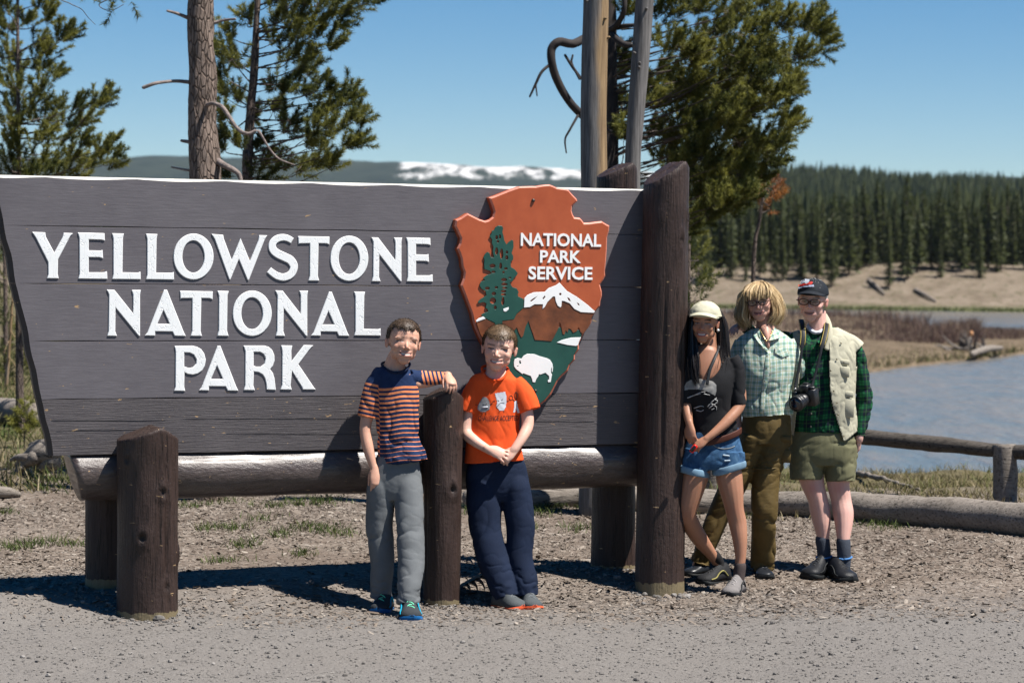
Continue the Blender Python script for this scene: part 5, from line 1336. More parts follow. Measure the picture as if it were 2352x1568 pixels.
class Head:
    def __init__(s, pr, x, y, d, H, yaw=0, pitch=0, roll=0, w=1.0, fat=1.0, smile=1.0, age=0.0):
        s.pr = pr; s.H = H * pr.s; s.c = pr.P(x, y, d); s.w = w; s.smile = smile; s.age = age
        s.R = rotm('Y', roll) @ rotm('Z', yaw) @ rotm('X', pitch)
        def B(c, r, rr=None): return ball(s.to(np.array(c)), np.array(r) * s.H, s.R if rr is None else s.R @ rr, 20, 14)
        c = []
        c.append(B((0, .045, .115), (.315 * w, .40, .375)))
        c.append(B((0, -.10, -.07), (.275 * w * fat, .27, .33)))
        for q in (-1, 1):
            c.append(B((q * .155 * w, -.05, -.24), (.105 * fat, .20, .13)))
            c.append(B((q * .160 * w, -.222, -.115), (.105 * fat, .090, .105)))
            c.append(B((q * .13 * w, -.285, .075), (.13, .05, .04)))
            er = rotm('Z', -q * 22) @ rotm('X', -8)
            c.append(B((q * .335 * w, .055, -.035), (.028, .065, .115), er)); c.append(B((q * .345 * w, .065, .03), (.030, .055, .045), er))
            c.append(B((q * .048, -.365, -.145), (.035, .040, .028)))
        c.append(B((0, -.212, -.395), (.135 * fat, .118, .098)))
        c.append(B((0, -.19, -.27), (.195 * fat, .185, .165)))
        p = [s.to(np.array(q)) for q in ((0, -.31, .07), (0, -.345, -.02), (0, -.40, -.095), (0, -.415, -.125))]
        c.append(tube(p, np.array([.026, .031, .040, .042]) * s.H, 12, 3, cap='round'))
        for z, r in ((-.232, .021), (-.312, .027)):
            xs = np.linspace(-.115, .115, 7); q = [s.to(np.array([x * w, -.355 + 1.9 * x * x + (.006 if z > -.25 else 0), z + smile * .7 * x * x * 2])) for x in xs]
            c.append(tube(q, r * s.H * np.array([.45, .8, 1, 1.05, 1, .8, .45]), 8, 2, cap='round'))
        s.parts = c
    def to(s, q): return s.c + (np.asarray(q, float) * s.H) @ s.R.T
    def local(s, V): return (V - s.c) @ s.R / s.H
    def finish(s, V, N, col, brow, lip=(.52, .16, .13), closed=(0, 0), teeth=True, glasses=False, skin_red=(.62, .2, .14), irisd=(.05, .03, .02)):
        q = s.local(V); x, y, z = q[:, 0], q[:, 1], q[:, 2]; ax = abs(x) / s.w; front = ss(-.12, -.22, y) * (abs(x) < .34)
        g = lambda cx, cz, sx, sz: np.exp(-((ax - cx) / sx) ** 2 - ((z - cz) / sz) ** 2) * front
        disp = -.030 * g(.128, .008, .075, .042) - .016 * g(.07, .01, .035, .035) + .016 * g(.130, -.004, .055, .026)
        disp += -.012 * g(.155, -.175, .02, .06) * s.smile + .006 * g(.175, -.10, .05, .04) * s.smile
        zm = -.272 + s.smile * 1.35 * x * x
        mouth = np.exp(-((z - zm) / .016) ** 2) * (ax < .135) * front; disp += -.020 * mouth
        disp += -.010 * g(.0, -.355, .08, .02) - .02 * np.exp(-((ax - .030) / .016) ** 2 - ((z + .165) / .012) ** 2) * front
        V = V + (s.R @ np.array([0, -1.0, 0])) * (disp * .72 * s.H)[:, None]
        hm = ((abs(x) < .5) & (y > -.7) & (y < .6) & (z > -.62) & (z < .6))
        def blend(c, k):
            k = (k * hm)[:, None]; col[:, :3] = col[:, :3] * (1 - k) + np.array(c) * k
        r = np.array(skin_red)
        blend(r, .35 * g(.17, -.11, .07, .05)); blend(r, .30 * np.exp(-(x / .06) ** 2 - ((z + .10) / .05) ** 2) * front); blend(r, .45 * (ax > .325) * (abs(z) < .16) * (y > -.05))
        lipm = np.exp(-((z - (zm + .030)) / .018) ** 4) + np.exp(-((z - (zm - .034)) / .024) ** 4)
        blend(lip, np.clip(lipm, 0, 1) * .75 * ss(.125, .10, ax) * front)
        blend((.10, .035, .03), np.exp(-((z - zm) / .018) ** 4) * ss(.130, .115, ax) * front * .95)
        if teeth: blend((.78, .74, .68), np.exp(-((z - zm - .002) / .014) ** 4) * ss(.098, .080, ax) * front * .95)
        bz = .098 - 1.6 * (ax - .125) ** 2
        blend(brow, .78 * np.exp(-((z - bz) / .021) ** 4) * ss(.045, .065, ax) * ss(.225, .195, ax) * front)
        for sd in (-1, 1):
            cz = .006 - .9 * (ax - .13) ** 2; m = (np.sign(x) == sd); op = .011 if not closed[0 if sd < 0 else 1] else .0
            w = ss(.072, .058, abs(ax - .130))
            if op: blend((.62, .58, .55), np.exp(-((z - cz + .003) / (op * 1.15)) ** 4) * w * m * front * .85); blend(irisd, np.exp(-((ax - .128) / .022) ** 4 - ((z - cz + .002) / (op * 1.1)) ** 4) * m * front)
            blend((.06, .035, .03), np.exp(-((z - cz - op * 1.0) / .0155) ** 4) * w * m * front * .97)
            blend(np.array(skin_red) * .7, np.exp(-((z - cz + .03) / .014) ** 2) * w * m * front * .35)
        blend((.16, .05, .04), np.exp(-((ax - .030) / .018) ** 2 - ((z + .168) / .010) ** 2) * front * .7)
        if s.age:
            blend(np.array(skin_red) * .6, s.age * .5 * np.exp(-((ax - .155 - .3 * (-.17 - z)) / .012) ** 2) * (z < -.08) * (z > -.30) * front)
            blend(np.array(skin_red) * .7, s.age * .35 * (np.sin(z * 160) > .6) * (z > .13) * front)
        return V
def hair_short(pr, hd, mat, n, hl_front, hl_side, ln, seed, name='hair', flow=(0, -.25, -.2), vol=1.0, cover=None, parent=None, width=.010, backz=-.18, part=0):
    """short hair: snug shell plus short clumps"""
    rg = np.random.default_rng(seed); C = np.array([0, .045, .115]); rad = np.array([.325 * hd.w, .412, .390]) * 1.02
    def cov(d):      # d unit dirs, 1 where hair grows
        p = C + d * rad; x, y, z = p[..., 0], p[..., 1], p[..., 2]
        f = hl_front + .05 * (abs(x) / .3) ** 2 * 1 + .02 * np.sin(x * 40)
        s = np.where(y < -.10, f, np.where(y < .10, hl_side + (f - hl_side) * np.clip((-.02 - y) / .08, 0, 1), backz + (hl_side - backz) * np.clip((.22 - y) / .12, 0, 1)))
        ear = (abs(x) > .24) & (y > -.05) & (y < .17) & (z < .06)
        return ss(-.015, .02, z - s) * (~ear)
    v, f = ball((0, 0, 0), (1, 1, 1), None, 56, 36); k = cov(v); 
    top = ss(.1, .45, v[:, 2])
    q = C + v * rad * (.90 + (.125 + .05 * vol * top + .025 * (fbm(v * 9, 2, seed) - .5)) * k)[:, None]
    V0 = hd.to(q); T0 = .35 + .3 * (fbm(v * 12, 2, seed + 1) - .2)
    d = unit(rg.normal(size=(n * 3, 3))); d = d[rg.random(len(d)) < cov(d)][:n]; n = len(d)
    base = C + d * rad * (1.0 + .04 * vol * ss(.1, .45, d[:, 2]))[:, None]
    L = ln * rg.uniform(.6, 1.25, n); fl = np.array(flow) + 0 * d; fl[:, 0] = fl[:, 0] + part * .2
    fl = fl - (fl * d).sum(1)[:, None] * d
    dr = unit(d * .10 + unit(fl + rg.normal(0, .18, (n, 3))) * .8 + np.array([0, 0, 0]) + rg.normal(0, .12, (n, 3)))
    sd = unit(np.cross(dr, d)) * width
    a = base - sd; b = base + sd; m1 = base + dr * (L * .55)[:, None] + d * .012; tip = base + (dr * .9 + np.array([0, 0, -.25]) * L[:, None]) * L[:, None]
    Vs = hd.to(np.stack([a, b, m1 + sd * .7, m1 - sd * .7, tip], 1).reshape(-1, 3)); i = np.arange(n) * 5 + len(V0)
    Fs = [(int(j), int(j + 1), int(j + 2), int(j + 3)) for j in i] + [(int(j + 3), int(j + 2), int(j + 4)) for j in i]
    tt = np.repeat(np.clip(rg.normal(.55, .25, n), 0, 1), 5); tt[4::5] = np.clip(tt[4::5] + .25, 0, 1)
    return obj(name, np.vstack([V0, Vs]), list(f) + Fs, mat, parent or pr.root, attrs={'tint': np.concatenate([T0, tt])})
def locks(pr, rows_list, mat, seed, name='hair', jit=2.0, per=6, r=(3.2, 1.6), strands=16, parent=None):
    """long hair: bundles of flattened tapering locks and fine strands that follow guide rows (x, y, d)"""
    rg = np.random.default_rng(seed); parts = []; T = []
    for g in rows_list:
        g = np.array(g, float)
        for _ in range(per):
            o = rg.normal(0, jit, 3) * np.array([1, .6, 1.4]); w = np.linspace(.55, 1.2, len(g))[:, None]
            q = g[:, :3] + o * w + rg.normal(0, jit * .18, (len(g), 3)); q[-1, 1] += rg.normal(0, jit * 1.2)
            rr = np.linspace(r[0], r[1], len(g)) * rg.uniform(.7, 1.2); rr[0] *= .7; rr[-1] *= .5
            v, f = tube(pr.P(q[:, 0], q[:, 1], q[:, 2]), np.stack([rr, rr * .55], 1) * pr.s, 8, 4, cap='round'); parts.append((v, f)); T.append(np.full(len(v), np.clip(rg.normal(.45, .2), 0, 1)))
        for _ in range(strands):
            o = rg.normal(0, jit * 1.25, 3) * np.array([1, .6, 1.4]); w = np.linspace(.6, 1.3, len(g))[:, None]
            q = g[:, :3] + o * w + rg.normal(0, jit * .25, (len(g), 3)); q[:, 2] -= 1.5; q[-1, 1] += rg.normal(0, jit * 1.6)
            rr = np.linspace(.55, .25, len(g)); v, f = tube(pr.P(q[:, 0], q[:, 1], q[:, 2]), rr * pr.s, 3, 4); parts.append((v, f)); T.append(np.full(len(v), np.clip(rg.normal(.65, .25), 0, 1)))
    V, F = join(parts); return obj(name, V, F, mat, parent or pr.root, attrs={'tint': np.concatenate(T)})
def hand(pr, w, f, n, L, curl=(15, 20, 15), spread=.10, side=1, thumb=.8, lens=(.40, .46, .43, .34), wr=.17):
    """w wrist (x,y,d) px; f forward, n back-of-hand normal in world axes; side: +1 thumb on r side"""
    s = pr.s; w = pr.P(*w); f = unit(np.array(f, float)); n = np.array(n, float); n = unit(n - (n @ f) * f); r = np.cross(f, n); Lm = L * s; out = []
    out.append(tube([w - f * .08 * Lm, w + f * .14 * Lm, w + f * .36 * Lm, w + f * .52 * Lm], np.array([[wr * .8, wr * .7], [wr * 1.1, wr * .68], [wr * 1.35, wr * .62], [wr * 1.2, wr * .48]]) * Lm, 14, 3, ref=r, cap='round'))
    for i in range(4):
        k = (1.5 - i) * side; b = w + f * (.46 - .015 * abs(k)) * Lm + r * k * .108 * Lm; a = 0; p = [b]; q = b; ln = lens[i] * Lm
        dr = unit(f + r * k * spread)
        for j, (sg, c) in enumerate(zip((.46, .31, .23), curl)):
            a += math.radians(c); q = q + (dr * math.cos(a) - n * math.sin(a)) * sg * ln; p.append(q)
        rr = np.array([.058, .052, .047, .040]) * Lm; out.append(tube(p, rr, 9, 3, cap='round'))
    b = w + f * .10 * Lm + r * side * .13 * Lm - n * .03 * Lm; t1 = unit(f * .55 + r * side * .75 * thumb - n * .35); t2 = unit(f * .9 + r * side * .25 * thumb - n * .35)
    out.append(tube([b, b + t1 * .2 * Lm, b + t1 * .2 * Lm + t2 * .17 * Lm, b + t1 * .2 * Lm + t2 * .31 * Lm], np.array([.085, .066, .056, .045]) * Lm, 9, 3, cap='round'))
    return out
def ankle_d(pr, toe, yaw, L):
    c = gpt(*toe); a = math.radians(yaw); p = c - np.array([math.sin(a), -math.cos(a), 0]) * L * pr.s * .78
    return float(pr.d_of(p))
def bend(rows, ad, y0=1095, y1=1375, p=1.15):
    return [(r[0], r[1], (ad * np.clip((r[1] - y0) / (y1 - y0), 0, 1) ** p + (r[2] if r[1] <= y0 else 0))) + tuple(r[3:]) for r in rows]
def neckline(pr, V, xc, w, ys, yb, push, lim=20, soft=3):
    x, y, D = pix(V); cur = yb - (yb - ys) * np.clip(abs(x - xc) / w, 0, 1.3) ** 2.2
    k = ss(soft, -soft, y - cur) * (abs(x - xc) < w * 1.12) * (D < pr.D + lim * pr.s)
    return V + np.array([0, 1.0, 0]) * (k * push * pr.s)[:, None]
def shoe(pr, toe, yaw, L, wid, ht, up, sole_m, lace_m, label=None, accent=None, ankle=.62, toe_r=1.0, name='shoe', tipm=None):
    """toe = picture point of the toe tip on the ground; yaw 0 = pointing at the viewer, + to the right"""
    c = gpt(*toe); s = pr.s; a = math.radians(yaw); f = np.array([math.sin(a), -math.cos(a), 0]); r = np.array([math.cos(a), math.sin(a), 0]); L *= s; wid *= s; ht *= s
    ts = np.array([0, .04, .12, .25, .38, .50, .62, .74, .86, .94, .985, 1.0])
    w = np.interp(ts, [0, .04, .12, .3, .5, .7, .86, .94, .985, 1], [.30, .58, .74, .76, .78, .98, .93, .72, .42, .18]) * wid
    h = np.interp(ts, [0, .04, .12, .3, .42, .55, .7, .86, .94, 1], [.60, .85, .98, 1.0, .92, .70, .55, .44, .36, .20]) * ht
    heel = c - f * L; z0 = float(ground_z(heel[0], heel[1])) * .5 + c[2] * .5
    def ringset(sw, zlo, zhi_f, ex=2.4, n=22):
        V = []
        for t, ww, hh in zip(ts, w, h):
            b = heel + f * L * t; b[2] = z0 + .06 * ht * max(0, (t - .8) / .2)
            q = np.linspace(0, 2 * math.pi, n, endpoint=False); ca, sa = np.cos(q), np.sin(q); ca = np.sign(ca) * abs(ca) ** (2 / ex); sa = np.sign(sa) * abs(sa) ** (2 / ex)
            hi = zhi_f(t, hh); mid = zlo; z = np.where(sa > 0, mid + (hi - mid) * sa, mid + (mid - zlo) * sa)
            narrow = np.where(sa > 0, 1 - .42 * (sa ** 1.5) * np.clip(hh / ht - .35, 0, 1) * 1.2, 1)
            V.append(b + r * (ww * sw * ca * narrow)[:, None] + np.array([0, 0, 1.0]) * z[:, None])
        V = np.array(V); m = len(V); V = V.reshape(-1, 3); F = []
        for i in range(m - 1):
            for j in range(n): F.append((i * n + j, i * n + (j + 1) % n, (i + 1) * n + (j + 1) % n, (i + 1) * n + j))
        F.append(tuple(range(n))[::-1]); F.append(tuple((m - 1) * n + j for j in range(n))); return V, F
    sh = ht * .20
    V, F = ringset(.96, sh * .6, lambda t, hh: hh)
    o = pr.part(name, V, F, up); 
    if label: o['label'] = label
    V, F = ringset(1.06, -.01, lambda t, hh: sh * (1 + .25 * (t < .3)), 4.5); ORG[o.name] = ORG[pr.root.name]
    obj('sole', V, F, sole_m, o)
    for i, t in enumerate((.48, .55, .62, .69)):
        hh = np.interp(t, ts, h); ww = np.interp(t, ts, w) * .5; b = heel + f * L * t; b[2] = z0
        p = [b + r * ww * q + np.array([0, 0, hh * (1.0 - .30 * q * q)]) + f * .012 * (q * (1 if i % 2 else -1)) for q in (-.9, -.45, 0, .45, .9)]
        V, F = tube(p, .0034, 6, 2, cap='round'); obj('lace', V, F, lace_m, o)
    if accent is not None:
        for q in (-1, 1):
            p = [heel + f * L * t + r * q * np.interp(t, ts, w) * .93 + np.array([0, 0, z0 - heel[2] + zz * ht]) for t, zz in ((.2, .35), (.35, .62), (.5, .50), (.62, .30), (.78, .24))]
            V, F = tube(p, .0045, 6, 3, cap='round'); obj('trim', V, F, accent, o)
    return o
def body(pr, hd, parts, voxel, base, dark, **kw):
    V, F = fuse(hd.parts + parts, voxel, 4, .5)
    col = np.ones((len(V), 4)); n = fbm(V * 22, 3, 9)[:, None]; col[:, :3] = np.array(base) * (1 - .16 * (n - .4)) + np.array(dark) * .14 * (n - .4)
    N = vnormals(V, F); V = hd.finish(V, N, col, **kw)
    for fn in pr.paint: fn(V, col)
    return V, F, col
def glasses(pr, hd, mat, lens_m, w=.105, h=.062, z=.0, y=-.40, r=.010):
    fr_ = []; 
    gl = thing  # (unused)
    root_o = None
    a = np.linspace(0, 2 * math.pi, 25)
    for sd in (-1, 1):
        p = np.stack([sd * .135 + w * np.sign(np.cos(a)) * abs(np.cos(a)) ** .8, y + .12 * (np.cos(a) * w * sd + .0) ** 1 * 0 + .05 * abs(sd * .135 + w * np.cos(a)), z + h * np.sign(np.sin(a)) * abs(np.sin(a)) ** .85], 1)
        fr_.append(tube(hd.to(p), r * hd.H, 6, 1)); 
        arm = np.array([(sd * .245, y + .02, z + .02), (sd * .325, y + .10, z + .03), (sd * .335, -.1, z + .02), (sd * .34, .02, z + .015)]); fr_.append(tube(hd.to(arm), r * .9 * hd.H, 6, 3))
    fr_.append(tube(hd.to(np.array([(-.035, y, z + .01), (0, y - .012, z + .022), (.035, y, z + .01)])), r * hd.H, 6, 3))
    V, F = join(fr_); o = pr.part('glasses', V, F, mat)
    for sd in (-1, 1):
        V, F = ball(hd.to(np.array((sd * .135, y + .008, z))), np.array((w * .97, .004, h * .97)) * hd.H, hd.R, 20, 10); obj('lens', V, F, lens_m, o)
    return o
def m_lens():
    g = G('spectacle_lens'); t = g.node('ShaderNodeBsdfTransparent', {'Color': (.86, .84, .84)}); gl = g.node('ShaderNodeBsdfGlossy', {'Roughness': .02, 'Color': (1, 1, 1)}); fr_ = g.node('ShaderNodeFresnel', {'IOR': 1.5})
    mx = g.node('ShaderNodeMixShader'); g.t.links.new(fr_.outputs[0], mx.inputs[0]); g.t.links.new(t.outputs[0], mx.inputs[1]); g.t.links.new(gl.outputs[0], mx.inputs[2]); g.t.links.new(mx.outputs[0], g.out.inputs[0]); return g.m
M_LENS = m_lens()
def ring(pr, rows, r, mat, name, parent=None, ex=1.0):
    """closed band through rows (x, y, d)"""
    q = np.array(rows + rows[:1], float); q = np.vstack([q[-2:-1], q, q[1:2]])
    P = crom(pr.P(q[:, 0], q[:, 1], q[:, 2]), 5); P = P[5:-5]
    V, F = tube(P, np.full((len(P), 2), r) * pr.s * np.array([1, ex]), 8, 1); return obj(name, V, F, mat, parent or pr.root)
def loop_rows(cx, cy, rx, rd, tilt=0.0, d0=0.0, n=12, front=0.0):
    a = np.linspace(0, 2 * math.pi, n, endpoint=False)
    return [(cx + rx * math.cos(t), cy + tilt * rx * math.cos(t) - front * math.sin(t), d0 - rd * -math.sin(t) * -1) for t in a]

# ================================================================== BOY IN THE STRIPED SHIRT
def m_stripes():
    g = G('striped_jersey'); s = g.attr('ph'); wv = g.attr('wd'); P = g.obj()
    fr_ = g.math('FRACT', s); k = g.math('LESS_THAN', fr_, wv); on = g.math('GREATER_THAN', s, 0.0); k = g.math('MULTIPLY', k, on)
    n = g.noise(P, 20, 4)
    navy = g.ramp(n, [(.3, (.013, .026, .075)), (.7, (.020, .040, .105))]); org = g.ramp(n, [(.3, (.72, .22, .09)), (.7, (.88, .31, .14))])
    g.set(color=g.mix(k, navy, org), rough=.85, spec=.12); g.bump(g.math('ADD', g.noise(P, 400, 2), g.math('MULTIPLY', n, 1.5)), .18, .004); return g.m
b1 = Person('boy in navy shirt with orange stripes resting a hand on the slim post', 13.69, (905, 1405))
h = Head(b1, 927, 787, -4, 104, yaw=14, pitch=-6, roll=6, w=1.10, fat=.98)
gw = (b1.P(0, 0) * 0)
sk = []
sk.append(b1.limb([(922, 795, 10, 17, 22), (916, 812, 10, 21, 24), (909, 830, 10, 23, 25), (905, 850, 8, 28, 25), (904, 862, 7, 44, 27), (905, 885, 6, 50, 28)], cap='flat'))
sk.append(b1.limb([(905, 872, 8, 46, 24), (908, 950, 6, 42, 26), (912, 1040, 4, 42, 28), (912, 1090, 4, 42, 28)], cap='flat'))
sk.append(b1.limb([(862, 878, 6, 17), (850, 930, 2, 15), (839, 982, -2, 13.5), (846, 1030, -12, 13), (856, 1066, -18, 9.5, 8.5), (860, 1080, -20, 9, 8)]))
sk += hand(b1, (861, 1076, -20), (.12, -.28, -1), (.25, -1, .05), 62, curl=(14, 22, 18), side=1, spread=.05, thumb=.35)
sk.append(b1.limb([(955, 880, 8, 13), (985, 877, 38, 12), (1008, 869, 70, 12), (1020, 864, 72, 10.5), (1029, 862, 62, 9.5)]))
sk += hand(b1, (1029, 862, 60), (.30, -.80, -.52), (.30, -.55, .8), 60, curl=(26, 30, 18), side=1, spread=.09, thumb=.5)
aL = ankle_d(b1, (868, 1409), -12, 88); aR = ankle_d(b1, (946, 1425), 8, 88)
for x0, x1, ad in ((884, 874, aL), (930, 942, aR)): sk.append(b1.limb(bend([(x0, 1080, 4, 24), (x1, 1215, 0, 18), (x1 + 2, 1300, 0, 13), (x1 + 2, 1375, 0, 9)], ad)))
V, F, col = body(b1, h, sk, .0036, (.68, .38, .27), (.42, .20, .13), brow=(.05, .03, .02), closed=(0, 1), skin_red=(.52, .18, .12), lip=(.5, .19, .16))
b1.part('body', V, F, M_SKIN, attrs={'col': col})
M_H1 = m_hair('dark_brown_hair', (.022, .014, .010), (.13, .085, .055))
hair_short(b1, h, M_H1, 4200, .275, -.02, .055, 31, width=.0065, flow=(.05, -.5, .0), backz=-.06)
# shirt
sh = [b1.limb([(906, 840, 10, 28, 26), (905, 849, 9, 37, 29), (903, 861, 8, 52, 31), (906, 885, 6, 55, 31), (911, 930, 4, 52, 33), (914, 980, 2, 49, 33), (918, 1025, 0, 52, 34), (924, 1052, -2, 58, 36), (925, 1060, -2, 59, 36)], 40, 5, cap='flat'),
      b1.limb([(872, 866, 7, 20, 19), (860, 886, 5, 23, 20), (852, 920, 2, 25, 21), (849, 952, 0, 27, 22), (848, 958, 0, 27, 22)], 28, 5, cap='flat'),
      b1.limb([(942, 868, 8, 20, 21), (966, 869, 20, 19, 19), (992, 869, 46, 17, 17), (1016, 867, 70, 15, 16)], 28, 5, cap='flat', ref=(0, 0, 1))]
V, F = fuse(sh, .0048, 2)
x, y, D = pix(V)
V = fold(V, F, .010, (7, 7, 5), (0, 32, 0), 3, mask=ss(900, 990, y) * .9 + .25)
V = fold(V, F, .004, (16, 16, 26), (0, -14, 0), 5, mask=ss(960, 1060, y) + .2)
V = neckline(b1, V, 909, 33, 838, 852, 22)
x, y, D = pix(V)
arm_l = (x < 872) & (y > 862) & (x < 868 + (y - 870) * .05); arm_r = x > 968 - 0 * y
arm_r &= y < 900
ph = (y + .08 * (x - 905) - 889 + 1.2 * np.sin(x * .09)) / 10.6
ph = np.where(arm_l, (y - .22 * (x - 850) - 880) / 10.6, ph); ph = np.where(arm_r, (x - .25 * (y - 868) - 970) / 9.5, ph)
wd = np.where(arm_r, .5, np.clip(.56 - .030 * ph, .13, .56)); wd = np.where(arm_l, .5, wd)
tee = b1.part('shirt', V, F, m_stripes(), attrs={'ph': ph, 'wd': wd})
ring(b1, [(877, 836, 8), (883, 845, -10), (897, 853, -23), (914, 855, -27), (930, 851, -22), (940, 840, -6), (938, 833, 14), (908, 830, 33), (884, 832, 24)], 3.0, m_cloth('navy_collar', (.010, .018, .050)), 'collar', tee)
# trousers
pt = [b1.limb([(918, 1044, 0, 46, 30), (912, 1070, 2, 55, 35), (908, 1100, 2, 61, 37), (906, 1128, 2, 61, 35), (905, 1148, 2, 52, 28)], 36, 4, cap='flat'),
      b1.limb(bend([(882, 1085, 3, 26, 28), (875, 1120, 1, 33, 34), (873, 1165, 0, 33, 32), (872, 1215, -8, 33, 31), (878, 1285, aL * .5, 29, 29), (876, 1340, aL * .75, 26, 29), (874, 1374, aL - 4, 28, 31)], aL), 30, 5, cap='flat'),
      b1.limb(bend([(932, 1085, 3, 27, 28), (937, 1120, 0, 34, 34), (940, 1165, -6, 33, 32), (942, 1220, -14, 33, 31), (944, 1290, aR * .6, 31, 29), (940, 1345, aR * .8, 27, 29), (937, 1389, aR - 4, 28, 31)], aR), 30, 5, cap='flat')]
V, F = fuse(pt, .0048, 9); x, y, D = pix(V)
V = fold(V, F, .008, (5, 5, 5), (0, 34, 0), 8, mask=.12 + .75 * np.exp(-((y - 1225) / 45) ** 2) + .5 * ss(1310, 1370, y)); V = fold(V, F, .0045, (8, 8, 16), (0, -16, 0), 9, mask=ss(1270, 1370, y) + .25)
g_tr = m_cloth('grey_fleece', (.155, .165, .172), .10, weave=500, fuzz=.25)
b1.part('trousers', V, F, g_tr)
up = m_cloth('charcoal_mesh_shoe', (.045, .050, .055), fuzz=.5); so1 = m_cloth('blue_rubber', (.012, .13, .36), rough=.5); lc1 = m_cloth('lime_lace', (.18, .75, .45)); ac1 = m_cloth('cyan_trim', (.01, .30, .45))
shoe(b1, (868, 1409), -12, 88, 25, 48, up, so1, lc1, accent=ac1); shoe(b1, (946, 1425), 8, 88, 27, 50, up, so1, lc1, accent=ac1)

# ================================================================== BOY IN THE ORANGE SHIRT
b2 = Person('boy in bright orange printed shirt and navy trousers with clasped hands', 14.00, (1180, 1390))
h = Head(b2, 1146, 801, -8, 102, yaw=-6, pitch=2, roll=5, w=1.12, fat=1.0)
sk = [b2.limb([(1140, 815, 14, 22, 25), (1140, 845, 10, 23, 24), (1140, 858, 8, 29, 26), (1139, 874, 7, 50, 28), (1140, 898, 6, 56, 30)], cap='flat'),
      b2.limb([(1140, 886, 8, 50, 25), (1138, 960, 6, 44, 28), (1136, 1040, 6, 44, 28), (1136, 1095, 6, 44, 28)], cap='flat'),
      b2.limb([(1087, 890, 6, 17), (1078, 940, -2, 15), (1071, 990, -12, 14), (1090, 1012, -32, 12.5), (1118, 1030, -44, 10, 9), (1128, 1036, -46, 9.5, 8.5)]),
      b2.limb([(1198, 890, 6, 17), (1208, 935, -2, 15), (1212, 975, -12, 14), (1200, 1004, -32, 12), (1184, 1028, -46, 10, 9), (1178, 1036, -48, 9.5, 8.5)])]
sk += hand(b2, (1122, 1031, -53), (.92, -.22, -.34), (.15, -1, .40), 60, curl=(8, 24, 26), side=-1, spread=.16, thumb=.5)
sk += hand(b2, (1184, 1031, -46), (-.72, -.25, -.62), (-.1, -1, .5), 60, curl=(26, 42, 30), side=1, spread=.05, thumb=.5)
aL = ankle_d(b2, (1202, 1402), 48, 90); aR = ankle_d(b2, (1229, 1400), 16, 84)
for x0, x1, x2, ad in ((1114, 1114, 1160, aL), (1172, 1196, 1210, aR)): sk.append(b2.limb(bend([(x0, 1090, 4, 24), (x1, 1225, 0, 18), ((x1 + x2) / 2, 1300, 0, 13), (x2, 1366, 0, 9)], ad)))
V, F, col = body(b2, h, sk, .0035, (.80, .49, .38), (.52, .26, .20), brow=(.16, .09, .05), skin_red=(.66, .24, .18), lip=(.58, .20, .17))
b2.part('body', V, F, M_SKIN, attrs={'col': col})
M_H2 = m_hair('light_brown_hair', (.040, .022, .012), (.24, .155, .085))
hair_short(b2, h, M_H2, 3600, .245, -.04, .085, 33, width=.0060, flow=(.1, -.8, -.5), vol=1.0, backz=-.08)
sh = [b2.limb([(1138, 850, 10, 30, 28), (1138, 859, 9, 40, 31), (1137, 873, 8, 60, 34), (1137, 898, 6, 66, 33), (1135, 950, 4, 60, 35), (1133, 1000, 2, 62, 36), (1134, 1040, 0, 67, 38), (1135, 1060, 0, 70, 39)], 40, 5, cap='flat'),
      b2.limb([(1098, 880, 6, 20, 20), (1086, 900, 2, 23, 21), (1078, 925, -2, 25, 22), (1072, 946, -4, 25, 22)], 28, 5, cap='flat'),
      b2.limb([(1180, 878, 6, 22, 20), (1198, 900, 2, 25, 22), (1210, 925, -2, 27, 23), (1216, 943, -4, 27, 23)], 28, 5, cap='flat')]
V, F = fuse(sh, .0048, 2); x, y, D = pix(V)
V = fold(V, F, .006, (7, 7, 2.2), (0, 16, 0), 13, mask=.3 + .8 * ss(960, 1040, y)); V = fold(V, F, .003, (14, 14, 6), (0, 38, 0), 15, mask=.5)
M_ORG = m_cloth('orange_jersey', (.86, .105, .022), .06)
V = neckline(b2, V, 1138, 34, 843, 870, 24)
tee = b2.part('shirt', V, F, M_ORG); frt = b2.front(V, F)
ring(b2, [(1107, 845, 8), (1111, 857, -10), (1122, 869, -25), (1138, 874, -31), (1153, 870, -26), (1164, 857, -8), (1165, 845, 12), (1140, 838, 33), (1116, 840, 24)], 3.2, m_cloth('orange_rib', (.72, .08, .016)), 'collar', tee)
ORG[tee.name] = ORG[b2.root.name]
M_PG = plain('grey_print', (.30, .30, .31), .8, .5, 40, 0); M_PW = plain('white_print', (.72, .74, .80), .8, .06, 30, 0); M_PK = plain('black_print', (.022, .018, .02), .8, .1, 30, 0)
zx = lambda p: [(786.4 + a * .27, 695.7 + b * .27) for a, b in p]
decal(b2, frt, zx([(1150, 880), (1170, 840), (1195, 800), (1225, 800), (1248, 830), (1258, 870), (1250, 905), (1215, 925), (1175, 925), (1150, 905)]), M_PG, 'print', parent=tee)['label'] = 'printed grey rock figure'
decal(b2, frt, zx([(1298, 768), (1385, 754), (1397, 800), (1392, 880), (1375, 912), (1335, 912), (1310, 880), (1318, 840)]), M_PW, 'print', parent=tee)['label'] = 'printed white paper figure'
decal(b2, frt, zx([(1462, 835), (1485, 832), (1488, 868), (1508, 930), (1492, 935), (1475, 895), (1468, 932), (1454, 930), (1465, 870)]), M_PW, 'print', parent=tee)['label'] = 'printed scissors figure'
def line_on(rows, r, mat, name='print_line'):
    q = np.array(zx(rows)); q = crom(q, 3); V, F = tube(W(q[:, 0], q[:, 1], frt(q[:, 0], q[:, 1]) - .0012), r * b2.s, 5, 1); return V, F
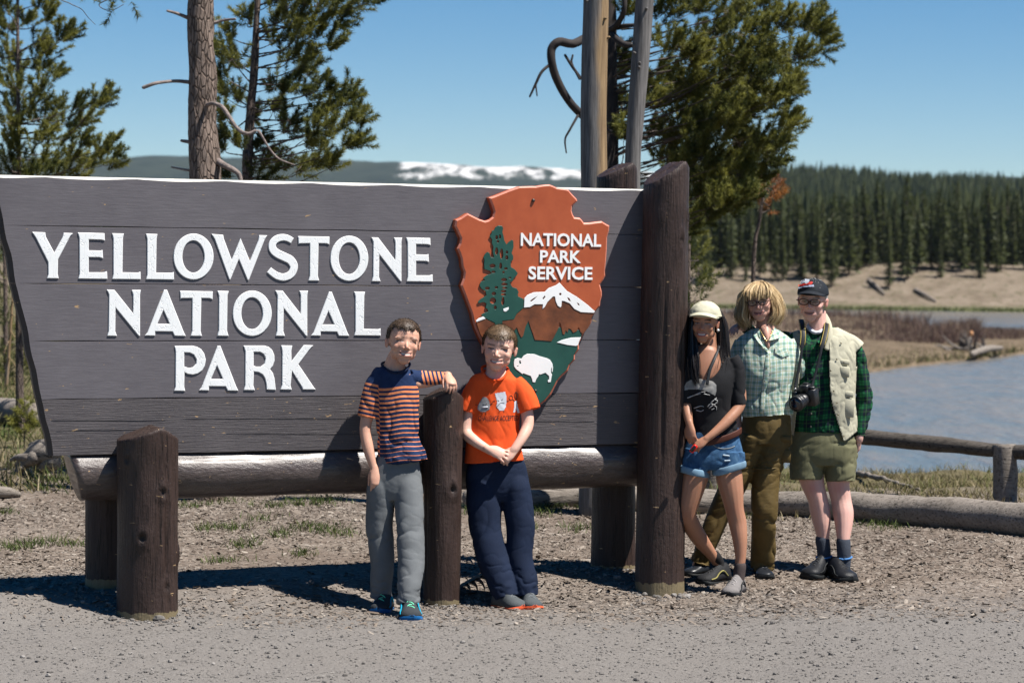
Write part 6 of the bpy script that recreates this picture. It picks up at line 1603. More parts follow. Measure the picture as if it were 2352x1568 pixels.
ln = [line_on(r_, .55, None) for r_ in ([(1195, 860), (1212, 868)], [(1232, 850), (1218, 866)], [(1320, 826), (1334, 834)], [(1366, 816), (1352, 828)], [(1318, 880), (1345, 850), (1378, 852)], [(1130, 865), (1150, 868)], [(1258, 862), (1278, 850)], [(1280, 835), (1300, 832)], [(1398, 835), (1416, 830)],
      [(1425, 790), (1418, 808), (1430, 824), (1446, 818), (1448, 800), (1438, 786), (1425, 790)], [(1446, 815), (1468, 836)], [(1470, 760), (1464, 785), (1470, 815), (1484, 818), (1488, 785), (1482, 758), (1470, 760)], [(1190, 930), (1192, 945)], [(1220, 930), (1224, 944)], [(1335, 918), (1335, 934)], [(1372, 918), (1376, 932)], [(1488, 852), (1505, 850)])]
V, F = join(ln); obj('print_lines', V, F, M_PK, tee)['kind'] = 'stuff'
V, F = line_on([(1190, 886), (1238, 884)], 1.6, None); obj('print', V, F, M_PW, tee)
text_on(b2, frt, 'CHALLENGE ACCEPTED', 1098, 955, 1191, 966.5, M_PK, 'lettering', parent=tee, skew=-.012, bold=.0)
pt = [b2.limb([(1134, 1042, 2, 52, 32), (1138, 1070, 2, 68, 36), (1142, 1105, 2, 73, 38), (1147, 1132, 2, 71, 36), (1150, 1152, 2, 60, 28)], 36, 4, cap='flat'),
      b2.limb(bend([(1118, 1085, 4, 30, 28), (1113, 1118, 2, 40, 34), (1112, 1160, 0, 41, 33), (1116, 1215, -8, 37, 31), (1132, 1285, aL * .5, 36, 30), (1150, 1335, aL * .8, 33, 30), (1162, 1373, aL - 6, 28, 31)], aL), 30, 5, cap='flat'),
      b2.limb(bend([(1174, 1085, 4, 28, 28), (1184, 1118, 2, 34, 34), (1190, 1160, 0, 35, 32), (1196, 1215, -4, 34, 31), (1194, 1280, 0, 31, 29), (1204, 1330, aR * .8, 31, 30), (1209, 1369, aR - 4, 27, 30)], aR), 30, 5, cap='flat')]
V, F = fuse(pt, .0048, 9); x, y, D = pix(V)
V = fold(V, F, .008, (5, 5, 5), (0, -36, 0), 28, mask=.12 + .75 * np.exp(-((y - 1225) / 45) ** 2) + .5 * ss(1310, 1370, y)); V = fold(V, F, .005, (8, 8, 14), (0, 18, 0), 29, mask=ss(1270, 1360, y) + .25)
b2.part('trousers', V, F, m_cloth('navy_fleece', (.011, .019, .044), .15, weave=500, fuzz=.25))
so2 = m_cloth('orange_rubber', (.80, .13, .05), rough=.5); up2 = m_cloth('grey_mesh_shoe', (.085, .095, .10), fuzz=.6); lc2 = m_cloth('grey_lace', (.16, .17, .18))
shoe(b2, (1202, 1402), 48, 90, 26, 50, up2, so2, lc2); shoe(b2, (1229, 1400), 16, 84, 25, 46, up2, so2, lc2)

# ================================================================== YOUNG WOMAN
w1 = Person('young woman in cream cap, black top and denim shorts leaning by the tall post', 14.42, (1660, 1350))
h = Head(w1, 1618, 742, -6, 92, yaw=-14, pitch=2, roll=3, w=.98, fat=.93, smile=1.05)
sk = [w1.limb([(1628, 765, 12, 17, 20), (1630, 795, 10, 17, 19), (1630, 815, 8, 24, 20), (1632, 838, 8, 44, 22)], cap='flat'),
      w1.limb([(1632, 830, 8, 50, 22), (1630, 880, 4, 44, 24), (1636, 950, 4, 40, 24), (1640, 1020, 4, 48, 28), (1640, 1056, 4, 50, 28)], cap='flat'),
      w1.limb([(1688, 846, 6, 14), (1697, 880, 2, 14), (1700, 928, -4, 13), (1672, 965, -26, 12.5), (1640, 994, -42, 9.5), (1622, 1008, -48, 8, 7.5)]),
      w1.limb([(1578, 838, 2, 15), (1576, 885, -4, 13), (1576, 925, -8, 12), (1580, 955, -24, 10.5), (1584, 975, -34, 8.5, 8)])]
sk += hand(w1, (1624, 1007, -48), (-.85, -.15, -.62), (-.35, -1, .45), 50, curl=(22, 32, 25), side=1, spread=.05, thumb=.45)
sk += hand(w1, (1584, 973, -35), (.10, -.30, -1), (-.55, -.9, 0), 56, curl=(16, 24, 18), side=1, spread=.05, thumb=.9)
aL = ankle_d(w1, (1606, 1346), -52, 94); aR = ankle_d(w1, (1672, 1371), -24, 94)
sk += [w1.limb([(1608, 1066, 4, 26, 26), (1598, 1090, 0, 31, 30), (1586, 1135, 0, 27.5, 27), (1577, 1178, 6, 22.5, 23), (1588, 1205, aL * .25, 21, 22), (1608, 1238, aL * .5, 18.5, 20), (1636, 1275, aL * .85, 12.5, 13.5), (1652, 1300, aL, 10.5, 12), (1654, 1318, aL, 10, 13)]),
       w1.limb([(1672, 1062, 4, 26, 26), (1674, 1090, 0, 31, 30), (1681, 1130, -4, 27, 27), (1687, 1168, -6, 21.5, 22.5), (1694, 1200, aR * .25, 21, 22), (1699, 1235, aR * .6, 17.5, 19), (1701, 1280, aR * .9, 12.5, 13.5), (1698, 1305, aR, 11, 13), (1696, 1333, aR, 10, 14)])]
def knee(cx, cy, r=14):
    def f(V, col):
        x, y, D = pix(V); k = (.30 * np.exp(-((x - cx) / r) ** 2 - ((y - cy) / r) ** 2))[:, None]; col[:, :3] = col[:, :3] * (1 - k) + np.array((.30, .10, .06)) * k
    return f
w1.paint = [knee(1574, 1182), knee(1686, 1172)]
V, F, col = body(w1, h, sk, .0042, (.44, .215, .13), (.26, .11, .06), brow=(.02, .012, .01), skin_red=(.36, .11, .07), lip=(.42, .10, .09))
w1.part('body', V, F, M_SKIN, attrs={'col': col})
M_HB = m_hair('black_hair', (.006, .005, .005), (.030, .022, .018), .35)
L_ = [[(1606, 716, 4), (1600, 745, -8), (1598, 790, -14), (1602, 830, -28), (1604, 866, -34)], [(1602, 716, 8), (1594, 745, -4), (1592, 790, -10), (1594, 835, -26), (1600, 876, -34)], [(1600, 705, 14), (1588, 735, 8), (1584, 775, 2), (1585, 820, -8), (1590, 860, -18), (1598, 885, -24)], [(1606, 700, 22), (1580, 735, 16), (1577, 780, 10), (1578, 825, -2), (1582, 868, -14)], [(1604, 700, 4), (1592, 735, -6), (1590, 775, -8), (1590, 815, -14), (1594, 850, -22)],
      [(1598, 712, 30), (1578, 760, 26), (1574, 800, 18), (1574, 840, 6), (1576, 880, -8)], [(1645, 705, 14), (1660, 735, 10), (1664, 775, 6), (1666, 810, 4), (1668, 840, -6)], [(1648, 710, 24), (1664, 745, 20), (1669, 785, 16), (1672, 820, 10)], [(1650, 720, 10), (1656, 750, 10), (1658, 785, 8), (1657, 820, -2), (1652, 850, -16)],
      [(1625, 700, 36), (1625, 750, 38), (1625, 800, 34), (1625, 840, 30)], [(1612, 700, 36), (1606, 750, 36), (1602, 800, 30), (1600, 840, 26)], [(1640, 700, 36), (1648, 750, 36), (1652, 800, 32), (1655, 835, 28)]]
locks(w1, L_, M_HB, 41, jit=3.2, per=9, r=(4.4, 2.2), strands=26)
# cap
def cap_crown(pr, hd, rad, C, zcut, mat, name, squash=0.0, seed=1, seams=6, lump=0):
    v, f = ball((0, 0, 0), (1, 1, 1), None, 72, 40); k = v[:, 2] > zcut
    z = np.maximum(v[:, 2], zcut); q = v.copy(); q[:, 2] = z; 
    a = np.arctan2(v[:, 1], v[:, 0]); rr = 1 - .012 * np.abs(np.cos(a * seams / 2)) ** 12 + lump * (fbm(v * 3.2, 2, seed) - .5)
    low = v[:, 2] < zcut; h_ = np.sqrt(max(0.0, 1 - zcut ** 2)); n_ = np.linalg.norm(v[:, :2], axis=1) + 1e-9
    q[low, 0] = v[low, 0] / n_[low] * h_ * np.clip((v[low, 2] + 1) / (zcut + 1), 0, 1) ; q[low, 1] = v[low, 1] / n_[low] * h_ * np.clip((v[low, 2] + 1) / (zcut + 1), 0, 1)
    q[~low] *= rr[~low, None]; q = np.array(C) + q * np.array(rad); return obj(name, hd.to(q), f, mat, pr.root)
def brim(pr, hd, mat, parent, w, y0, ln, z0, drop, th=.014, curve=.10, name='brim'):
    nu, nv_ = 25, 9; V = []
    for s_ in (1, -1):
        for i in range(nv_):
            t = i / (nv_ - 1)
            for j in range(nu):
                a = -1 + 2 * j / (nu - 1); x = w * math.sin(a * 1.45) / math.sin(1.45) * (1 - .10 * t * t)
                yb = y0 + .17 * (x / w) ** 2 * 1.5; y = yb - ln * t * math.sqrt(max(0, 1 - (abs(a) ** 2.6) * .98))
                V.append((x, y, z0 - drop * t - curve * (x / w) ** 2 + s_ * th * (1 - .5 * t)))
    V = np.array(V); F = []; m = nu * nv_
    for i in range(nv_ - 1):
        for j in range(nu - 1):
            a = i * nu + j; F.append((a, a + 1, a + nu + 1, a + nu)[::-1]); F.append((a + m, a + 1 + m, a + nu + 1 + m, a + nu + m))
    for j in range(nu - 1): a = (nv_ - 1) * nu + j; F.append((a, a + 1, a + 1 + m, a + m)[::-1])
    for i in range(nv_ - 1):
        for c in (0, nu - 1): a = i * nu + c; q = (a, a + nu, a + nu + m, a + m); F.append(q if c else q[::-1])
    ORG[parent.name] = ORG[pr.root.name]; return obj(name, hd.to(V), F, mat, parent)
M_CREAM = m_cloth('cream_cotton', (.56, .535, .40), .06, fuzz=.3)
cp = cap_crown(w1, h, (.405, .475, .36), (0, .05, .20), -.12, M_CREAM, 'cap', lump=.10, seed=5, seams=0)
ring_r = None
brim(w1, h, M_CREAM, cp, .385, -.36, .22, .29, .07, curve=.10)
V, F = tube(h.to(np.array([(.39 * math.cos(a), .05 + .455 * math.sin(a), .20) for a in np.linspace(0, 2 * math.pi, 40)])), np.full((40, 2), .028) * h.H, 8); obj('band', V, F, M_CREAM, cp)
e = h.to(np.array([.355, -.005, -.155])); V, F = ball(e, .0085); w1.part('earring', V, F, plain('pearl', (.85, .84, .80), .15, .03, 10, 0))
# top
sh = [w1.limb([(1632, 822, 10, 52, 22), (1632, 840, 6, 62, 27), (1630, 870, 0, 58, 33), (1628, 900, -2, 54, 34), (1632, 945, 2, 50, 29), (1638, 985, 4, 57, 31), (1640, 1006, 4, 61, 33)], 40, 5, cap='flat'),
      w1.limb([(1680, 822, 8, 18, 18), (1692, 845, 6, 19, 18), (1695, 885, 2, 18, 17), (1698, 922, -3, 16.5, 16), (1699, 930, -4, 16, 16)], 26, 5, cap='flat'),
      w1.limb([(1588, 826, 6, 18, 18), (1579, 850, 0, 18, 17), (1576, 890, -5, 16, 16), (1576, 928, -9, 15, 15)], 26, 5, cap='flat')]
V, F = fuse(sh, .0048, 2); x, y, D = pix(V)
V = fold(V, F, .006, (6, 6, 8), (0, 24, 0), 43, mask=.4 + .6 * ss(930, 1000, y)); 
# scooped neckline: sink the cloth of the neck opening below the skin
x, y, D = pix(V); N = vnormals(V, F)
ymax = 868 - ((x - 1622) / 44.0) ** 2 * 50 + np.where(x > 1622, 0, 0); op = ss(6, -2, y - ymax) * (D < w1.D + 4 * w1.s) * (abs(x - 1628) < 52)
V = V + np.array([0, 1.0, 0]) * (op * 24 * w1.s)[:, None] 
M_BLK = m_cloth('black_jersey', (.017, .017, .019), .2, fuzz=.2)
top = w1.part('top', V, F, M_BLK); ORG[top.name] = ORG[w1.root.name]; frt = w1.front(V, F)
sx = w1.limb([(1622, 812, 0, 30, 20), (1622, 838, -14, 34, 14), (1620, 860, -24, 24, 8), (1618, 872, -28, 10, 4)], 26, 5)
V2, F2 = fuse([sx], .005, 2); c2 = np.ones((len(V2), 4)); c2[:, :3] = (.36, .17, .10)
w1.part('chest', V2, F2, M_SKIN, attrs={'col': c2})
zs = lambda p: [(1512.4 + a * .1736, 847 + b * .1736) for a, b in p]
decal(w1, frt, zs([(345, 230), (370, 180), (420, 145), (520, 132), (640, 140), (720, 165), (768, 215), (768, 290), (750, 355), (700, 325), (600, 280), (500, 268), (400, 270), (345, 285)]), plain('grey_print_soft', (.34, .33, .31), .8, .35, 20, 0), 'print', parent=top)['label'] = 'grey cap-shaped print'
M_SW = plain('white_scribble_print', (.55, .55, .54), .8, .2, 30, 0)
sc_ = []
for r_ in ([(380, 385), (470, 350), (560, 330)], [(480, 345), (560, 310), (620, 300)], [(600, 330), (680, 345)], [(470, 520), (560, 490), (600, 500)], [(500, 545), (560, 560), (600, 540)], [(650, 500), (690, 460), (740, 470), (770, 440)], [(670, 520), (720, 480), (765, 500), (768, 550)], [(700, 540), (740, 520)], [(740, 400), (780, 420), (775, 460)], [(420, 530), (440, 560)], [(690, 450), (770, 380)]):
    q = crom(np.array(zs(r_)), 3); V, F = tube(W(q[:, 0], q[:, 1], frt(q[:, 0], q[:, 1]) - .0012), np.linspace(1.3, .5, len(q)) * w1.s, 5); sc_.append((V, F))
V, F = join(sc_); obj('print_lines', V, F, M_SW, top)['kind'] = 'stuff'
# shorts, belt
M_DEN = None
def m_denim():
    g = G('faded_denim'); P = g.obj(); n = g.noise(g.map(P, (1, 1, .6)), 16, 5, .65)
    g.set(color=g.ramp(n, [(.32, (.018, .055, .13)), (.55, (.05, .125, .24)), (.68, (.10, .20, .32)), (.78, (.30, .42, .52))]), rough=.85, spec=.15); g.bump(g.noise(P, 300, 2), .3, .004); return g.m
sh = [w1.limb([(1638, 990, 4, 54, 30), (1638, 1015, 4, 64, 35), (1637, 1042, 4, 71, 39), (1636, 1066, 4, 72, 38), (1636, 1078, 4, 66, 30)], 40, 4, cap='flat'),
      w1.limb([(1604, 1040, 4, 37, 37), (1596, 1065, 2, 35, 35), (1593, 1080, 0, 35, 35)], 30, 5, cap='flat'), w1.limb([(1673, 1040, 4, 38, 37), (1674, 1060, 2, 38, 35), (1675, 1074, 0, 38, 35)], 30, 5, cap='flat')]
V, F = fuse(sh, .0048, 2); V = fold(V, F, .004, (9, 9, 15), (0, 20, 0), 47)
srt = w1.part('shorts', V, F, m_denim()); ORG[srt.name] = ORG[w1.root.name]; fsh = w1.front(V, F)
M_CUF = m_cloth('pale_denim_cuff', (.17, .28, .38), .25)
for c_ in ([(1558, 1074, 0), (1570, 1078, -26), (1592, 1084, -37), (1615, 1088, -28), (1628, 1090, 0), (1615, 1086, 28), (1592, 1080, 36), (1568, 1076, 26)], [(1637, 1082, 0), (1650, 1084, -28), (1674, 1078, -38), (1700, 1070, -28), (1712, 1066, 0), (1700, 1068, 28), (1676, 1074, 37), (1650, 1080, 28)]):
    q = np.array(c_ + c_[:1], float); q = np.vstack([q[-2:-1], q, q[1:2]]); P = crom(w1.P(q[:, 0], q[:, 1], q[:, 2]), 5)[5:-5]
    V, F = tube(P, np.full((len(P), 2), 1) * np.array([2.6, 8.0]) * w1.s, 12, 1, ref=None, ex=3); 
    c0 = P.mean(0); rad = unit((P - c0) * np.array([1, 1, 0])); n_ = len(P); ang = np.linspace(0, 2 * math.pi, 12, endpoint=False)
    V = (P[:, None] + rad[:, None] * (2.4 * w1.s * np.cos(ang))[None, :, None] + np.array([0, 0, 1.0]) * (8.5 * w1.s * np.sin(ang))[None, :, None]).reshape(-1, 3)
    F = [(i * 12 + j, i * 12 + (j + 1) % 12, (i + 1) * 12 + (j + 1) % 12, (i + 1) * 12 + j) for i in range(n_ - 1) for j in range(12)]
    obj('cuff', V, F, M_CUF, srt)
def band(pr, rows, hh, tt, mat, name, parent=None):
    q = np.array(rows + rows[:1], float); q = np.vstack([q[-2:-1], q, q[1:2]]); P = crom(pr.P(q[:, 0], q[:, 1], q[:, 2]), 5)[5:-5]; c0 = P.mean(0); rad = unit((P - c0) * np.array([1, 1, 0])); ang = np.linspace(0, 2 * math.pi, 12, endpoint=False)
    V = (P[:, None] + rad[:, None] * (tt * pr.s * np.sign(np.cos(ang)) * abs(np.cos(ang)) ** .6)[None, :, None] + np.array([0, 0, 1.0]) * (hh * pr.s * np.sign(np.sin(ang)) * abs(np.sin(ang)) ** .6)[None, :, None]).reshape(-1, 3)
    F = [(i * 12 + j, i * 12 + (j + 1) % 12, (i + 1) * 12 + (j + 1) % 12, (i + 1) * 12 + j) for i in range(len(P) - 1) for j in range(12)]
    return obj(name, V, F, mat, parent or pr.root)
band(w1, [(1578, 1004, 0), (1590, 1010, -26), (1622, 1016, -35), (1660, 1008, -33), (1690, 996, -22), (1702, 988, 2), (1690, 992, 26), (1640, 1000, 37), (1592, 1002, 28)], 7.5, 2.2, m_cloth('brown_leather', (.085, .030, .020), rough=.45, fuzz=.3), 'belt')
for (x_, y_) in ((1695, 992), (1640, 1012)):
    D_ = fsh([x_], [y_])[0]; V, F = box(W(x_, y_, D_ - .010), (.0055, .004, .024), bev=.002); obj('belt_loop', V, F, bpy.data.materials['faded_denim'], srt)
M_THR = m_cloth('denim_thread', (.28, .30, .30)); q = crom(np.array(zs([(715, 1000), (780, 1040), (860, 1055), (950, 1045), (1010, 1020)])), 4); V, F = tube(W(q[:, 0], q[:, 1], fsh(q[:, 0], q[:, 1]) - .003), .9 * w1.s, 5); obj('pocket_seam', V, F, M_THR, srt)
for r_ in ([(860, 1140), (930, 1150)], [(880, 1215), (940, 1212)]):
    q = crom(np.array(zs(r_)), 3); V, F = tube(W(q[:, 0], q[:, 1], fsh(q[:, 0], q[:, 1]) - .001), 2.0 * w1.s, 6, cap='round'); obj('worn_patch', V, F, m_cloth('white_denim_wear', (.42, .52, .60)), srt)
# strap and the small red thing in her hands
q = crom(np.array([(1652, 792, 6), (1648, 806, -10), (1640, 826, -28), (1631, 848, -38), (1626, 870, -42), (1624, 884, -44)], float), 4); V, F = tube(w1.P(q[:, 0], q[:, 1], q[:, 2]), np.full((len(q), 2), 1.0) * np.array([3.6, 1.2]) * w1.s, 8); w1.part('neck_strap', V, F, m_cloth('black_webbing', (.03, .032, .035), rough=.5))
c = w1.P(1593, 1030, -66); V, F = box(c, (.014, .008, .027), rotm('Y', 38), .005); ph_ = thing('pocket_phone', 'small shiny red device held in the hands of the young woman', 'phone', tuple(c)); obj('case', V, F, m_cloth('shiny_red_case', (.75, .02, .01), rough=.2, fuzz=0), ph_)
V, F = box(c + np.array([-.003, -.0085, 0]), (.010, .0015, .020), rotm('Y', 38), .001); obj('screen', V, F, plain('phone_glass', (.01, .01, .012), .1, .1, 5, 0), ph_)
# socks, shoes
M_SK1 = m_cloth('black_sock', (.018, .017, .018), weave=250, fuzz=.5); M_SK2 = m_cloth('taupe_sock', (.085, .065, .062), weave=250, fuzz=.5)
V, F = fuse([w1.limb([(1642, 1278, aL * .9, 14.5, 15), (1650, 1292, aL, 14, 15), (1655, 1308, aL, 13, 16), (1655, 1318, aL, 12, 16)], 22, 4)], .005, 2); w1.part('sock', V, F, M_SK1)
V, F = fuse([w1.limb([(1700, 1300, aR, 14, 15), (1698, 1315, aR, 14, 16), (1696, 1336, aR, 13, 16)], 22, 4)], .005, 2); w1.part('sock', V, F, M_SK2)
upb = m_cloth('black_hiking_leather', (.022, .022, .024), rough=.6, fuzz=.5); upg = m_cloth('grey_hiking_mesh', (.20, .185, .18), .3, fuzz=.6); rb = m_cloth('black_rubber', (.020, .022, .023), rough=.6); lcg = m_cloth('pale_lace', (.38, .36, .35)); lck = m_cloth('dark_lace', (.05, .05, .05)); ylw = m_cloth('olive_trim', (.30, .27, .10))
shoe(w1, (1606, 1346), -52, 94, 24, 46, upb, rb, lck, accent=ylw, label='black hiking shoe with olive piping'); shoe(w1, (1672, 1371), -24, 94, 24, 46, upg, rb, lcg, accent=rb, label='grey and black hiking shoe')

# ================================================================== BLONDE WOMAN
w2 = Person('blonde woman with glasses in pale green checked shirt and brown trousers', 14.80, (1740, 1325))
h = Head(w2, 1744, 692, -4, 90, yaw=-12, pitch=4, roll=-5, w=1.02, fat=1.05, smile=.9, age=.5)
sk = [w2.limb([(1754, 715, 12, 19, 21), (1757, 745, 10, 20, 21), (1758, 768, 8, 30, 23), (1757, 795, 8, 52, 26)]),
      w2.limb([(1757, 786, 8, 54, 26), (1758, 860, 4, 54, 33), (1762, 950, 4, 50, 34), (1762, 1010, 4, 50, 34)], cap='flat'),
      w2.limb([(1700, 808, 8, 14), (1690, 850, 16, 15), (1688, 910, 22, 13), (1694, 965, 18, 10), (1697, 985, 14, 9)]),
      w2.limb([(1808, 806, 12, 14), (1830, 840, 26, 14), (1850, 880, 40, 12), (1880, 900, 52, 9)])]
bL = ankle_d(w2, (1572, 1322), -60, 84); bR = ankle_d(w2, (1760, 1336), 4, 88)
for r_ in ([(1728, 1010, 4, 28), (1690, 1090, 4, 22), (1650, 1180, 8, 17), (1626, 1240, bL * .6, 14), (1600, 1296, bL, 10)], [(1786, 1010, 4, 28), (1760, 1100, 0, 22), (1756, 1180, -4, 17), (1754, 1250, bR * .6, 14), (1756, 1312, bR, 10)]): sk.append(w2.limb(r_))
V, F, col = body(w2, h, sk, .0044, (.70, .41, .32), (.50, .22, .16), brow=(.35, .22, .12), skin_red=(.62, .20, .15), lip=(.58, .20, .18), teeth=False)
w2.part('body', V, F, M_SKIN, attrs={'col': col})
M_HY = m_hair('blonde_hair', (.30, .17, .065), (.78, .60, .34), .5)
top_ = (1745, 652)
L_ = []
for i, (ex_, mid, dd) in enumerate(((1700, 1712, 4), (1696, 1706, 14), (1698, 1704, 24), (1706, 1708, -6), (1712, 1714, -12), (1702, 1702, 32), (1714, 1712, 38))):
    L_.append([(1738, 650, 8 + dd * .5), (1722, 661, dd * .7), (mid, 680, dd), (ex_ + 2, 705, dd), (ex_ - 2, 728, dd), (ex_ + 8, 746, dd + 2)])
for i, (ex_, mid, dd) in enumerate(((1788, 1778, 4), (1794, 1784, 14), (1793, 1786, 24), (1784, 1774, -8), (1778, 1770, -14), (1790, 1784, 32), (1780, 1778, 38))):
    L_.append([(1748, 648, 8 + dd * .5), (1764, 657, dd * .7), (mid, 676, dd), (ex_ + 1, 700, dd), (ex_ + 2, 722, dd), (ex_ - 10, 740, dd + 2)])
for x_ in (1718, 1727, 1736, 1746, 1756, 1765): L_.append([(1746 + (x_ - 1742) * .2, 648, 12), (1744 + (x_ - 1742) * .65, 655, -18), (x_, 668, -34), (x_ - 1, 681, -38)])
for x_ in (1715, 1730, 1745, 1760, 1775): L_.append([(1746, 650, 14), (x_, 662, 34), (x_, 695, 42), (x_, 735, 38)])
locks(w2, L_, M_HY, 51, jit=3.0, per=8, r=(3.6, 1.8), strands=44)
glasses(w2, h, m_cloth('dark_spectacle_frame', (.03, .018, .02), rough=.3, fuzz=0), M_LENS, w=.11, h=.065, z=.005, y=-.415, r=.011)
def m_plaid(name, f, rough=.85):
    g = G(name); pc = g.attr('pc', 'Vector'); u, v, w_ = g.sep(pc); P = g.obj(); c = f(g, u, v)
    g.set(color=c, rough=rough, spec=.12); g.bump(g.math('ADD', g.noise(P, 350, 2), g.math('MULTIPLY', g.noise(P, 24, 4), 1.4)), .2, .004); return g.m
def ging(g, u, v):
    def band_(c): return g.ramp(g.math('FRACT', c), [(0, .0), (.08, 1.0), (.42, 1.0), (.50, .0), (1, 0.0)])
    a, b = g.sep(band_(u))[0], g.sep(band_(v))[0]; s_ = g.math('MULTIPLY', g.math('ADD', a, b), .5)
    c = g.ramp(s_, [(0, (.66, .72, .68)), (.5, (.38, .50, .44)), (1, (.20, .34, .28))])
    y1 = g.math('LESS_THAN', g.math('ABSOLUTE', g.math('SUBTRACT', g.math('FRACT', u), .74)), .07); y2 = g.math('LESS_THAN', g.math('ABSOLUTE', g.math('SUBTRACT', g.math('FRACT', v), .74)), .07)
    return g.mix(g.math('MULTIPLY', g.math('MAXIMUM', y1, y2), .55), c, (.42, .42, .16))
sh = [w2.limb([(1757, 756, 11, 32, 24), (1757, 764, 10, 44, 26), (1757, 778, 8, 62, 30), (1757, 800, 4, 70, 36), (1758, 850, 0, 68, 42), (1759, 900, 2, 60, 40), (1761, 935, 2, 61, 42), (1762, 955, 2, 60, 42)], 40, 5, cap='flat'),
      w2.limb([(1706, 785, 8, 20, 19), (1696, 815, 12, 20, 19), (1690, 870, 18, 18, 18), (1689, 915, 22, 17, 17)], 26, 5, cap='flat'), w2.limb([(1806, 785, 10, 20, 19), (1826, 825, 22, 19, 18), (1846, 865, 38, 17, 17)], 26, 5, cap='flat')]
V, F = fuse(sh, .0050, 2); x, y, D = pix(V)
V = fold(V, F, .007, (8, 8, 3), (0, -48, 0), 53, mask=.35 + .65 * ss(840, 940, y)); V = fold(V, F, .005, (10, 10, 9), (0, 34, 0), 54, mask=.6)
x, y, D = pix(V); pc = np.stack([(x - 1757) / 14.2 + .15 * np.sin(y * .05), (y - 760 + .04 * (x - 1757)) / 14.2 + .12 * np.sin(x * .06), x * 0], 1)
M_GING = m_plaid('green_gingham', ging)
shw = w2.part('shirt', V, F, M_GING, attrs={'pc': pc}); ORG[shw.name] = ORG[w2.root.name]; fsw = w2.front(V, F)
def flap(pr, parent, mat, pts, fr_, th=.004, off=.006, pcf=None, name='collar', cell=3.0, ds=None):
    """stiff flap through picture points; ds px depth overrides the garment surface"""
    p = np.array(pts, float); D = (fr_(p[:, 0], p[:, 1]) - off) if ds is None else pr.D + np.array(ds, float) * pr.s
    A = W(p[:, 0], p[:, 1], D); B = W(p[:, 0], p[:, 1], D + th); n = len(p); c = A.mean(0) + np.array([0, -.003, 0])
    V = np.vstack([A, B, c[None]]); F = [(i, (i + 1) % n, 2 * n) for i in range(n)] + [(i + n, (i + 1) % n + n, (i + 1) % n, i) for i in range(n)]
    at = None
    if pcf is not None: x, y, _ = pix(V); at = {'pc': np.stack([pcf(x, y)[0], pcf(x, y)[1], x * 0], 1)}
    # outward facing
    nv = np.cross(V[1] - V[0], V[2 * n] - V[0]); 
    if nv @ (V[0] - _C) > 0: F = [f[::-1] for f in F]
    return obj(name, V, F, mat, parent, smooth=False, attrs=at)
pf = lambda x, y: ((x - y * .4) / 14.2, (y + x * .4) / 14.2)
flap(w2, shw, M_GING, [(1735, 753), (1744, 772), (1756, 790), (1766, 806), (1757, 800), (1742, 786), (1730, 768)], fsw, pcf=pf, ds=[-8, -26, -34, -38, -40, -36, -20])
flap(w2, shw, M_GING, [(1779, 752), (1774, 766), (1766, 782), (1776, 780), (1792, 775), (1790, 762)], fsw, pcf=pf, ds=[-6, -24, -36, -36, -26, -10])
v_, f_ = w2.limb([(1757, 758, 0, 17, 20), (1760, 774, -14, 12, 18), (1763, 788, -24, 7, 12), (1765, 800, -30, 3, 6)], 20, 4, cap='flat'); cc = np.ones((len(v_), 4)); cc[:, :3] = (.60, .33, .25); w2.part('chest', v_, f_, M_SKIN, attrs={'col': cc})
q = crom(np.array([(1742, 752, -14), (1754, 772, -32), (1763, 783, -38), (1770, 772, -34), (1776, 756, -18)], float), 4); V, F = tube(w2.P(q[:, 0], q[:, 1], q[:, 2]), .8 * w2.s, 5); w2.part('necklace', V, F, plain('gold_chain', (.75, .55, .22), .25, .1, 30, 0, metal=1.0))
M_BTN = plain('dark_button', (.10, .085, .075), .35, .2, 30, 0)
for (x_, y_) in ((1762, 818), (1760, 845), (1756, 875), (1749, 902), (1748, 928), (1786, 800), (1805, 821)):
    D_ = fsw([x_], [y_])[0]; V, F = ball(W(x_, y_, D_ - .001), (.0062, .003, .0062), nu=10, nv=6); obj('button', V, F, M_BTN, shw)
q = crom(np.array([(1764, 806), (1761, 850), (1755, 890), (1750, 950)], float), 6); V, F = tube(W(q[:, 0], q[:, 1], fsw(q[:, 0], q[:, 1])), np.full((len(q), 2), 1) * np.array([6.0, 1.2]) * w2.s, 8); x, y, _ = pix(V); obj('placket', V, F, M_GING, shw, attrs={'pc': np.stack([(x - 1757) / 14.2, (y - 753) / 14.2, x * 0], 1)})
flap(w2, shw, M_GING, [(1781, 796), (1812, 804), (1813, 815), (1798, 820), (1780, 810)], fsw, pcf=pf, off=.010, name='pocket_flap')
# trousers
pt = [w2.limb([(1760, 945, 4, 55, 38), (1760, 985, 4, 58, 42), (1760, 1020, 4, 59, 41)], 36, 4, cap='flat'),
      w2.limb([(1732, 1005, 4, 34, 38), (1706, 1070, 4, 32, 32), (1672, 1140, 4, 29, 28), (1645, 1195, 8, 26, 26), (1622, 1250, bL * .6, 26, 25), (1609, 1293, bL, 27, 26)], 30, 5, cap='flat'),
      w2.limb([(1778, 1005, 4, 40, 38), (1765, 1060, 0, 36, 34), (1757, 1120, -4, 32, 30), (1756, 1190, -8, 30, 28), (1755, 1250, bR * .6, 28, 27), (1751, 1306, bR, 29, 27)], 30, 5, cap='flat')]
V, F = fuse(pt, .0052, 5); x, y, D = pix(V); V = fold(V, F, .009, (5, 5, 5), (0, -28, 0), 58, mask=.4 + ss(1100, 1200, y) * .6); V = fold(V, F, .0045, (8, 8, 22), (0, 8, 0), 59, mask=.25 + .75 * (abs(y - 1060) < 30) + ss(1280, 1300, y))
M_OLV = m_cloth('olive_brown_nylon', (.125, .085, .030), .18, rough=.6)
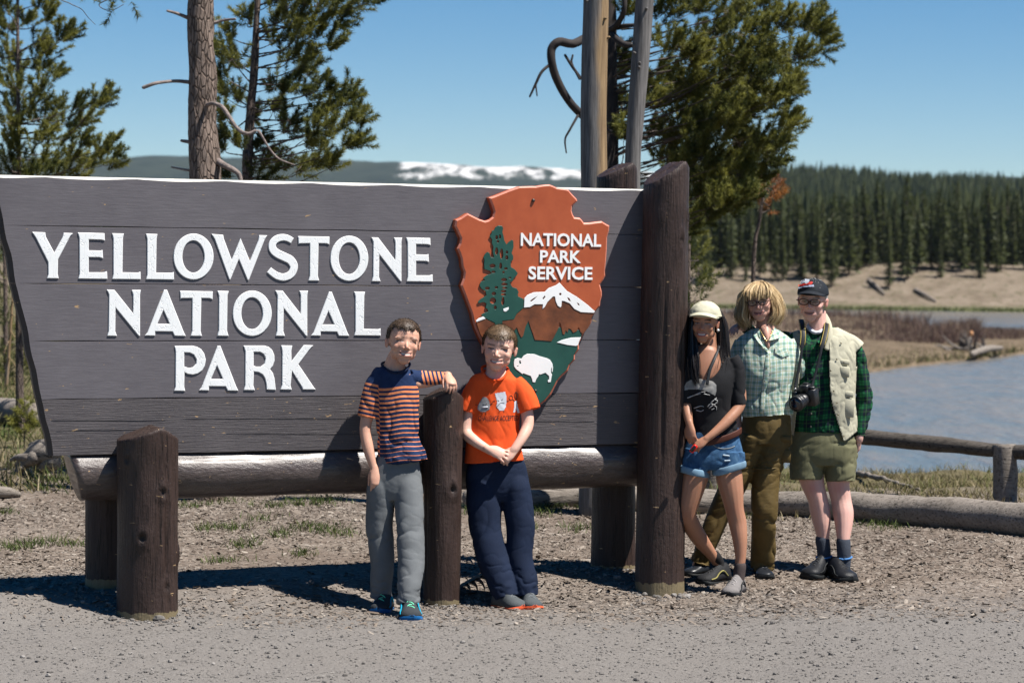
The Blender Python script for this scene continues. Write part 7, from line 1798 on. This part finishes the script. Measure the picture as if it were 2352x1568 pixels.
trw = w2.part('trousers', V, F, M_OLV); ORG[trw.name] = ORG[w2.root.name]; ftw = w2.front(V, F)
def patch(pr, parent, fr_, x0, y0, x1, y1, mat, name, off=.010, th=.012, rot=0):
    D = float(np.median(fr_([(x0 + x1) / 2], [(y0 + y1) / 2]))); V, F = box(W((x0 + x1) / 2, (y0 + y1) / 2, D - off * .3), (abs(x1 - x0) / 2 * pr.s, th, abs(y1 - y0) / 2 * pr.s), rotm('Y', rot), .005); return obj(name, V, F, mat, parent)
patch(w2, trw, ftw, 1794, 1032, 1816, 1062, M_OLV, 'cargo_pocket', rot=4); patch(w2, trw, ftw, 1791, 1000, 1817, 1014, M_OLV, 'pocket_flap', off=.02, rot=4)
ring(w2, [(1722, 1073, 0), (1734, 1076, -26), (1758, 1077, -35), (1784, 1074, -26), (1794, 1070, 0), (1780, 1070, 26), (1756, 1070, 32), (1732, 1072, 24)], 1.8, M_OLV, 'zip_seam', trw)
M_SLK = m_cloth('polished_black_leather', (.018, .020, .024), rough=.28, fuzz=.1)
shoe(w2, (1760, 1336), 4, 88, 23, 30, M_SLK, rb, M_SLK, label='black slip-on shoe'); shoe(w2, (1572, 1322), -60, 84, 20, 32, M_SLK, rb, M_SLK, label='black slip-on shoe partly behind the post')
for r_ in ([(1606, 1290, bL, 13, 14), (1602, 1308, bL, 13, 15)], [(1756, 1300, bR, 13, 14), (1757, 1318, bR, 13, 15)]): V, F = w2.limb(r_, 18, 4); w2.part('sock', V, F, M_SK1)

# ================================================================== ELDERLY MAN
w3 = Person('elderly man in black cap, cream vest and dark green plaid shirt', 14.93, (1910, 1330))
h = Head(w3, 1866, 691, -4, 96, yaw=-17, pitch=4, roll=3, w=1.0, fat=1.02, smile=.65, age=1.0)
sk = [w3.limb([(1876, 715, 14, 21, 24), (1878, 745, 12, 22, 24), (1882, 768, 10, 31, 24), (1886, 793, 8, 52, 26)], cap='flat'),
      w3.limb([(1888, 786, 8, 62, 28), (1890, 860, 6, 60, 36), (1890, 960, 4, 58, 38), (1890, 1030, 4, 58, 38)], cap='flat'),
      w3.limb([(1964, 804, 8, 15), (1977, 860, 11, 11.5), (1984, 915, 13, 11), (1980, 965, 4, 10), (1974, 1002, -4, 9.5), (1973, 1010, -4, 9)]),
      w3.limb([(1834, 782, 14, 17), (1806, 775, 26, 14), (1768, 772, 30, 13), (1724, 758, 24, 11), (1702, 748, 8, 9.5)])]
sk += hand(w3, (1973, 1004, -3), (.02, .25, -1), (1, -.4, 0), 50, curl=(12, 20, 15), side=-1, spread=.04, thumb=.4)
sk += hand(w3, (1704, 746, 4), (-.62, -.75, -.22), (-.3, -.5, .8), 52, curl=(20, 30, 20), side=1, spread=.10, thumb=.6)
cL = ankle_d(w3, (1852, 1331), -38, 100); cR = ankle_d(w3, (1956, 1339), 22, 96)
sk += [w3.limb([(1860, 1062, 4, 28, 28), (1862, 1090, 0, 30, 30), (1869, 1118, -3, 26, 26), (1878, 1145, -4, 23, 24), (1884, 1175, cL * .3, 23.5, 25), (1888, 1205, cL * .6, 19.5, 22), (1891, 1240, cL * .9, 14, 15), (1892, 1290, cL, 12, 15)]),
       w3.limb([(1922, 1062, 4, 28, 28), (1924, 1090, 0, 29, 30), (1926, 1118, -4, 25.5, 26), (1932, 1148, -4, 23.5, 24), (1937, 1180, cR * .3, 24, 26), (1938, 1210, cR * .6, 19.5, 22), (1937, 1243, cR * .9, 14.5, 16), (1938, 1295, cR, 12, 15)])]
def kneer(cx, cy):
    def f(V, col):
        x, y, D = pix(V); k = (.45 * np.exp(-((x - cx) / 13) ** 2 - ((y - cy) / 16) ** 2))[:, None]; col[:, :3] = col[:, :3] * (1 - k) + np.array((.58, .17, .14)) * k
    return f
w3.paint = [kneer(1866, 1120), kneer(1927, 1120)]
V, F, col = body(w3, h, sk, .0044, (.74, .44, .37), (.58, .28, .23), brow=(.40, .33, .28), skin_red=(.66, .20, .16), lip=(.55, .24, .20), teeth=False)
w3.part('body', V, F, M_SKIN, attrs={'col': col})
hair_short(w3, h, m_hair('grey_hair', (.30, .28, .26), (.72, .70, .67)), 1600, .30, -.06, .06, 61, width=.008, flow=(0, .4, -.5), vol=.2)
M_CAP = m_cloth('black_cotton_twill', (.014, .018, .024), .2, rough=.75)
cp = cap_crown(w3, h, (.375, .455, .375), (0, .045, .165), -.04, M_CAP, 'cap', seams=6, seed=2)
brim(w3, h, M_CAP, cp, .355, -.34, .24, .27, .06, curve=.09)
# badge on the cap
ccap = w3.front(np.array([h.to(np.array([0, .045, .165]) + v * np.array([.375, .455, .375])) for v in ball((0, 0, 0), (1, 1, 1), None, 90, 60)[0]]), None, 2.5)
zc_ = lambda p: [(1808.8 + a * .10035, 623 + b * .10035) for a, b in p]
decal(w3, ccap, zc_([(295, 240), (360, 190), (430, 170), (505, 190), (490, 250), (430, 280), (380, 260), (310, 285)]), M_PW, 'badge', parent=cp, cell=.9)['label'] = 'white part of the embroidered badge'
M_RD = plain('red_embroidery', (.62, .03, .02), .7, .1, 30, 0)
decal(w3, ccap, zc_([(245, 310), (300, 300), (370, 285), (430, 290), (500, 240), (560, 225), (578, 255), (560, 300), (430, 310), (300, 335), (250, 338)]), M_RD, 'badge', parent=cp, cell=.9)['label'] = 'red part of the embroidered badge'
decal(w3, ccap, zc_([(235, 375), (330, 350), (430, 325), (605, 305), (603, 350), (440, 355), (330, 372), (240, 400)]), plain('pale_blue_embroidery', (.42, .46, .60), .7, .4, 120, 0), 'badge_line', parent=cp, cell=.9)
glasses(w3, h, m_cloth('tortoise_frame', (.10, .045, .025), rough=.25, fuzz=0), M_LENS, w=.115, h=.068, z=-.005, y=-.42, r=.012)
def tart(g, u, v):
    def bnd(c, lo, hi): return g.sep(g.ramp(g.math('FRACT', c), [(0, .0), (lo, .0), (lo + .04, 1.0), (hi, 1.0), (hi + .04, .0)]))[0]
    a, b = bnd(u, .1, .5), bnd(v, .1, .5); c = g.ramp(g.math('MULTIPLY', g.math('ADD', a, b), .5), [(0, (.012, .020, .030)), (.5, (.008, .060, .030)), (1, (.020, .15, .055))])
    l1 = g.math('MAXIMUM', bnd(u, .72, .76), bnd(v, .72, .76)); c = g.mix(g.math('MULTIPLY', l1, .45), c, (.10, .26, .06))
    l2 = g.math('MAXIMUM', bnd(u, .27, .32), bnd(v, .27, .32)); return g.mix(g.math('MULTIPLY', l2, .6), c, (.008, .016, .030))
M_TART = m_plaid('green_tartan', tart)
sh = [w3.limb([(1882, 754, 13, 32, 26), (1884, 763, 12, 44, 28), (1886, 780, 10, 70, 32), (1890, 805, 6, 76, 40), (1890, 860, 2, 72, 46), (1888, 920, 0, 68, 48), (1888, 970, 0, 68, 47), (1888, 992, 0, 68, 46)], 40, 5, cap='flat'),
      w3.limb([(1948, 790, 8, 22, 21), (1966, 815, 8, 22, 21), (1978, 860, 10, 21, 20), (1986, 915, 13, 20, 20), (1981, 965, 4, 17, 17), (1975, 1003, -2, 14, 15)], 28, 5, cap='flat'),
      w3.limb([(1840, 784, 14, 20, 20), (1810, 778, 24, 18, 18), (1770, 773, 30, 16, 17), (1730, 761, 26, 14, 15), (1712, 753, 14, 13, 14)], 26, 5, cap='flat', ref=(0, 0, 1))]
V, F = fuse(sh, .0052, 2); x, y, D = pix(V); V = fold(V, F, .009, (6, 6, 6), (0, 30, 0), 63, mask=.5 + .5 * (x > 1955)); V = fold(V, F, .005, (12, 12, 10), (0, -30, 0), 64, mask=.6)
x, y, D = pix(V); pc = np.stack([(x - 1888) / 27 + .1 * np.sin(y * .04), (y - 760) / 27 + .1 * np.sin(x * .05), x * 0], 1)
shm = w3.part('shirt', V, F, M_TART, attrs={'pc': pc}); ORG[shm.name] = ORG[w3.root.name]; fsm = w3.front(V, F)
ring(w3, [(1857, 750, 6), (1861, 757, -8), (1870, 763, -17), (1882, 763, -18), (1893, 756, -8), (1897, 748, 8), (1890, 742, 26), (1876, 740, 32), (1862, 743, 22)], 4.6, m_cloth('white_undershirt', (.80, .80, .84)), 'undershirt')
pfm = lambda x, y: ((x + y * .5) / 27, (y - x * .5) / 27)
flap(w3, shm, M_TART, [(1852, 752), (1858, 770), (1868, 790), (1856, 792), (1846, 776), (1842, 760)], fsm, pcf=pfm, ds=[-10, -30, -42, -44, -34, -16])
flap(w3, shm, M_TART, [(1894, 750), (1886, 768), (1876, 784), (1888, 794), (1900, 782), (1904, 762)], fsm, pcf=pfm, ds=[-8, -28, -42, -44, -34, -14])
for y_ in (800, 836, 872, 910, 950, 980):
    x_ = 1868 - (y_ - 800) * .03; D_ = fsm([x_], [y_])[0]; V, F = ball(W(x_, y_, D_ - .001), (.0055, .003, .0055), nu=10, nv=6); obj('button', V, F, M_BTN, shm)
# vest: a second shell, open at the front
M_VEST = m_cloth('cream_canvas', (.50, .475, .36), .10, rough=.8, fuzz=.3)
vs = [w3.limb([(1882, 750, 14, 35, 29), (1884, 760, 13, 48, 32), (1886, 777, 11, 75, 36), (1890, 805, 5, 81, 50), (1890, 860, 0, 77, 57), (1890, 920, -2, 74, 59), (1893, 970, 1, 77, 53), (1896, 1010, 0, 77, 52), (1897, 1020, 0, 77, 52)], 44, 5, cap='flat'),
      w3.limb([(1945, 786, 9, 25, 25), (1960, 796, 8, 25, 26), (1968, 804, 8, 24, 26)], 28, 5, cap='flat'), w3.limb([(1842, 780, 14, 24, 24), (1828, 784, 18, 23, 24)], 28, 5, cap='flat')]
V, F = fuse(vs, .0055, 2); x, y, D = pix(V); V = fold(V, F, .007, (6, 6, 3.5), (0, -10, 0), 66, mask=.6 + 0 * y); V = fold(V, F, .003, (14, 14, 12), (0, 24, 0), 67)
fc = V[F].mean(1); x, y, D = pix(fc); N = vnormals(V, F)[F].mean(1)
xr_ = np.interp(y, [720, 760, 800, 848, 900, 929, 975, 1016], [1898, 1902, 1906, 1905, 1908, 1912, 1926, 1940]); xl_ = np.interp(y, [740, 780, 850, 930, 1000], [1858, 1842, 1836, 1830, 1822])
fr_side = N[:, 1] < .25
kill = (fr_side & (x > xl_) & (x < xr_)) | (y > 1012) | (y < 752) | ((x > 1966) & (y < 842) & (N[:, 0] > .5) & (y > 795) & (abs(D - w3.D) < 24 * w3.s)) | (fr_side & (x > 1938) & (y > np.interp(x, [1938, 1975], [1016, 985]))) | ((x < 1838) & (y > 860) & fr_side & (y > 1000))
Fv = F[~kill]
vest = w3.part('vest', V, Fv, M_VEST); md = vest.modifiers.new('thick', 'SOLIDIFY'); md.thickness = .005; md.offset = -1
ORG[vest.name] = ORG[w3.root.name]; fv = w3.front(V, F)
q = crom(np.array([(1893, 722, 22), (1900, 735, 4), (1905, 752, -12), (1906, 775, -26), (1900, 800, -38)], float), 5); V, F = tube(w3.P(q[:, 0], q[:, 1], q[:, 2]), np.full((len(q), 2), 1) * np.array([7, 3]) * w3.s, 10, cap='round'); obj('collar', V, F, M_VEST, vest)
for (a, b, c_, d_) in ((1929, 826, 1951, 838), (1928, 842, 1951, 866), (1934, 898, 1960, 912), (1934, 915, 1962, 958)):
    patch(w3, vest, fv, a, b, c_, d_, M_VEST, 'pocket' if d_ - b > 16 else 'pocket_flap', off=.012, th=.010, rot=3)
M_SNAP = plain('brass_snap', (.22, .19, .13), .3, .2, 20, 0, metal=.8)
for (x_, y_) in ((1932, 788), (1922, 825), (1908, 851), (1915, 898), (1922, 925), (1925, 952), (1938, 1001), (1943, 850), (1948, 925), (1938, 832)):
    D_ = fv([x_], [y_])[0]; V, F = ball(W(x_, y_, D_ - .008), (.0055, .004, .0055), nu=10, nv=6); obj('snap', V, F, M_SNAP, vest)
# shorts
sh = [w3.limb([(1890, 975, 2, 62, 42), (1890, 1010, 2, 76, 49), (1890, 1045, 2, 80, 49), (1890, 1068, 2, 76, 44)], 40, 4, cap='flat'),
      w3.limb([(1856, 1030, 3, 42, 44), (1853, 1070, 0, 40, 42), (1852, 1102, -2, 37, 40)], 32, 5, cap='flat'), w3.limb([(1926, 1030, 3, 43, 44), (1930, 1070, 0, 38, 42), (1931, 1106, -2, 35, 40)], 32, 5, cap='flat')]
V, F = fuse(sh, .0050, 2); x, y, D = pix(V); V = fold(V, F, .006, (7, 7, 13), (0, 26, 0), 69, mask=.5 + .5 * (x > 1915))
w3.part('shorts', V, F, m_cloth('khaki_green_cotton', (.165, .160, .090), .10))
M_SKG = m_cloth('charcoal_sock', (.055, .065, .085), weave=200, fuzz=.6)
for r_ in ([(1889, 1240, cL * .9, 16.5, 17), (1892, 1262, cL, 16, 17), (1893, 1285, cL, 15.5, 16), (1893, 1298, cL, 14, 16)], [(1937, 1244, cR * .9, 16.5, 17), (1938, 1265, cR, 16, 17), (1939, 1288, cR, 15.5, 16), (1939, 1302, cR, 14, 16)]): V, F = w3.limb(r_, 20, 4); w3.part('sock', V, F, M_SKG)
blu = m_cloth('blue_heel_lining', (.08, .22, .48)); upk = m_cloth('black_walking_leather', (.017, .018, .021), rough=.42, fuzz=.3)
shoe(w3, (1852, 1331), -38, 100, 27, 50, upk, rb, lck, accent=rb); shoe(w3, (1956, 1339), 22, 96, 27, 50, upk, rb, lck, accent=rb)
for (x_, y_, d_) in ((1893, 1279, cL), (1939, 1281, cR)): ring(w3, [(x_ - 18, y_, d_), (x_ - 10, y_ + 2, d_ - 15), (x_, y_ + 3, d_ - 19), (x_ + 12, y_ + 1, d_ - 13), (x_ + 17, y_ - 3, d_ + 4), (x_ + 2, y_ - 5, d_ + 18), (x_ - 12, y_ - 3, d_ + 14)], 2.2, blu, 'blue_lining')
# camera on its strap: hangs from the man's neck, a thing of its own
c = w3.P(1846, 912, -82); cmr = thing('slr_camera', 'black camera with a stubby lens hanging at the waist of the elderly man', 'camera', tuple(c))
M_CAMB = plain('black_camera_body', (.014, .014, .016), .35, .2, 60, .4, spec=.5); M_CAMG = plain('camera_glass', (.01, .012, .02), .05, .1, 5, 0, spec=.8)
Rc = rotm('Z', -38) @ rotm('X', 14); k = w3.s
def cpart(nm, off, hs, mat=M_CAMB, bev=.004): V, F = box(c + (np.array(off) * k) @ Rc.T, np.array(hs) * k, Rc, bev); return obj(nm, V, F, mat, cmr)
cpart('camera_body', (4, 6, 0), (27, 11, 19)); cpart('grip', (-18, -2, -2), (7, 10, 17)); cpart('viewfinder_hump', (6, 2, 22), (11, 11, 8), bev=.006); cpart('hot_shoe', (6, 6, 31), (6, 5, 1.5), bev=.001)
ax = Rc @ np.array([0, -1, 0]); lc = c + (np.array((5, -4, -3)) * k) @ Rc.T
for nm, a0, a1, r0, mt in (('lens_barrel', 0, 20, 15.5, M_CAMB), ('focus_ring', 20, 32, 17, M_CAMB), ('lens_hood', 32, 42, 18, M_CAMB)):
    V, F = tube([lc + ax * a0 * k, lc + ax * (a0 + 1) * k, lc + ax * (a1 - 1) * k, lc + ax * a1 * k], np.array([r0 - 1, r0, r0, r0 - 1]) * k, 28); obj(nm, V, F, mt, cmr)
V, F = ball(lc + ax * 41.5 * k, np.array((14, 14, 14)) * k * np.array([1, .35, 1]), Rc, 20, 12); obj('front_glass', V, F, M_CAMG, cmr)
V, F = ball(c + (np.array((-18, -4, 19)) * k) @ Rc.T, 3.2 * k); obj('shutter_button', V, F, plain('silver_button', (.4, .4, .4), .25, .1, 5, 0, metal=.8), cmr)
V, F = tube([c + (np.array((22, 4, 19)) * k) @ Rc.T, c + (np.array((22, 4, 25)) * k) @ Rc.T], 7 * k, 20); obj('mode_dial', V, F, M_CAMB, cmr)
V, F = ball(c + (np.array((-19, -13, -8)) * k) @ Rc.T, 2.2 * k); obj('red_mark', V, F, M_RD, cmr)
M_STR = m_cloth('black_camera_strap', (.022, .024, .028), rough=.5)
M_STY = plain('strap_yellow_stitch', (.55, .42, .10), .7, .1, 20, 0)
for rows in ([(1840, 734, 14), (1843, 748, -22), (1845, 770, -42), (1842, 800, -52), (1836, 840, -58), (1828, 880, -66), (1826, 900, -74)], [(1898, 732, 16), (1899, 750, -18), (1894, 775, -42), (1887, 800, -54), (1878, 840, -60), (1868, 875, -66), (1862, 898, -74)]):
    q = crom(np.array(rows, float), 5); P = w3.P(q[:, 0], q[:, 1], q[:, 2]); wv_ = np.where(q[:, 1] < 800, 6.5, 3.2); V, F = tube(P, np.stack([wv_, wv_ * 0 + 1.2], 1) * k, 8); obj('strap', V, F, M_STR, cmr)
    q2 = q[q[:, 1] < 800]
    for sgn in (-1, 1):
        P = w3.P(q2[:, 0] + sgn * 5.2, q2[:, 1], q2[:, 2] - 1.2); V, F = tube(P, .7 * k, 5); obj('strap_stitching', V, F, M_STY, cmr)

# ================================================================== AIR
V, F = box((250, 3300, 190), (3900, 3420, 225))
hz = obj('haze', V, F, [], kind='stuff', smooth=False)
g = bpy.data.materials.new('haze'); g.use_nodes = True; t = g.node_tree; t.nodes.remove(t.nodes['Principled BSDF'])
pv = t.nodes.new('ShaderNodeVolumePrincipled'); pv.inputs['Color'].default_value = (.62, .76, .95, 1); pv.inputs['Density'].default_value = 0.000024
t.links.new(pv.outputs[0], t.nodes['Material Output'].inputs['Volume']); hz.data.materials.append(g)
